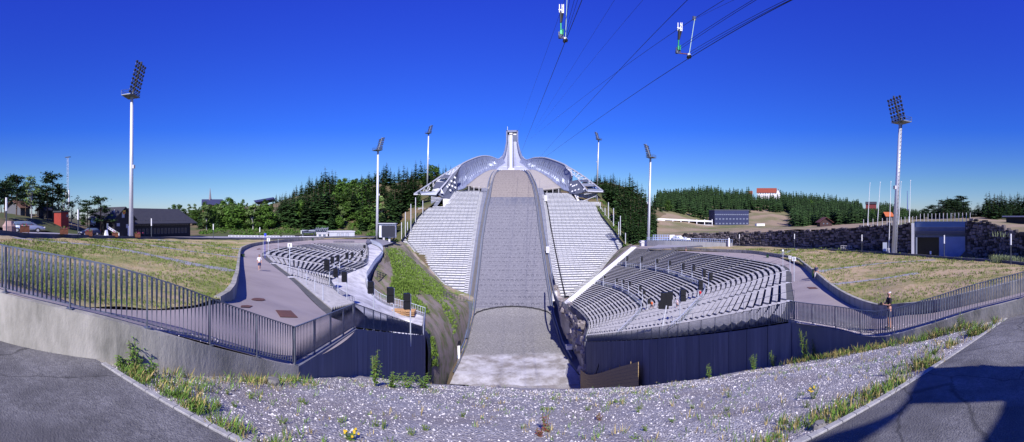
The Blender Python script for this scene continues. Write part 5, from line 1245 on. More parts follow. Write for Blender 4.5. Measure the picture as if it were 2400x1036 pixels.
# short pale posts on the terrace above the entrance
k = 0
for x in list(range(2024, 2100, 11))+list(range(2112, 2280, 9)):
    u = (x-2024)/256; y1 = 527-12*u if x < 2150 else 517-2*u; y0 = y1-13-4*u
    a, b = P(x, y1+4, 100-8*u), P(x, y0, 100-8*u); o = MB().tube(a, b, .085, n=5).build('terrace_post', M_conc_lt); tag(o, 'short pale post in the row along the top of the stone walls and entrance', 'post', 'short pale posts along the wall top')
# poles along the edges of the white stands
for x, y0, y1, r in ((974, 521, 463, 212), (963, 545, 478, 206), (950, 555, 497, 202), (991, 500, 470, 218), (955, 540, 520, 204), (941, 560, 521, 198)):
    o = MB().tube(P(x, y0, r), P(x, y1, r), .2, n=5).build('edge_pole', M_mast); tag(o, 'pale pole beside the forest edge of the left white seating block', 'pole', 'poles beside the left seating block')
for x, y0, y1, r in ((1407, 490, 474, 224), (1426, 512, 474, 216), (1438, 530, 488, 208), (1418, 505, 487, 220), (1450, 556, 520, 200), (1454, 552, 506, 202), (1466, 572, 546, 196)):
    o = MB().tube(P(x, y0, r), P(x, y1, r), .2, n=5).build('edge_pole', M_mast); tag(o, 'pale pole beside the forest edge of the right white seating block', 'pole', 'poles beside the right seating block')
# speakers
def speaker_pole(label, x, y0, y1, yb, r, two=True, base=None, group='loudspeaker poles of the grandstands', w=None):
    top = P(x, y0, r); bot = P(x, yb, r) if base is None else base; t = thing('speaker_pole', label, 'loudspeaker', bot, group)
    h = (y1-y0)/F*r; ww = w or max(.55, h*.42)
    MB().tube(bot-V((0, 0, .2)), top+V((0, 0, -.1)), .085 if r > 60 else .07, n=6).build('pole', M_rail, t)
    rad = V((top.x, top.y, 0)).normalized(); tn = V((rad.y, -rad.x, 0)); an = atan2(tn.y, tn.x)
    n = 2 if two else 1
    for k in range(n):
        c = top-tn*(ww/2+.1)*(1 if x < CX else -1)*(.9)-V((0, 0, h*(k+.5)/n)); MB().box(c, (ww, ww*1.0, h/n*.94), an+.25).build('loudspeaker', M_black, t)
        MB().tube(c, top-V((0, 0, h*(k+.5)/n)), .05, n=4).build('bracket', M_steel_d, t)
SPL = [(857, 574, 585, 600, 112), (851, 587, 598, 613, 100), (829, 591, 603, 622, 92), (817, 592, 607, 628, 84), (796, 598, 613, 640, 76), (783, 601, 617, 648, 72), (772, 608, 634, 676, 62), (792, 628, 650, 706, 57), (813, 636, 661, 722, 52.5)]
for k, q in enumerate(SPL): speaker_pole('black loudspeaker pole, %s from the far end along the foot of the left grandstand' % ORD[k], *q)
for k, (x, y0, y1, yb, r) in enumerate([(876, 659, 688, 745, 46), (923, 673, 709, 762, 41), (962, 687, 725, 782, 40)]): speaker_pole('large black double loudspeaker, %s of three poles behind the shaded panel wall' % ORD[k], x, y0, y1, yb+25, r, w=.62)
SPR = [(1467, 600, 611, 628, 118), (1501, 602, 614, 637, 112), (1537, 606, 618, 642, 106), (1567, 610, 622, 644, 100), (1598, 617, 631, 650, 92), (1622, 621, 636, 655, 87), (1646, 630, 647, 672, 80), (1661, 638, 657, 690, 73), (1636, 656, 679, 712, 66), (1593.5, 677, 706, 757, 52)]
for k, q in enumerate(SPR):
    speaker_pole('black loudspeaker pair on a grey pole, %s along the upper walkway of the right grandstand' % ORD[k], *q)
for k, q in enumerate([(1414, 646, 652, 682, 110), (1442, 654, 661, 694, 104), (1458, 655, 663, 700, 100), (1473, 660, 668, 704, 96), (1497, 670, 679, 714, 90), (1506, 680, 690, 722, 85), (1517, 700, 712, 740, 75)]): speaker_pole('small black loudspeaker, %s along the lower walkway of the right grandstand' % ORD[k], *q, two=False)
# large cluster on a mast standing in front of the panel wall
t = thing('speaker_mast', 'slanting mast with a cluster of big black loudspeakers before the dark panel wall', 'loudspeaker', P(1526, 902, 45))
MB().tube(P(1526, 905, 45), P(1562, 716, 45), .11, .08, n=7).build('pole', M_mast, t); MB().tube(P(1540, 800, 45), P(1546, 825, 45), .2, n=7).build('joint', M_mast, t)
MB().path([P(1526, 905, 45), P(1522, 860, 45), P(1540, 820, 45)], .05, 4).build('cable', M_black, t)
for x, y, w_, h_ in ((1556, 700, .75, 1.45), (1568, 701, .7, 1.5), (1549, 714, .6, .9), (1561, 716, .6, .7), (1571, 692, .6, .9)):
    MB().box(P(x, y, 45.3), (w_, .6, h_), -.35).build('loudspeaker', M_black, t)
t = thing('cable_pole', 'thin dark leaning pole against the panel wall above the plank hoarding', 'pole', P(1396, 880, 66)); MB().tube(P(1396, 880, 66), P(1417, 806, 66), .09, n=5).build('pole', M_black, t)
# sector signs
def sign(label, x, y, r, yb, txt, s=.85, group='white sector signs'):
    c = P(x, y, r); t = thing('sector_sign', label, 'sign', P(x, yb, r)); rad = V((c.x, c.y, 0)).normalized(); tn = V((rad.y, -rad.x, 0)); an = atan2(tn.y, tn.x)
    MB().tube(P(x, yb, r), c-V((0, 0, .2)), .05, n=5).build('post', M_rail, t); MB().box(c, (s, .05, s), an).build('board', M_whitep, t)
    if txt:
        cu = bpy.data.curves.new('letter', 'FONT'); cu.body = txt; cu.size = s*.85; cu.extrude = .01; cu.align_x = 'CENTER'; cu.align_y = 'CENTER'; q = bpy.data.objects.new('l', cu); C.objects.link(q); bpy.context.view_layer.update()
        me = bpy.data.meshes.new_from_object(q); bpy.data.objects.remove(q); me.materials.clear(); me.materials.append(M_black); o = bpy.data.objects.new('letter', me); C.objects.link(o); o.parent = t; o.location = c-rad*.04-t.location; o.rotation_euler = (radians(90), 0, an)
sign('white sign with the letter E on the tallest post by the left path edge', 679, 575, 46, 655, 'E', .5)
sign('white sign on a post before the far road, left of the one lettered E', 629, 562, 70, 612, 'E', .55)
sign('large white sign with the letter D beside the right path', 1861, 607, 48, 680, 'D', .48)
sign('smaller white sign with the letter D left of the large one', 1851.5, 603, 58, 662, 'D', .42)
sign('small white sign on the post near the dark shrub at the right path', 1835, 587, 66, 636, '', .3)
tag(MB().tube(P(621, 610, 62), P(621, 552, 62), .035, n=5).box(P(621.5, 550, 62), (.34, .04, .45), .6).build('blue_sign', mat('sign_blue', (.05, .07, .6), .5)), 'small blue sign on a thin post beside the left path', 'sign')
for k, (x, y0, y1, r) in enumerate([(617, 563, 600, 64), (652, 560, 592, 80), (700, 624, 668, 43), (718, 640, 690, 36), (738, 655, 710, 31), (757, 668, 725, 27)]):
    tag(MB().tube(P(x, y1, r), P(x, y0, r), .035, n=5).build('thin_post', M_rail), 'thin grey post, %s along the path edge of the left grandstand' % ORD[k], 'post')

# ================================================================ CABLES AND CAMERA TROLLEYS
M_cable = mat('cable_black', (.012, .012, .02), .6)
def cable(label, a, b, rad=.018, ext_=0.0, sag=0.0, r1=None):
    pts = [a.lerp(b, i/24)-V((0, 0, sag*4*(i/24)*(1-i/24))) for i in range(25)]; mb = MB()
    for i in range(24):
        ra = rad+(r1-rad)*i/24 if r1 else rad; mb.tube(pts[i], pts[i+1], ra, n=4, caps=False)
    return tag(mb.build('steel_cable', M_cable), label, 'cable', 'steel cables running from the arena to the jump tower')
def thru(p, q, k): return p.lerp(q, k)
T1 = P(1325, 97, 26); T2 = P(1614, 137, 26); U2 = P(1628, 43, 27.5)
cs = [('cable through the pulley of the left trolley', P(1221, 359, 250), T1, 1.05, .02), ('faint cable left of the left trolley', P(1214, 308, 380), P(1311, 36, 30), 1.03, .012),
 ('cable through the lower pulley of the right trolley', P(1275, 370, 250), T2, 1.08, .022), ('dark cable crossing the sky left of the right trolley', P(1264, 370, 250), P(1609, 2, 20), 1.02, .02),
 ('cable through the upper pulley of the right trolley', P(1243, 325, 300), U2, 1.08, .018), ('faintest cable between the two trolleys, left one', P(1253, 303, 330), P(1439, 2, 34), 1.03, .013), ('faintest cable between the two trolleys, right one', P(1253, 310, 330), P(1505, 2, 30), 1.03, .013)]
for lb, a, b, k, r in cs: cable(lb, a, a.lerp(b, k), r*2.4, r1=r)
for lb, a, b, r in [('upper thin tail cable right of the right trolley', P(1593, 110, 25.4), P(1764, 0, 17.5), .015), ('lower thin tail cable right of the right trolley', P(1596, 114, 25.4), P(1772, 0, 17.5), .015), ('thin tail cable above the lower pulley, upper', P(1617, 122, 25.9), P(1842, 0, 17), .015), ('thin tail cable above the lower pulley, lower', P(1619, 127, 25.9), P(1852, 0, 17), .015),
 ('thin tail cable above the left trolley, left', P(1319, 85, 25.9), P(1335, 0, 21), .012), ('thin tail cable above the left trolley, middle', P(1322, 88, 25.9), P(1346, 0, 21), .012), ('thin tail cable above the left trolley, right', P(1325, 90, 25.9), P(1354, 0, 21), .012), ('thin tail cable above the upper pulley', P(1630, 44, 27.4), P(1720, 0, 21), .010)]:
    cable(lb, a, b.lerp(a, -.03), r)
M_gmetal = mat('green_metal', (.03, .30, .12), .4, .3); M_rope = mat('pale_green_rope', (.45, .62, .42), .7)
def trolley(label, x, y0, y1, r, px, py, rope_top, lean):
    t = thing('cable_trolley', label, 'trolley', P(px, py, r)); H_ = (y1-y0); f = lambda u, dx=0: P(x+lean*(1-u)+dx, y0+H_*u, r)
    fm = MB()
    for dx in (-3, 3, 6.5): fm.box(f(.10, dx), (.05, .05, .55), .1)
    fm.box(f(.04, 4.8), (.15, .05, .05)); fm.box(f(.16, 4.8), (.15, .05, .05)); fm.box(f(.22, 4.8), (.15, .05, .05)); fm.box(f(.14, -1), (.22, .06, .07)); fm.build('white_bracket', M_whitep, t)
    MB().tube(f(.2), f(.52, 0), .075, n=7).tube(f(.25, 5), f(.48, 1.5), .06, n=7).build('damper', M_black, t)
    MB().tube(f(.5), f(.82), .05, n=7).box(f(.80), (.12, .12, .25)).tube(f(.72, 4)+V((0, -.05, 0)), f(.88, 4)-V((0, .05, 0)), .05, n=7).build('arm', M_gmetal, t)
    g = MB()
    for dx in (-5, -2, 2, 5): g.tube(f(.78, dx), f(.97, dx), .035, n=5)
    for u in (.8, .88, .97): g.tube(f(u, -5.5), f(u, 5.5), .03, n=5)
    g.tube(f(.9, -3), f(.97, -3), .1, n=8); g.build('wheel_cage', M_steel_d, t)
    ch = MB(); a, b = f(.97, 4), P(px-2, py-7, r)
    for i in range(9): ch.box(a.lerp(b, (i+.5)/9), (.07, .05, .04+.02*(i % 2)), .3*i)
    ch.build('chain', mat('chain_rust', (.2, .07, .05), .6), t)
    MB().box(P(px, py-6, r), (.22, .08, .12), .4).box(P(px-2, py-2, r), (.06, .08, .25), .4).build('clamp', M_whitep, t)
    a, b = P(px-4, py+3, r), P(px+4, py-4, r); MB().tube(a, b, .10, n=8).box(a.lerp(b, .5), (.3, .12, .12), .3).build('pulley', M_black, t)
    MB().path([P(px+.5, py-8, r), rope_top], .02, 5).build('rope', M_rope, t)
trolley('camera trolley with green arm hanging on the cable above the ski jump', 1315, 12, 92, 26, 1325, 96, P(1329, -6, 26), -1)
trolley('camera trolley with green arm and chain on the right hand cable', 1589, 56, 127, 26, 1615, 134, P(1628, 45, 26.6), 3)
tag(MB().box(P(1627, 43, 26.8), (.25, .1, .22), .4).tube(P(1623, 47, 26.8), P(1631, 39, 26.8), .05, n=6).build('upper_pulley', M_steel), 'small pale pulley at the top of the right trolley rope', 'pulley')

# ================================================================ TREES
def frond(mb, rnd, p, d, L, droop, w):
    d = V(d); s = V((-d.y, d.x, 0)); vs = [p]; n = 2
    for i in range(1, n+1):
        f = i/n; c = p+d*L*f+V((0, 0, -droop*L*f*f+.08*L*f)); ww = w*(1.0 if i < n else .22)*rnd.uniform(.7, 1.2); vs += [c+s*ww+V((0, 0, -ww*.35)), c-s*ww+V((0, 0, -ww*.35))]
    mb.add(vs, [(0, 1, 2), (1, 3, 4, 2)])
def spruce_parts(seed, h=14.0, w=2.7, layers=17, per=9, bare=.06, m=None, gap=0.0):
    rnd = random.Random(seed); mb = MB()
    for l in range(layers):
        f = l/(layers-1); z = h*(bare+(1-bare)*(f**.92)*.97); R = w*(1-f)**.85*(rnd.uniform(.8, 1.15))+.18
        if rnd.random() < gap: continue
        n = max(4, int(per*(.45+.65*(1-f))))
        for k in range(n):
            a = 2*pi*(k+rnd.random()*.8)/n+l; LL_ = R*rnd.uniform(.6, 1.15)
            frond(mb, rnd, V((0, 0, z+rnd.uniform(-.25, .25))), V((cos(a), sin(a), 0)), LL_, rnd.uniform(.25, .6), LL_*.27+.08)
            if f < .8 and rnd.random() < .7:
                a2 = a+rnd.uniform(-.3, .3); q = V((cos(a)*LL_*.5, sin(a)*LL_*.5, z-.1)); frond(mb, rnd, q, V((cos(a2+.7), sin(a2+.7), 0)), LL_*.45, .5, LL_*.15+.05); frond(mb, rnd, q, V((cos(a2-.7), sin(a2-.7), 0)), LL_*.45, .5, LL_*.15+.05)
    tr = MB().tube((0, 0, -1), (0, 0, h*.5), .20, .11, n=6).tube((0, 0, h*.5), (0, 0, h*.97), .11, .02, n=5)
    return mb, tr
def leafy_parts(seed, h=11.0, w=3.6, n=1500, bot=.06, size=.34, clumps=20):
    rnd = random.Random(seed); mb = MB(); cl = []
    for k in range(clumps):
        f = rnd.uniform(bot+.08, .93); R = w*(sin(pi*min(1, (f-bot)/(1-bot)*.9+.1))**.7)*rnd.uniform(.25, .72); a = rnd.uniform(0, 2*pi); cl.append((V((R*cos(a), R*sin(a), f*h)), rnd.uniform(.7, 1.5)*w*.32))
    for k in range(n):
        c, r = cl[rnd.randrange(clumps)]; d = V((rnd.gauss(0, 1), rnd.gauss(0, 1), rnd.gauss(0, 1))).normalized(); p = c+d*r*rnd.uniform(.55, 1.08)
        s = size*rnd.uniform(.6, 1.3); u = V((rnd.gauss(0, 1), rnd.gauss(0, 1), rnd.gauss(0, .6))).normalized()*s; v_ = u.cross(d+V((0, 0, .5))).normalized()*s*.7; mb.add([p-u, p+v_, p+u, p-v_], [(0, 1, 2, 3)])
    tr = MB().tube((0, 0, -1), (0, 0, h*.45), .19, .12, n=6)
    for c, r in cl[::2]: tr.tube((0, 0, h*rnd.uniform(.15, .45)), c, .08, .02, n=4)
    return mb, tr
def pine_parts(seed, h=12.0):
    rnd = random.Random(seed); mb = MB(); tr = MB().tube((0, 0, -1), (.2, .1, h*.6), .19, .13, n=6).tube((.2, .1, h*.6), (0, .2, h*.97), .13, .04, n=5)
    for k in range(26):
        z = h*rnd.uniform(.34, .98); f = z/h; a = rnd.uniform(0, 2*pi); R = h*.20*(1.25-f)*rnd.uniform(.5, 1.35)+.3; c = V((R*cos(a), R*sin(a), z+.3)); tr.tube((.15, .1, z-.3), c, .05, .02, n=4)
        for j in range(64):
            d = V((rnd.gauss(0, 1), rnd.gauss(0, 1), rnd.gauss(0, .38)))*.55; p = c+d; u = V((rnd.gauss(0, 1), rnd.gauss(0, 1), rnd.gauss(0, .5))).normalized()*rnd.uniform(.22, .42); v_ = u.cross(V((0, 0, 1))).normalized()*.15+V((0, 0, .06)); mb.add([p-u, p+v_, p+u, p-v_], [(0, 1, 2, 3)])
    return mb, tr
def tree_proto(name, parts, mc, mt):
    t = bpy.data.objects.new(name, None); c = parts[0].build('crown', mc, None, False, False); k = parts[1].build('trunk', mt, None, False, False)
    cd_, kd_ = c.data, k.data; cd_.use_fake_user = kd_.use_fake_user = True
    for o_ in (t, c, k): bpy.data.objects.remove(o_)
    return (name, cd_, kd_)
SP = [tree_proto('spruce_tree', spruce_parts(s, 14, w_, 18, 9, gap=g), M_spruce, M_bark) for s, w_, g in ((1, 2.7, 0), (2, 2.3, .05), (3, 3.1, .03), (4, 2.5, .1), (5, 2.9, 0))]
BL = [tree_proto('broadleaf_tree', leafy_parts(10+s, 10, 3.9, 2100), M_leaf, M_bark) for s in range(3)]+[tree_proto('birch_tree', leafy_parts(20, 12, 2.6, 1200, clumps=14), M_leafp, M_birch)]
PN = [tree_proto('pine_tree', pine_parts(30+s), M_pine, M_bark) for s in range(3)]
BI = [tree_proto('birch_tree', leafy_parts(41, 12, 2.3, 700, .25, .22, 16), M_leafp, M_birch), tree_proto('birch_tree', leafy_parts(42, 12, 2.0, 300, .25, .2, 14), M_leafp, M_birch)]
NT = [0]
def plant_tree(pr, loc, h, base_h, label, cat, group, wide=1.0, rnd=random):
    name, cm, km = pr; t = bpy.data.objects.new(name, None); C.objects.link(t); t.location = loc; s = h/base_h; t.scale = (s*wide, s*wide, s); t.rotation_euler = (rnd.uniform(-.03, .03), rnd.uniform(-.03, .03), rnd.uniform(0, 6.28)); t['label'] = label; t['category'] = cat
    if group: t['group'] = group
    for n, m in (('crown', cm), ('trunk', km)): o = bpy.data.objects.new(n, m); C.objects.link(o); o.parent = t
    NT[0] += 1; return t
SKY_L = [(380, 494), (420, 482), (460, 478), (540, 468), (600, 474), (640, 470), (662, 446), (690, 440), (715, 425), (740, 408), (760, 396), (785, 404), (800, 422), (830, 412), (850, 410), (880, 404), (910, 384), (930, 396), (960, 392), (990, 376), (1008, 390), (1030, 382), (1050, 386), (1062, 392), (1072, 400)]
SKY_R = [(1384, 412), (1400, 402), (1420, 402), (1440, 414), (1460, 418), (1475, 412), (1490, 428), (1510, 440), (1530, 456), (1545, 470)]
rt = random.Random(5)
GL = {'s': ('dark green spruce in the wooded slope left of the ski jump', 'trees on the slope left of the jump'), 'b': ('bright green broadleaf tree on the wooded slope behind the left grandstand', 'leafy trees behind the left grandstand'),
      'r': ('dark green spruce in the wood right of the right white seating block', 'spruces right of the jump')}
def try_tree(px, r, hmin, hmax, sky, kind, clear=None, need_top=None):
    th = (px-CX)/F; x, y = r*sin(th), r*cos(th); z = zat(x, y, 200)
    if z is None: return False
    yb = HY-F*z/r; lim = interp(sky, px)
    h = rt.uniform(hmin, hmax)
    if need_top is not None: h = (yb-(lim-8+need_top))/F*r
    elif yb-h*F/r < lim+2: h = (yb-(lim+rt.uniform(2, 25)))/F*r
    if h < 3.5: return False
    h = min(h, 26)
    if kind == 's' or kind == 'r': plant_tree(SP[rt.randrange(5)], (x, y, z-.3), h, 14, GL[kind][0], 'spruce', GL[kind][1], rt.uniform(1.25, 1.7), rt)
    else: plant_tree(BL[rt.randrange(4)], (x, y, z-.3), h, 11, GL['b'][0], 'tree', GL['b'][1], rt.uniform(1.15, 1.6), rt)
    return True
def kind_at(px):
    if px < 640: return 'b' if rt.random() < .87 else 's'
    if 788 < px < 845: return 'b' if rt.random() < .75 else 's'
    return 's' if rt.random() < .94 else 'b'
# skyline row, middle rows, front row
px = 388.0
while px < 1066:
    k = kind_at(px); try_tree(px, rt.uniform(285, 312) if px < 800 else rt.uniform(290, 325), 8, 14, SKY_L, k, need_top=rt.uniform(-3, 16)); px += rt.uniform(6.5, 12) if k == 's' else rt.uniform(9, 13)
for r0, r1, x0, x1, st, h0, h1 in ((255, 275, 440, 1050, 14, 10, 16), (228, 245, 445, 985, 12, 11, 17), (204, 222, 452, 940, 11, 10, 17), (188, 200, 470, 905, 11, 9, 17)):
    px = x0
    while px < x1:
        k = kind_at(px)
        if not (795 < px < 840 and r0 < 200) and not (px > 905 and r0 < 215): try_tree(px, rt.uniform(r0, r1), h0*(.9 if k == 'b' else 1), h1*(.85 if k == 'b' else 1), SKY_L, k)
        px += st*rt.uniform(.7, 1.3)*(1.25 if k == 'b' else 1)
for px, r, h in ((672, 196, 17), (690, 192, 16), (720, 190, 18), (745, 194, 20), (760, 192, 22), (775, 198, 21), (733, 200, 19), (850, 200, 15), (866, 196, 14), (888, 206, 16), (905, 212, 17), (925, 222, 19), (942, 232, 18), (955, 240, 18), (968, 246, 17)):
    try_tree(px, r, h, h+1, SKY_L, 's')
for r0, r1, x0, x1, st, h0, h1, nt_ in ((275, 295, 1386, 1535, 8, 12, 18, 2), (250, 268, 1398, 1535, 8, 13, 18, None), (230, 246, 1424, 1532, 8, 13, 18, None), (212, 226, 1446, 1528, 8, 12, 17, None), (196, 208, 1468, 1526, 8, 10, 15, None)):
    px = x0
    while px < x1: try_tree(px, rt.uniform(r0, r1), h0, h1, SKY_R, 'r', need_top=(rt.uniform(-3, 14) if nt_ else None)); px += st*rt.uniform(.7, 1.3)
for k_ in range(34): try_tree(rt.uniform(915, 1062), rt.uniform(243, 290), 9, 14, SKY_L, 's')
for k_ in range(8): try_tree(rt.uniform(640, 780), rt.uniform(205, 260), 12, 17, SKY_L, 's')
for px, r, h in ((800, 196, 9), (812, 205, 10), (824, 212, 11), (835, 222, 12), (818, 235, 12), (845, 232, 11), (806, 225, 12), (828, 250, 12), (812, 262, 13), (795, 190, 7), (840, 198, 8), (856, 250, 12)): try_tree(px, r, h, h+1, SKY_L, 'b')
# trees at the far left
for k, (px, yt, yb, r, kd) in enumerate([(12, 420, 522, 84, 'p'), (38, 408, 512, 95, 'p'), (28, 414, 510, 105, 'p'), (60, 428, 508, 100, 'p'), (74, 398, 512, 92, 'i'), (92, 436, 505, 110, 'p'), (112, 432, 510, 98, 'p'), (124, 405, 512, 100, 'p'), (138, 424, 508, 104, 'i'), (150, 432, 510, 112, 'i'), (168, 462, 514, 104, 'i'), (184, 452, 520, 102, 'j'), (206, 467, 530, 98, 'p'), (236, 460, 520, 100, 'p'), (-14, 418, 520, 80, 'p'), (3, 432, 508, 110, 'p'), (50, 440, 506, 118, 'p'), (104, 446, 505, 122, 'p'), (222, 508, 528, 110, 'b'), (196, 505, 530, 118, 'b'), (48, 480, 506, 110, 'b'), (258, 496, 515, 180, 'b'), (275, 492, 515, 175, 'b'), (290, 490, 520, 170, 'b'), (305, 490, 520, 172, 'b'), (345, 497, 520, 180, 'b'), (16, 440, 505, 120, 'p'), (84, 446, 504, 118, 'p')]):
    h = (yb-yt)/F*r+.5; th = (px-CX)/F; z = zat(r*sin(th), r*cos(th), 200) or P(px, yb, r).z; h = P(px, yt, r).z-z
    pr, bh, nm, ct = (PN[k % 3], 12, 'dark pine with an open crown among the trees at the far left', 'pine') if kd == 'p' else (BI[0], 12, 'pale green birch among the pines at the far left', 'birch') if kd == 'i' else (BI[1], 12, 'thin nearly bare birch right of the red shed', 'birch') if kd == 'j' else (BL[k % 3], 10.5, 'low leafy tree behind the timber halls and cabins', 'tree')
    if px == 206: nm = 'single pine with layered branches left of the black gabled house'
    if px == 236: nm = 'single tall pine with a bare lower trunk beside the black gabled house'
    plant_tree(pr, (r*sin(th), r*cos(th), z-.2), max(h, 2.5), bh, nm, ct, None if px in (206, 236, 184) else nm.replace('dark pine with an open crown', 'pines').replace('pale green birch', 'birches').replace('low leafy tree', 'low trees'), 1.25 if kd == 'p' else 1.0, rt)
# small trees right of the entrance and on the near right
SKY_N = [(2130, 500), (2150, 492), (2165, 482), (2185, 484), (2200, 468), (2215, 456), (2232, 458), (2245, 462), (2260, 458), (2272, 480), (2290, 474), (2305, 462), (2312, 446), (2330, 444), (2350, 446), (2372, 448), (2400, 446), (2480, 445)]
for r0, r1, st, h0, h1, top in ((195, 220, 8, 9, 13, 1), (178, 192, 9, 9, 13, 1), (150, 170, 10, 8, 13, None), (128, 142, 13, 6, 10, None)):
    px = 2140.0 if top else 2168.0
    while px < 2480:
        th = (px-CX)/F; r = rt.uniform(r0, r1); z = zat(r*sin(th), r*cos(th), 200)
        if z is not None:
            yb = HY-F*z/r; h = (yb-interp(SKY_N, px)-(rt.uniform(-3, 14) if top else rt.uniform(8, 40)))/F*r
            if h > 3:
                pine = rt.random() < .3 and px < 2290
                plant_tree(PN[rt.randrange(3)] if pine else SP[rt.randrange(5)], (r*sin(th), r*cos(th), z-.3), h, 12 if pine else 14, 'dark conifer in the wood right of the tunnel entrance', 'conifer', 'conifers right of the tunnel entrance', rt.uniform(1.6, 2.2), rt)
        px += st*rt.uniform(.7, 1.3)
# single trees in front of the far wood, right
for px, r, h, kd in ((1590, 330, 12, 's'), (1548, 300, 11, 's'), (1566, 312, 10, 'b'), (1646, 345, 11, 's'), (1870, 366, 15, 's'), (1882, 372, 16, 's'), (1902, 380, 14, 'b'), (1985, 300, 12, 's'), (2000, 310, 11, 's'), (2022, 300, 11, 's'), (2046, 290, 10, 'b'), (2066, 300, 11, 's'), (1965, 360, 14, 's'), (2118, 290, 8, 'b'), (2092, 330, 9, 's')):
    th = (px-CX)/F; z = zat(r*sin(th), r*cos(th), 200) or -5
    plant_tree((SP if kd == 's' else BL)[rt.randrange(3)], (r*sin(th), r*cos(th), z-.3), h, 14 if kd == 's' else 10.5, 'tree standing in front of the far wood on the right hillside', 'tree', 'trees at the edge of the far wood', 1, rt)
# the far wood on the right ridge: one mass
SKY_F = [(a_, b_-5) for a_, b_ in [(1530, 448), (1560, 446), (1600, 444), (1640, 438), (1660, 434), (1680, 436), (1700, 446), (1720, 444), (1740, 446), (1760, 442), (1772, 446), (1790, 440), (1810, 444), (1830, 448), (1860, 452), (1900, 454), (1940, 458), (1970, 464), (2000, 470), (2040, 470), (2080, 478), (2110, 490), (2140, 496), (2180, 500)]]
def mini(mb, rnd, p, h, w):
    n = 7
    for l in range(n):
        f = l/n; z = h*(.08+.92*f); R = w*(1-f)*rnd.uniform(.75, 1.15)+.12; k0 = rnd.uniform(0, 6); m_ = 6
        c = p+V((0, 0, z+h*.11)); vs = [c]
        for k in range(m_*2): a = k0+2*pi*k/(m_*2); q = R*(1.0 if k % 2 else .55)*rnd.uniform(.85, 1.1); vs.append(p+V((q*cos(a), q*sin(a), z-(.12 if k % 2 else -.02)*h*.3)))
        mb.add(vs, [(0, 1+k, 1+(k+1) % (m_*2)) for k in range(m_*2)])
    return mb
mb = MB(); rf = random.Random(11)
for r0, r1, st in ((455, 475, 3.6), (440, 455, 4), (425, 440, 4.2), (410, 424, 4.4), (396, 408, 4.6), (383, 394, 4.8), (368, 380, 5), (352, 366, 5.2), (335, 350, 5.6), (318, 330, 6), (302, 315, 6.5), (288, 300, 6.5), (274, 286, 7), (262, 272, 7)):
    px = 1534.0
    while px < 2200:
        r = rf.uniform(r0, r1); ok = True
        if r < 345 and not (px < 1664 or px > 1856): ok = False
        if r < 320 and px < 1664: ok = False
        if r < 362 and (1664 < px < 1760): ok = False
        if r < 376 and (1760 < px < 1850): ok = False
        if px > 1850 and r < 262: ok = False
        if px > 2096 and r > 400: r *= .8
        if (1758 < px < 1832) and r > 430 and rf.random() < .55: ok = False
        if 2015 < px < 2070 and r > 425: ok = False
        if ok:
            th = (px-CX)/F; x, y = r*sin(th), r*cos(th); z = zat(x, y, 200)
            if z is not None:
                h = rf.uniform(10, 17); lim = interp(SKY_F, px)+rf.uniform(-4, 10)
                if 1762 < px < 1828: lim = max(lim, rf.uniform(451, 461))
                if 2022 < px < 2060: lim = max(lim, 486)
                if r0 == 455: h = (HY-F*z/r-lim)/F*r
                h = min(h, (HY-F*z/r-lim)/F*r)
                if h > 3: mini(mb, rf, V((x, y, z-.5)), h, h*rf.uniform(.22, .36))
        px += st*rf.uniform(.6, 1.4)
o = mb.build('far_wood', M_spruce); tag(o, 'far dark conifer wood covering the ridge on the right', 'wood', kind='stuff')
# bushes and undergrowth at the foot of the woods
mb = MB()
for k in range(420):
    px = rf.uniform(470, 930) if k % 3 else rf.uniform(1385, 1540); r = rf.uniform(172, 200) if px < 940 else rf.uniform(190, 240); th = (px-CX)/F; x, y = r*sin(th), r*cos(th); z = zat(x, y, 200)
    if z is None or (px < 940 and 772 < px < 850 and r < 190 and rf.random() < .6): continue
    R = rf.uniform(.8, 1.9)
    for j in range(34):
        d = V((rf.gauss(0, 1), rf.gauss(0, 1), abs(rf.gauss(0, .8)))).normalized()*R*rf.uniform(.6, 1); p = V((x, y, z))+d; u = V((rf.gauss(0, 1), rf.gauss(0, 1), rf.gauss(0, .6))).normalized()*.33; v_ = u.cross(d).normalized()*.25; mb.add([p-u, p+v_, p+u, p-v_], [(0, 1, 2, 3)])
tag(mb.build('undergrowth', M_leaf), 'green undergrowth along the foot of the woods', 'undergrowth', kind='stuff')

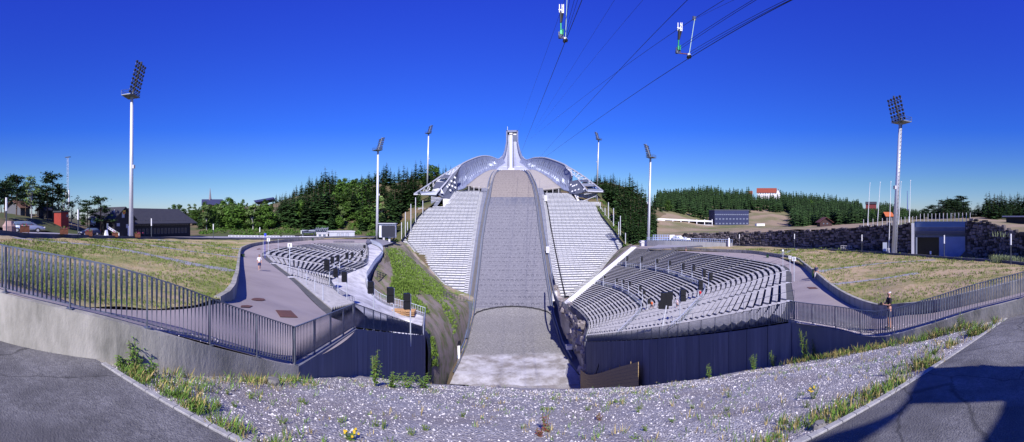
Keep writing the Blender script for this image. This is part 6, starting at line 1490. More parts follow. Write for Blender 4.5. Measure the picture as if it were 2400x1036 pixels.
# ================================================================ LAWN TUFTS, BANK TURF, GRAVEL STONES, WEEDS
def tuft(mb, rnd, p, h, n, sp_, w=.012):
    for k in range(n):
        a = rnd.uniform(0, 6.28); d = V((cos(a), sin(a), 0)); b = p+d*rnd.uniform(0, sp_); s = V((-d.y, d.x, 0))*w; hh = h*rnd.uniform(.5, 1.1); l = d*hh*rnd.uniform(.1, .7)
        mb.add([b-s, b+s, b+l*.5+V((0, 0, hh*.65))+s*.6, b+l+V((0, 0, hh))], [(0, 1, 2, 3)])
rg = random.Random(21)
M_lawn_g = mat('lawn_green_blades', (.13, .18, .03), .8, island=.5); M_lawn_d = mat('lawn_dry_blades', (.33, .26, .12), .8, island=.45)
gA, gB = MB(), MB()
for k in range(22000):
    left = k % 2; px = rg.uniform(0, 560) if left else rg.uniform(1640, 2400); u = rg.random(); py = (562+u*u*165) if left else (582+u*u*155)
    h = hit(px, py)
    if h is None: continue
    r = hypot(h.x, h.y); nn_ = noise.noise(V((h.x*.16, h.y*.16, 2)))
    if (left and not (-62 < h.x)) or r > 120: continue
    zc = zat(h.x, h.y, 10)
    # keep off paths and trails
    g = False
    yy_top = interp([(0, 661), (144, 702), (260, 719), (383, 725), (450, 720), (500, 712), (520, 700), (545, 685), (555, 640), (560, 590)], px) if left else interp([(1640, 588), (1750, 593), (1820, 600), (1860, 608), (1880, 621), (1906, 633), (1932, 650), (1956, 676), (1984, 694), (2019, 710), (2054, 724), (2183, 731), (2280, 710), (2400, 681)], px)
    if py > yy_top-2: continue
    s = max(.5, r/30)
    if nn_ > -.12+rg.uniform(-.15, .2): tuft(gA, rg, h, .11*s+.04, 5, .20*s, .02*s)
    else:
        if rg.random() < .55: tuft(gB, rg, h, .08*s+.04, 4, .16*s, .012*s)
tag(gA.build('lawn_tufts', M_lawn_g), 'patchy green grass tufts on the lawns beyond the railings', 'grass', kind='stuff')
tag(gB.build('dry_tufts', M_lawn_d), 'straw coloured dry grass tufts on the lawns beyond the railings', 'grass', kind='stuff')
mb = MB()
for k in range(9000):
    u, v_ = rg.random(), rg.random()
    if k % 2: px, py = rg.uniform(900, 1045), rg.uniform(582, 690)
    else: px, py = rg.uniform(890, 1085), rg.uniform(690, 860)
    h = hit(px, py)
    if h is None or h.y < 55 or h.y > 190: continue
    nn_ = noise.noise(V((h.x*.09, h.y*.09, 7)))
    if (py < 690 and nn_ > -.45) or nn_ > .02:
        r = hypot(h.x, h.y)
        if zat(h.x, h.y, 100) is not None and abs(zat(h.x, h.y, 100)-h.z) < .6 and interp([(600, 905), (640, 915), (680, 905), (700, 920), (740, 1000), (860, 1004)], py)+6 < px < interp([(582, 940), (690, 1060), (741, 1085), (860, 1040)], py)-4: tuft(mb, rg, h, .5, 6, .6, .11)
tag(mb.build('bank_tufts', mat('bank_blades', (.115, .19, .025), .8, island=.45)), 'bright green grass tufts on the bank left of the slope', 'grass', kind='stuff')
# loose stones
mb = MB(); OCT = [(1, 0, 0), (0, 1, 0), (-1, 0, 0), (0, -1, 0), (0, 0, 1)]
for k in range(21000):
    x = rg.uniform(-7.5, 16.5); y = 4.35+(rg.random()**1.7)*15; e_y = road_edge(x)+.12
    if y < e_y or (x < -6.6 and y > 6.5+(x+6.6)*-2): continue
    r = hypot(x, y); s = rg.uniform(.010, .027)*(.8+r*.05)*(1.8 if rg.random() < .04 else 1); z = zat(x, y, 5)
    if z is None: continue
    a = rg.uniform(0, 6.28); ca, sa = cos(a), sin(a); vs = []
    for (i, j, l) in OCT:
        X_, Y_, Z_ = i*s*rg.uniform(.7, 1.3), j*s*rg.uniform(.6, 1.1), l*s*rg.uniform(.5, 1.0); vs.append((x+X_*ca-Y_*sa, y+X_*sa+Y_*ca, z+Z_-.1*s))
    mb.add(vs, [(0, 1, 4), (1, 2, 4), (2, 3, 4), (3, 0, 4)])
tag(mb.build('loose_stones', mat('pale_stones', (.46, .44, .44), .85, island=.65)), 'loose pale broken stones covering the gravel bank', 'stones', kind='stuff')
# verge grass along the kerb and the walls, and small weeds scattered over the bank
gA, gB = MB(), MB()
def verge(x, y, dens_, h=.2, dry=.35):
    z = zat(x, y, 5)
    if z is None: return
    for i in range(dens_): 
        q = V((x+rg.gauss(0, .10), y+rg.gauss(0, .10), z)); tuft(gB if rg.random() < dry else gA, rg, q, h*rg.uniform(.5, 1.2), 5, .09, .008)
def inside(x, y): return y > road_edge(x)+.1 and not (x < -6.9 and y > 5)
for k in range(480):   # left kerb and wall corner
    x = -7.1+rg.random()**1.5*5.4; y = road_edge(x)+.15+abs(rg.gauss(0, .35 if x > -5.5 else .8))
    if noise.noise(V((x*1.3, y*1.3, 5))) > -.08 and inside(x, y): verge(x, y, 2, .19, .3)
for k in range(230):   # along the left wall
    f = rg.random(); p = along(wlc, seglen(wlc), seglen(wlc)[-1]*(.66+.33*f)); x, y = p.x+.25+abs(rg.gauss(0, .3)), p.y-.1
    if inside(x, y) and rg.random() < .8: verge(x, y, 1, .20, .4)
for k in range(700):   # right kerb
    x = 3.2+rg.random()*12.5; y = road_edge(x)+.15+abs(rg.gauss(0, .45))
    if noise.noise(V((x*.9, y*.9, 15))) > -.02: verge(x, y, 2, .17+.008*x, .4)
for k in range(520):   # along the right wall
    p = along(wr_d, seglen(wr_d), seglen(wr_d)[-1]*rg.uniform(.25, .95)); x, y = p.x-.35-abs(rg.gauss(0, .5)), p.y-.1
    if inside(x, y): verge(x, y, 1, .35, .45)
for k in range(70):   # ragged clumps
    x0 = rg.uniform(-6, 13); y0 = road_edge(x0)+.5+rg.random()**1.4*12; n_ = rg.randrange(3, 14)
    for j in range(n_):
        x = x0+rg.gauss(0, .28); y = y0+rg.gauss(0, .22)
        if inside(x, y) and y > road_edge(x)+.15: verge(x, y, 1, rg.uniform(.08, .22), .4)
for k in range(1500):   # small scattered weeds
    x = rg.uniform(-6.5, 14); y = road_edge(x)+rg.random()**1.3*15
    if noise.noise(V((x*.45, y*.45, 25))) > .05 and inside(x, y): verge(x, y, 1, .12, .35)
tag(gA.build('verge_grass', M_weed), 'green grass and small weeds along the kerb and over the gravel bank', 'grass', kind='stuff')
tag(gB.build('dry_verge_grass', M_dry), 'dry yellow grass along the kerb and the walls of the gravel bank', 'grass', kind='stuff')
M_redleaf = mat('red_leaves', (.20, .06, .04), .7, island=.5); M_flower = mat('yellow_flowers', (.75, .5, .03), .6)
def weed(label, loc, h, stems=4, leaf=.07, spread=.25, m=None, seed=0, cat='weed', group=None, dens_=14, broad=.42):
    rnd = random.Random(seed); t = thing('weed_plant', label, cat, loc, group); st = MB(); lf_ = MB()
    for s in range(stems):
        a = rnd.uniform(0, 6.28); hh = h*rnd.uniform(.55, 1.0); d = V((cos(a), sin(a), 0))*spread*rnd.uniform(.2, 1); p0 = loc-V((0, 0, .05)); p1 = loc+d*.7+V((0, 0, hh*.55)); p2 = loc+d+V((0, 0, hh)); pts = cru([p0, p1, p2], 8); st.path(pts, .006+h*.004, 4)
        for k in range(dens_):
            f = .12+.88*(k+rnd.random()*.6)/dens_; i = min(6, int(f*7)); p = pts[i].lerp(pts[i+1], f*7-i); an = k*2.4+rnd.uniform(-.4, .4); L = leaf*rnd.uniform(.7, 1.2)*(1.15-.5*f); dd = V((cos(an), sin(an), rnd.uniform(.1, .6))).normalized(); sd2 = V((-sin(an), cos(an), 0))*L*broad; tip = p+dd*L*2-V((0, 0, L*.4)); md = p+dd*L+V((0, 0, L*.15))
            lf_.add([p, md+sd2, tip, md-sd2, md-V((0, 0, L*.12))], [(0, 4, 1), (4, 2, 1), (0, 3, 4), (4, 3, 2)])
    st.build('stem', mat('weed_stem', (.14, .16, .05), .7), t); lf_.build('leaves', m or M_weed, t); return t
W = [('tall leafy weed casting its shadow on the low wall at the left', 322, 872, .85, 6, .075, .3), ('low broad leaved weed at the foot of the tall one at the left wall', 285, 862, .35, 7, .07, .3), ('leafy weed right of the tall one at the left wall', 352, 884, .45, 6, .07, .28),
 ('tall bright green bush below the shaded wall left of the outrun', 878, 905, 1.35, 9, .085, .3), ('low green bush right of the tall one below the shaded wall', 915, 908, .62, 10, .08, .5), ('low green bush in the middle of the row below the shaded wall', 952, 909, .55, 10, .08, .5), ('low green bush at the right end of the row below the shaded wall', 995, 909, .6, 10, .08, .5),
 ('reddish green weed standing alone in the middle of the gravel', 1278, 1012, .42, 5, .04, .16), ('small green weed right of the reddish one on the gravel', 1405, 985, .16, 4, .03, .1), ('spreading dark weed below the reddish one', 1265, 1022, .14, 6, .035, .22),
 ('small bush at the dark panel wall nearest the plank hoarding', 1662, 888, .9, 6, .08, .3), ('bush second from the plank hoarding at the dark panel wall', 1768, 868, 1.0, 6, .08, .3), ('bush third from the plank hoarding at the dark panel wall', 1812, 860, 1.1, 6, .08, .35), ('tallest weed with upright stems at the dark wall left of the fence bend', 1888, 846, 1.9, 9, .09, .45), ('second tall weed beside the tallest one at the dark wall', 1908, 842, 1.3, 6, .08, .35),
 ('leafy weed left of the man in black at the dark wall', 1962, 828, 1.0, 8, .075, .4), ('leafy weed just below the man in black', 2000, 820, .95, 8, .07, .4), ('bushy weed right of the man in black against the wall', 2040, 812, .8, 8, .07, .4), ('low weed below the fence right of the man in black', 2085, 806, .5, 7, .06, .35), ('tall weed by the wall near the right end of the gravel', 2250, 776, .85, 7, .065, .25), ('low weed where gravel wall and kerb meet at the right', 2290, 770, .35, 8, .06, .35), ('dark leaved weed between the kerb and the wall at the right', 2200, 790, .4, 8, .06, .35),
 ('weed with yellow flowers at the lower left kerb', 820, 1030, .16, 6, .035, .15), ('weed with yellow flowers on the gravel near the right kerb', 1905, 935, .25, 5, .03, .15)]
for i, (lb, px, py, h, st_, lf2, spd) in enumerate(W):
    p = hit(px, py)
    if p is None: continue
    w_ = weed(lb, p.copy(), h, st_, lf2, spd, M_redleaf if 'reddish' in lb else None, seed=i, dens_=14 if h < 1 else 22)
    if 'yellow' in lb:
        fm = MB()
        for k in range(9): q = p+V((rg.gauss(0, .07), rg.gauss(0, .05), h*rg.uniform(.6, 1.1))); fm.box(q, (.03, .03, .02), rg.random())
        fm.build('flowers', M_flower, w_)
for k in range(42):
    px, py = rg.uniform(420, 2050), rg.uniform(925, 1030); p = hit(px, py)
    if p is None or not inside(p.x, p.y): continue
    weed('small weed growing scattered among the loose stones of the gravel bank', p.copy(), rg.uniform(.06, .16), 5, .028, .11, seed=100+k, group='small weeds scattered on the gravel bank', dens_=7)
for k, (px, py) in enumerate([(1930, 1002), (2015, 945), (640, 902)]):
    p = hit(px, py); s = .10 if k < 2 else .3; mb = MB(); vs = []
    if k < 2: p += V((-.05, .05, 0))
    else: s = .17
    for i in range(5):
        z = -.5+i*.3
        for j in range(8): a = 2*pi*j/8; rr_ = s*(1.1-.5*abs(z))*rg.uniform(.8, 1.15); vs.append((p.x+rr_*cos(a)*1.4, p.y+rr_*sin(a), p.z+z*s+s*.3))
    fs = [(i*8+j, i*8+(j+1) % 8, i*8+8+(j+1) % 8, i*8+8+j) for i in range(4) for j in range(8)]+[tuple(range(32, 40))]
    tag(mb.add(vs, fs).build('boulder', mat('boulder_grey', (.20, .19, .185), .9, col2=(.12, .115, .11), scale=5)), ['grey stone lying on the kerb at the lower right', 'small stone beside the right kerb', 'rough boulder below the shaded wall at the left'][k], 'stone')

# ================================================================ UNSEEN CANOPY ADDED BEHIND THE VIEWPOINT FOR ITS SHADOW
can = thing('shadow_canopy', 'angular unseen canopy added behind the viewpoint, shaped to throw a shadow over the road', 'canopy', (10, -12, -3))
def up_sun(px, py, t=14.0):
    p = hit(px, py) or P(px, py, 7); return p+sv*t
for q in ([(2145, 873), (2300, 858), (2560, 850), (2560, 938), (2350, 940), (2135, 947)], [(2352, 939), (2560, 937), (2560, 1100), (2262, 1100), (2290, 1045), (2318, 1008), (2342, 970)], [(2146, 873), (2136, 947), (2120, 966), (2098, 986), (2066, 1008), (2030, 1030), (1985, 1062), (1955, 1095), (1790, 1095), (1850, 1058), (1900, 1034), (1960, 1012), (2005, 1000), (2052, 984), (2092, 966), (2120, 942), (2136, 908)]):
    pts = [up_sun(*a) for a in q]; MB().poly(pts, sv*.3).build('roof_panel', M_steel_d, can)  # panel outlines traced from the wanted shadow back towards the sun
for q in ((2500, 860), (2300, 858)):
    a = up_sun(*q); MB().tube((a.x, a.y-1, -4), a, .12, n=8).build('post', M_steel_d, can)

# ================================================================ CARS, PLANTERS, BINS, STREET THINGS
def car(label, loc, az, L=4.6, W=1.8, Hh=1.48, paint=(.35, .38, .42), kind='estate', group=None):
    """az: heading angle of the nose (radians in the XY plane)"""
    t = thing('parked_car', label, 'car', (0, 0, 0), group); mp = mat('car_paint_%d' % (int(paint[0]*1000)), paint, .25, .5)
    l = L/2
    if kind == 'van': body = [(-l, .35), (-l, 1.0), (-l+.05, 1.9), (-l+.3, 2.0), (l*.45, 2.0), (l*.72, 1.25), (l*.97, 1.0), (l, .6), (l, .35)]; gh = [(-l+.1, 1.2), (-l+.18, 1.82), (l*.42, 1.84), (l*.68, 1.22)]
    else: body = [(-l, .38), (-l-.03, .62), (-l+.04, .9), (-l*.93, .96), (l*.42, .98), (l*.8, .84), (l*.97, .66), (l, .5), (l-.04, .3), (-l+.1, .28)]; gh = [(-l+.10, .93), (-l+.42, Hh-.09), (-l+.8, Hh), (l*.02, Hh-.01), (l*.16, Hh-.07), (l*.50, .95)] if kind == 'estate' else [(-l+.16, .93), (-l+.55, Hh-.12), (-l+1.1, Hh), (-.05, Hh-.01), (.25, Hh-.07), (l*.5, .95)]
    def shell(prof, ys):
        mb = MB(); n = len(prof); cx_ = sum(p[0] for p in prof)/n; cz = sum(p[1] for p in prof)/n
        vs = []
        for y, k in ys: vs += [(cx_+(x-cx_)*k, y, cz+(z-cz)*k) for x, z in prof]
        fs = []
        for i in range(len(ys)-1):
            for j in range(n): j2 = (j+1) % n; fs.append((i*n+j, i*n+j2, (i+1)*n+j2, (i+1)*n+j))
        fs += [tuple(range(n-1, -1, -1)), tuple(range((len(ys)-1)*n, len(ys)*n))]
        return mb.add(vs, fs)
    w = W/2; shell(body, [(-w, .93), (-w+.10, 1), (w-.10, 1), (w, .93)]).build('body', mp, t, True)
    if kind == 'van':
        MB().box((-l+.02, 0, 1.5), (.06, W*.75, .55)).build('rear_window', M_glass, t)
        for y in (-w-.005, w+.005): MB().box((l*.1, y, 1.5), (1.2, .04, .5)).build('side_window', M_glass, t); MB().box((-l*.45, y, 1.5), (1.0, .04, .5)).build('side_window', M_glass, t)
    else:
        wt = w-.10; shell(gh, [(-wt, .9), (-wt+.1, 1), (wt-.1, 1), (wt, .9)]).build('windows', M_glass, t, True)
        rf = [(x, z) for x, z in gh if z > Hh-.13]; x0, x1 = rf[0][0], rf[-1][0]
        MB().box(((x0+x1)/2, 0, Hh+.0), (x1-x0, W-.34, .045)).build('roof', mp, t)
        pb = MB()
        for y in (-wt+.01, wt-.01):
            for a, b in zip(gh[:1]+gh[1:2], gh[1:2]+gh[2:3]): pb.tube((a[0], y, a[1]), (b[0], y*.93, b[1]), .05, n=4)
            pb.tube((gh[-1][0], y, gh[-1][1]), (gh[-2][0], y*.93, gh[-2][1]), .045, n=4); pb.tube((.0, y*1.0, .95), (-.05, y*.96, Hh-.02), .04, n=4); pb.tube((gh[2][0], y*.97, gh[2][1]), (gh[3][0], y*.97, gh[3][1]), .04, n=4)
        pb.build('window_pillars', mp, t)
    for sx in (-l*.60, l*.62):
        for sy in (-w+.02, w-.02):
            wh = MB().tube((sx, sy-.1, .33), (sx, sy+.1, .33), .33, n=14); wo = wh.build('wheel', M_black, t)
            rm = MB(); o_ = -.11 if sy < 0 else .11
            for k in range(6): a = k*pi/3; rm.box((sx+.11*cos(a), sy+o_, .33+.11*sin(a)), (.2, .03, .07), Matrix.Rotation(-a, 3, 'Y'))
            rm.build('rim', M_mast, wo)
    for sy in (-w*.72, w*.72):
        MB().box((l-.05, sy, .68), (.1, .34, .14)).build('headlight', M_glass_lt, t); MB().box((-l+.02, sy, .86), (.08, .22, .16)).build('tail_light', mat('tail_red', (.6, .02, .02), .3), t)
    t.location = loc; t.rotation_euler = (0, 0, az); return t
def az_tan(px, right=True):
    th = (px-CX)/F; return atan2(-sin(th), cos(th)) if right else atan2(sin(th), -cos(th))
def roadpt(px, r, d=0): 
    th = (px-CX)/F; z = zat(r*sin(th), r*cos(th), 60); return V((r*sin(th), r*cos(th), (z if z is not None else -3)+d))
car('silver estate car parked behind the low wall at the far left', P(66, 544.5, 53.5), az_tan(66)-.12, paint=(.34, .38, .45))
car('dark blue hatchback with red tail light parked left of the black halls', P(210, 552, 77), az_tan(210, False)+.35, L=4.1, kind='hatch', paint=(.03, .035, .07))
car('white van parked by the slope left of the black gabled house', P(234, 530, 108), az_tan(234)-.2, L=4.9, kind='van', paint=(.7, .7, .72))
car('white van on the grey concrete wall behind the right grandstand', P(1590, 563.5, 166), az_tan(1590), L=4.9, kind='van', paint=(.72, .72, .74))
car('white car parked right of the white van behind the right grandstand', P(1606, 564, 168), az_tan(1606), kind='hatch', paint=(.66, .66, .68))
# trestle with blue rails beside the vans, timber stack
tr_ = thing('steel_trestle', 'pale blue steel trestles standing on the grey concrete wall by the mast', 'trestle', P(1540, 563, 165)); mb = MB()
for k in range(7): mb.tube(P(1531+k*5.5, 564, 165), P(1531+k*5.5, 550, 165), .09, n=4)
for y in (551, 556, 561): mb.tube(P(1531, y, 165), P(1568, y, 165), .08, n=4)
mb.build('frame', mat('blue_white_rail', (.45, .55, .8)), tr_)
tag(MB().box(P(1575, 556, 168), (2.6, .3, 2.0), .2).build('traffic_board', M_whitep), 'white board beside the trestles behind the right grandstand', 'board')
def planter(label, px, py, r, s=.9):
    p = P(px, py, r); t = thing('planter', label, 'planter', p, 'rusty planters along the far road'); th = (px-CX)/F; MB().box(p+V((0, 0, s*.5)), (s*1.35, s*1.35, s*.85), -th).build('box', M_rustbox, t); MB().box(p+V((0, 0, s*.94)), (s*1.42, s*1.42, .06), -th).build('rim', M_rustbox, t)
    for k in (-1, 1): MB().box(p+V((cos(th)*s*.5*k, -sin(th)*s*.5*k, .06)), (.12, s, .14), -th).build('foot', M_rust, t)
    fl = MB(); gr = MB()
    for k in range(70):
        q = p+V((rg.gauss(0, s*.38), rg.gauss(0, s*.38), s+abs(rg.gauss(.1, .14)))); u = V((rg.gauss(0, 1), rg.gauss(0, 1), rg.gauss(0, 1))).normalized()*.09; v_ = u.cross(V((.3, .2, 1))).normalized()*.08; (fl if k % 2 else gr).add([q-u, q+v_, q+u, q-v_], [(0, 1, 2, 3)])
    fl.build('flowers', mat('pink_flowers', (.42, .04, .12), .6, island=.8), t); gr.build('leaves', M_weed, t)
M_rustbox = mat('corten_steel', (.20, .075, .04), .8, col2=(.12, .045, .025), scale=3)
for lb, a in zip(('before the silver car', 'between the silver car and the dark hatchback', 'before the dark hatchback', 'before the black gabled house', 'right of the foot of the left light mast'), ((58, 545.5, 50), (150, 549.5, 58), (208, 554, 66), (270, 556, 76), (322.5, 557, 84))): planter('rusty square planter with flowers '+lb, *a)
mb = MB(); p = P(22, 545, 50); vs = []
for i in range(6):
    for j in range(10): a = 2*pi*j/10; q = (1.05 if i < 4 else .8-.25*(i-4))*rg.uniform(.92, 1.08); vs.append((p.x+q*cos(a), p.y+q*.8*sin(a), p.z-.2+i*.34))
fs = [(i*10+j, i*10+(j+1) % 10, i*10+10+(j+1) % 10, i*10+10+j) for i in range(5) for j in range(10)]+[tuple(range(50, 60))]
tag(mb.add(vs, fs).build('boulder', mat('pink_granite', (.42, .28, .24), .9, col2=(.3, .2, .18), scale=2), None), 'pinkish boulder by the road behind the leftmost lamp post', 'boulder')
t = thing('traffic_sign', 'blue arrow sign on a post left of the black gabled house', 'sign', P(252, 553, 80)); MB().tube(P(252, 554, 80), P(252, 524, 80), .06, n=5).build('post', mat('sign_post_blue', (.05, .06, .3), .5), t); MB().box(P(252, 529, 80), (.7, .08, 1.0)).build('board', M_steel, t)
mb = MB(); p = P(246.5, 552, 79); mb.poly([p+V((-.5, 0, 0)), p+V((.5, 0, 0)), p+V((0, 0, 1.1))], V((0, .5, 0))); tag(mb.build('warning_triangle', M_whitep), 'small white triangular sign on the ground by the blue post', 'sign')
t = thing('stair_rail', 'white slanting wooden stair rail left of the black gabled house', 'railing', P(262, 540, 97)); mb = MB()
for o_ in (0, 4): mb.tube(P(253, 531+o_, 97), P(279, 547+o_, 97), .12, n=4)
for k in range(6): mb.tube(P(254+k*5, 531+k*3.1, 97), P(254+k*5, 537+k*3.1, 97), .09, n=4)
mb.build('rails', M_whitep, t)
# lattice tower at the far left
lt_ = thing('lattice_tower', 'tall thin lattice tower with a lamp on top behind the pines at the left', 'tower', P(159, 505, 230)); mb = MB(); a0, a1 = P(159, 508, 230), P(159, 369, 230)
for k in range(3): an = 2*pi*k/3; o_ = V((cos(an), sin(an), 0))*.55; mb.tube(a0+o_, a1+o_*.8, .09, n=4)
for k in range(44):
    z0 = a0.lerp(a1, k/44); z1 = a0.lerp(a1, (k+1)/44); an = 2*pi*(k % 3)/3; o_ = V((cos(an), sin(an), 0))*.5; an2 = 2*pi*((k+1) % 3)/3; o2 = V((cos(an2), sin(an2), 0))*.5; mb.tube(z0+o_, z1+o2, .05, n=3)
mb.build('lattice', M_mast, lt_); MB().box(a1+V((0, 0, .2)), (3.6, 1.2, .3), .5).build('lamp_head', M_steel_d, lt_)
for y0, y1, x in ((448, 466, 155.5), (445, 480, 162)): MB().box(P(x, (y0+y1)/2, 229), (.8, .6, (y1-y0)/F*229)).build('antenna_panel', M_whitep, lt_)
tag(MB().tube(P(2127, 496, 420), P(2126.5, 447, 420), .6, .25, n=5).build('radio_mast', mat('blue_mast', (.12, .16, .4), .5)), 'thin dark radio mast on the far hill behind the flagpoles', 'mast')
# bins and manhole covers
def bin_(label, px, py, r):
    p = P(px, py, r); t = thing('litter_bin', label, 'litter bin', p, 'dark green litter bins'); MB().box(p+V((0, 0, .5)), (.55, .5, .95), -(px-CX)/F).build('body', mat('bin_green', (.015, .045, .02), .5), t); MB().box(p+V((0, 0, 1.0)), (.6, .55, .06), -(px-CX)/F).build('lid', M_black, t)
bin_('dark green litter bin against the curved wall on the left path', 569, 611, 58); bin_('dark green litter bin against the curved wall behind the walking man', 1909, 651, 47.5); bin_('dark green litter bin beside the far part of the right path', 1799, 606, 88)
bin_('dark green litter bin where the left path meets the far road', 733, 566, 118)
def plate(label, pts, m=M_rust):
    q = [hit(*a) for a in pts]
    if None in q: return
    c = sum(q, V())/len(q); n = (q[1]-q[0]).cross(q[2]-q[0]).normalized(); n = n if n.z > 0 else -n
    tag(MB().poly([V((a.x, a.y, a.z+.012)) for a in q], V((0, 0, .02))).build('manhole_cover', m), label, 'manhole cover')
plate('large rusty rectangular cover on the left path near the fence', [(646, 728), (682, 729), (698, 745), (657, 744)])
plate('small rusty rectangular cover on the left path', [(566, 717), (580, 716.5), (592, 718), (584, 722), (564, 721)])
plate('oval rusty cover on the left path above the rectangular ones', [(589, 702), (597, 699.5), (608, 699.5), (619, 701), (622, 704), (614, 706), (602, 705.5), (592, 704)])
plate('small rusty cover on the left path near its far bend', [(601, 584), (608, 582.5), (612, 584.2), (604, 585.4)])
plate('rusty rectangular cover on the right path near the walking man', [(1891, 673.5), (1911, 673.5), (1917, 677), (1898, 677.5)])
br_ = thing('bicycle_rack', 'pale tubular rack standing before the stone wall at the right', 'rack', P(1984, 581, 114)); mb = MB()
for k in range(5): mb.tube(P(1971+k*6.4, 583, 113), P(1971+k*6.4, 575, 113), .06, n=4)
mb.tube(P(1971, 576, 113), P(1997, 577, 113), .06, n=4).tube(P(1971, 581, 113), P(1997, 582, 113), .06, n=4); mb.build('frame', M_conc_lt, br_)
mb = MB()
for k in range(400): q = roadpt(rg.uniform(2325, 2420), rg.uniform(60, 68), 0); tuft(mb, rg, q, 1.0, 5, .7, .05)
tag(mb.build('shrubbery', mat('grey_green_shrub', (.20, .24, .12), .8, island=.4)), 'grey green shrubs along the foot of the right stone wall', 'shrubs', kind='stuff')
# low fences on the hillside / road in the left bank
pipe_rail('dark railing crossing the bank left of the slope below the turf', [P(*q) for q in ((884, 652, 82), (920, 663, 96), (960, 676, 110), (1005, 688, 120), (1040, 693, 130), (1075, 701, 142), (1095, 708, 147))], h=1.5, step=2.5, r=.07, m=M_steel_d)
pipe_rail('pale railing behind the top rows of the left grandstand', [P(782, 570, 113), P(830, 569.5, 116)], h=.6, step=1.0, r=.05, m=M_steel)

# ================================================================ PEOPLE
def skin(name, verts, edges, m, parent, sub=1):
    me = bpy.data.meshes.new(name); me.from_pydata([v[:3] for v in verts], edges, []); o = bpy.data.objects.new(name, me); C.objects.link(o)
    md = o.modifiers.new('skin', 'SKIN'); sm = o.modifiers.new('sub', 'SUBSURF'); sm.levels = sub; sm.render_levels = sub
    for i, sv_ in enumerate(me.skin_vertices[0].data): r = verts[i][3]; sv_.radius = (r, r) if not isinstance(r, tuple) else r; sv_.use_root = (i == 0)
    dg = bpy.context.evaluated_depsgraph_get(); nm = bpy.data.meshes.new_from_object(o.evaluated_get(dg)); bpy.data.objects.remove(o); bpy.data.meshes.remove(me); nm.name = name; nm.materials.clear(); nm.materials.append(m)
    for p in nm.polygons: p.use_smooth = True
    r_ = bpy.data.objects.new(name, nm); C.objects.link(r_); r_.parent = parent; return r_
M_skin = mat('skin', (.50, .27, .19), .6)
def person(label, loc, face, H=1.74, arms=None, legs=None, top=(.8, .8, .8), bottom=(.02, .03, .09), short=True, hair=(.05, .03, .02), sleeve=.5, sit=False, hat=None, shoes=(.3, .3, .3), longhair=False, group=None):
    """local frame: the person looks along -Y; arms/legs: joint positions for left(-x) and right(+x)"""
    k = H/1.74; t = thing('person', label, 'person', (0, 0, 0), group); hp = .93 if not sit else .48
    T = [(0, 0, hp, (.14, .105)), (0, .0, hp+.16, (.125, .09)), (0, .01, hp+.34, (.15, .10)), (0, .01, hp+.47, (.10, .075)), (0, 0, hp+.545, .05), (0, -.01, hp+.60, .055), (0, -.015, hp+.68, (.075, .09)), (0, -.01, hp+.755, (.07, .085))]
    dv = [tuple(list(q[:3])+[q[3]]) for q in T]; ed = [(i, i+1) for i in range(7)]
    def add(pt, par): dv.append(pt); ed.append((par, len(dv)-1)); return len(dv)-1
    add((0, -.105, hp+.665, .014), 6)
    for s in (-1, 1): add((s*.083, .0, hp+.67, .012), 6)
    L = legs or {-1: [(-.10, 0, hp-.06), (-.11, -.02, .48), (-.11, .03, .09), (-.12, -.13, .035)], 1: [(.10, 0, hp-.06), (.11, -.02, .48), (.11, .03, .09), (.12, -.13, .035)]}
    A = arms or {-1: [(-.185, .01, hp+.46), (-.23, .03, hp+.18), (-.24, -.05, hp-.07)], 1: [(.185, .01, hp+.46), (.23, .03, hp+.18), (.24, -.05, hp-.07)]}
    LL_, AA = {}, {}
    for s in (-1, 1):
        h_, kn, an, toe = L[s]; i = add((*h_, .085), 0); j = add((*[(a+b)/2 for a, b in zip(h_, kn)], .075), i); j = add((*kn, .055), j); j = add((*[(a*.6+b*.4) for a, b in zip(kn, an)], .052), j); j = add((*an, .036), j); j = add((*toe, .035), j)
        sh, el, wr_ = A[s]; i = add((*sh, .052), 3); j = add((*el, .038), i); j = add((*wr_, .025), j); d = (V(wr_)-V(el)).normalized(); sd_ = V((0, -1, 0)) if abs(d.y) < .8 else V((0, 0, -1)); sd_ = (sd_-d*sd_.dot(d)).normalized()
        pm = V(wr_)+d*.06; j = add((*pm, (.034, .016)), j)
        for f, (o_, ln) in enumerate(((-.027, .06), (-.009, .072), (.009, .07), (.027, .055))):
            a = pm+d*.035+sd_*o_; b = a+d*ln*.5; c = b+(d*.6+V((-s*.6, 0, 0))).normalized()*ln*.5; q = add((*a, .0095), j); q = add((*b, .0085), q); add((*c, .0075), q)
        a = V(wr_)+d*.03+sd_*.03; q = add((*a, .011), j-0); add((*(a+(d*.7+sd_*.8).normalized()*.045), .009), q)
        LL_[s], AA[s] = (h_, kn, an, toe), (sh, el, wr_)
    sc = lambda vs: [(v[0]*k, v[1]*k, v[2]*k, tuple(x*k for x in v[3]) if isinstance(v[3], tuple) else v[3]*k) for v in vs]
    skin('body', sc(dv), ed, M_skin, t)
    # shirt
    sv2 = [(0, 0, hp-.02, (.155, .118)), (0, 0, hp+.16, (.14, .105)), (0, .01, hp+.34, (.165, .118)), (0, .01, hp+.475, (.115, .088))]; se = [(0, 1), (1, 2), (2, 3)]
    for s in (-1, 1): sh, el, wr_ = [V(q) for q in AA[s]]; n = len(sv2); sv2 += [(*sh, .068), (*(sh.lerp(el, .45)), .06), (*(sh.lerp(el, .85 if sleeve < .9 else 1.0)), .052)]; se += [(3, n), (n, n+1), (n+1, n+2)]
    skin('shirt', sc(sv2), se, mat('cloth_%d_%d_%d' % tuple(int(c*99) for c in top), top, .85), t)
    bv = [(0, 0, hp+.03, (.15, .118)), (0, 0, hp-.05, (.148, .12))]; be = [(0, 1)]
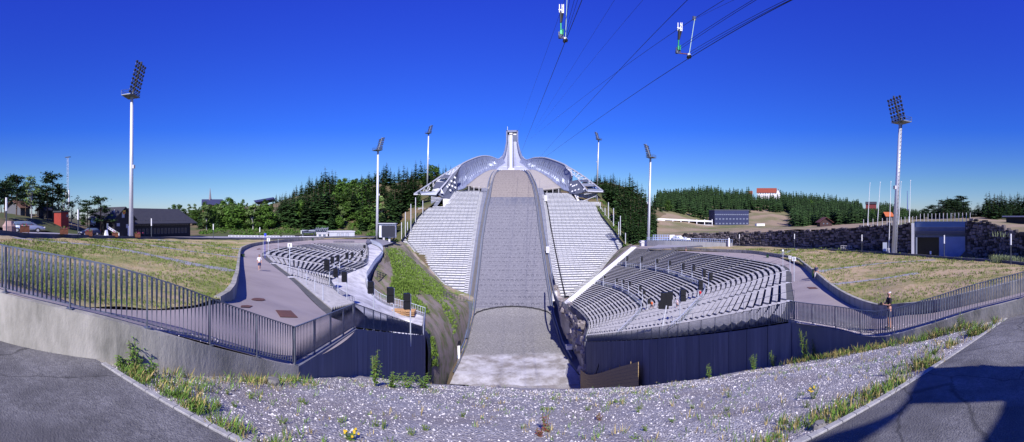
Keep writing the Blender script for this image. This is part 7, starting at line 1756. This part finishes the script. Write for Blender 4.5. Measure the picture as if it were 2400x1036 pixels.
    for s in (-1, 1):
        h_, kn, an, toe = [V(q) for q in LL_[s]]; n = len(bv); bv += [(*h_, .10), (*h_.lerp(kn, .55), .092), (*h_.lerp(kn, .95), .078)]; be += [(1, n), (n, n+1), (n+1, n+2)]
        if not short: bv += [(*kn.lerp(an, .5), .07), (*kn.lerp(an, .93), .06)]; be += [(n+2, n+3), (n+3, n+4)]
    skin('shorts' if short else 'trousers', sc(bv), be, mat('cloth_%d_%d_%d' % tuple(int(c*99) for c in bottom), bottom, .85), t)
    hc_ = hat or hair; hv = [(0, .03, hp+.70, (.09, .095)), (0, .015, hp+.775, (.075, .085))]; he = [(0, 1)]
    if longhair: hv += [(0, .07, hp+.60, (.08, .05)), (0, .075, hp+.50, (.06, .035))]; he += [(0, 2), (2, 3)]
    skin('hat' if hat else 'hair', sc(hv), he, mat('hair_%d_%d' % (int(hc_[0]*99), int(hc_[2]*99)), hc_, .8), t)
    fm = MB()
    for s in (-1, 1): fm.box((s*.03*k, -.098*k, (hp+.69)*k), (.022*k, .012*k, .012*k))
    fm.build('eyes', M_black, t)
    for s in (-1, 1):
        an, toe = V(LL_[s][2]), V(LL_[s][3]); c = an.lerp(toe, .5)*k; skin('shoe', sc([(*(an+V((0, .03, -.045))), .045), (*an.lerp(toe, .5), .045), (*(toe+V((0, -.03, 0))), .038)]), [(0, 1), (1, 2)], mat('shoe_%d' % int(shoes[0]*99), shoes, .7), t)
    t.location = loc; t.rotation_euler = (0, 0, face); return t
walk = lambda hp=.93: {-1: [(-.10, 0, hp-.06), (-.10, -.20, .50), (-.09, -.22, .10), (-.09, -.37, .05)], 1: [(.10, 0, hp-.06), (.10, .0, .47), (.09, .26, .15), (.09, .14, .05)]}
def to_cam(px, turn=0): return -(px-CX)/F+turn
p = P(608, 637, 41); p.z = zat(p.x, p.y, 5) or p.z
person('woman in a white top and dark knee length shorts walking along the left path', p, to_cam(608, .15), 1.68, legs=walk(), top=(.78, .76, .80), bottom=(.02, .03, .10), hair=(.06, .03, .02), longhair=True)
p = P(1913, 672, 46); p.z = zat(p.x, p.y, 5) or p.z
person('man in a dark shirt and pale trousers walking down the right path', p, to_cam(1913, -.3), 1.80, legs=walk(), top=(.05, .06, .12), bottom=(.45, .42, .42), short=False, hair=(.08, .05, .04))
hp = .93
p = P(2084, 781, 19.3); pz_ = zat(p.x, p.y, 5); p.z = pz_ if pz_ is not None and abs(pz_-p.z) < 1.5 else p.z
arm = {-1: [(-.185, .01, hp+.46), (-.22, -.08, hp+.22), (-.06, -.30, hp+.24)], 1: [(.185, .01, hp+.46), (.22, -.06, hp+.20), (.07, -.30, hp+.22)]}
ph = person('man in black T-shirt and pale cap holding a camera behind the right fence', p, to_cam(2084, -1.25), 1.86, arms=arm, top=(.012, .012, .016), bottom=(.05, .055, .10), hair=(.3, .3, .3), hat=(.62, .64, .70), shoes=(.05, .05, .05))
R_ = Matrix.Rotation(to_cam(2084, -1.25), 3, 'Z'); cc = p+R_ @ V((0, -.40, 1.25)); t = thing('camera', 'black camera held at chest height by the man in black', 'camera', cc)
MB().box(cc, (.16, .09, .11), to_cam(2084, -1.25)).box(cc+V((0, 0, .07)), (.06, .07, .04), to_cam(2084, -1.25)).build('body', M_black, t); MB().tube(cc, cc+R_ @ V((0, -.17, -.02)), .045, n=10).build('lens', M_black, t)
for lb, px, py, tp, bt in (('runner in an orange shirt climbing the lower rows of the right grandstand', 1528, 727, (.85, .16, .03), (.02, .02, .04)), ('runner in a pale shirt between the loudspeakers of the right grandstand', 1587, 727, (.75, .6, .6), (.05, .05, .1)), ('runner in a red shirt below the upper walkway of the right grandstand', 1641, 705, (.75, .03, .05), (.02, .02, .05))):
    h = hit(px, py)
    if h is None: continue
    person(lb, h+V((0, 0, .1)), to_cam(px, 2.4), 1.75, legs=walk(), top=tp, bottom=bt)
h = hit(1608, 589)
if h is not None:
    ss = {-1: [(-.10, -.05, .46), (-.12, -.45, .50), (-.12, -.48, .09), (-.12, -.62, .04)], 1: [(.10, -.05, .46), (.12, -.45, .50), (.12, -.48, .09), (.12, -.62, .04)]}
    person('person sitting on the top row of the right grandstand near the lawn', h+V((0, 0, .05)), to_cam(1608), 1.75, legs=ss, sit=True, top=(.08, .06, .07), bottom=(.1, .1, .16))
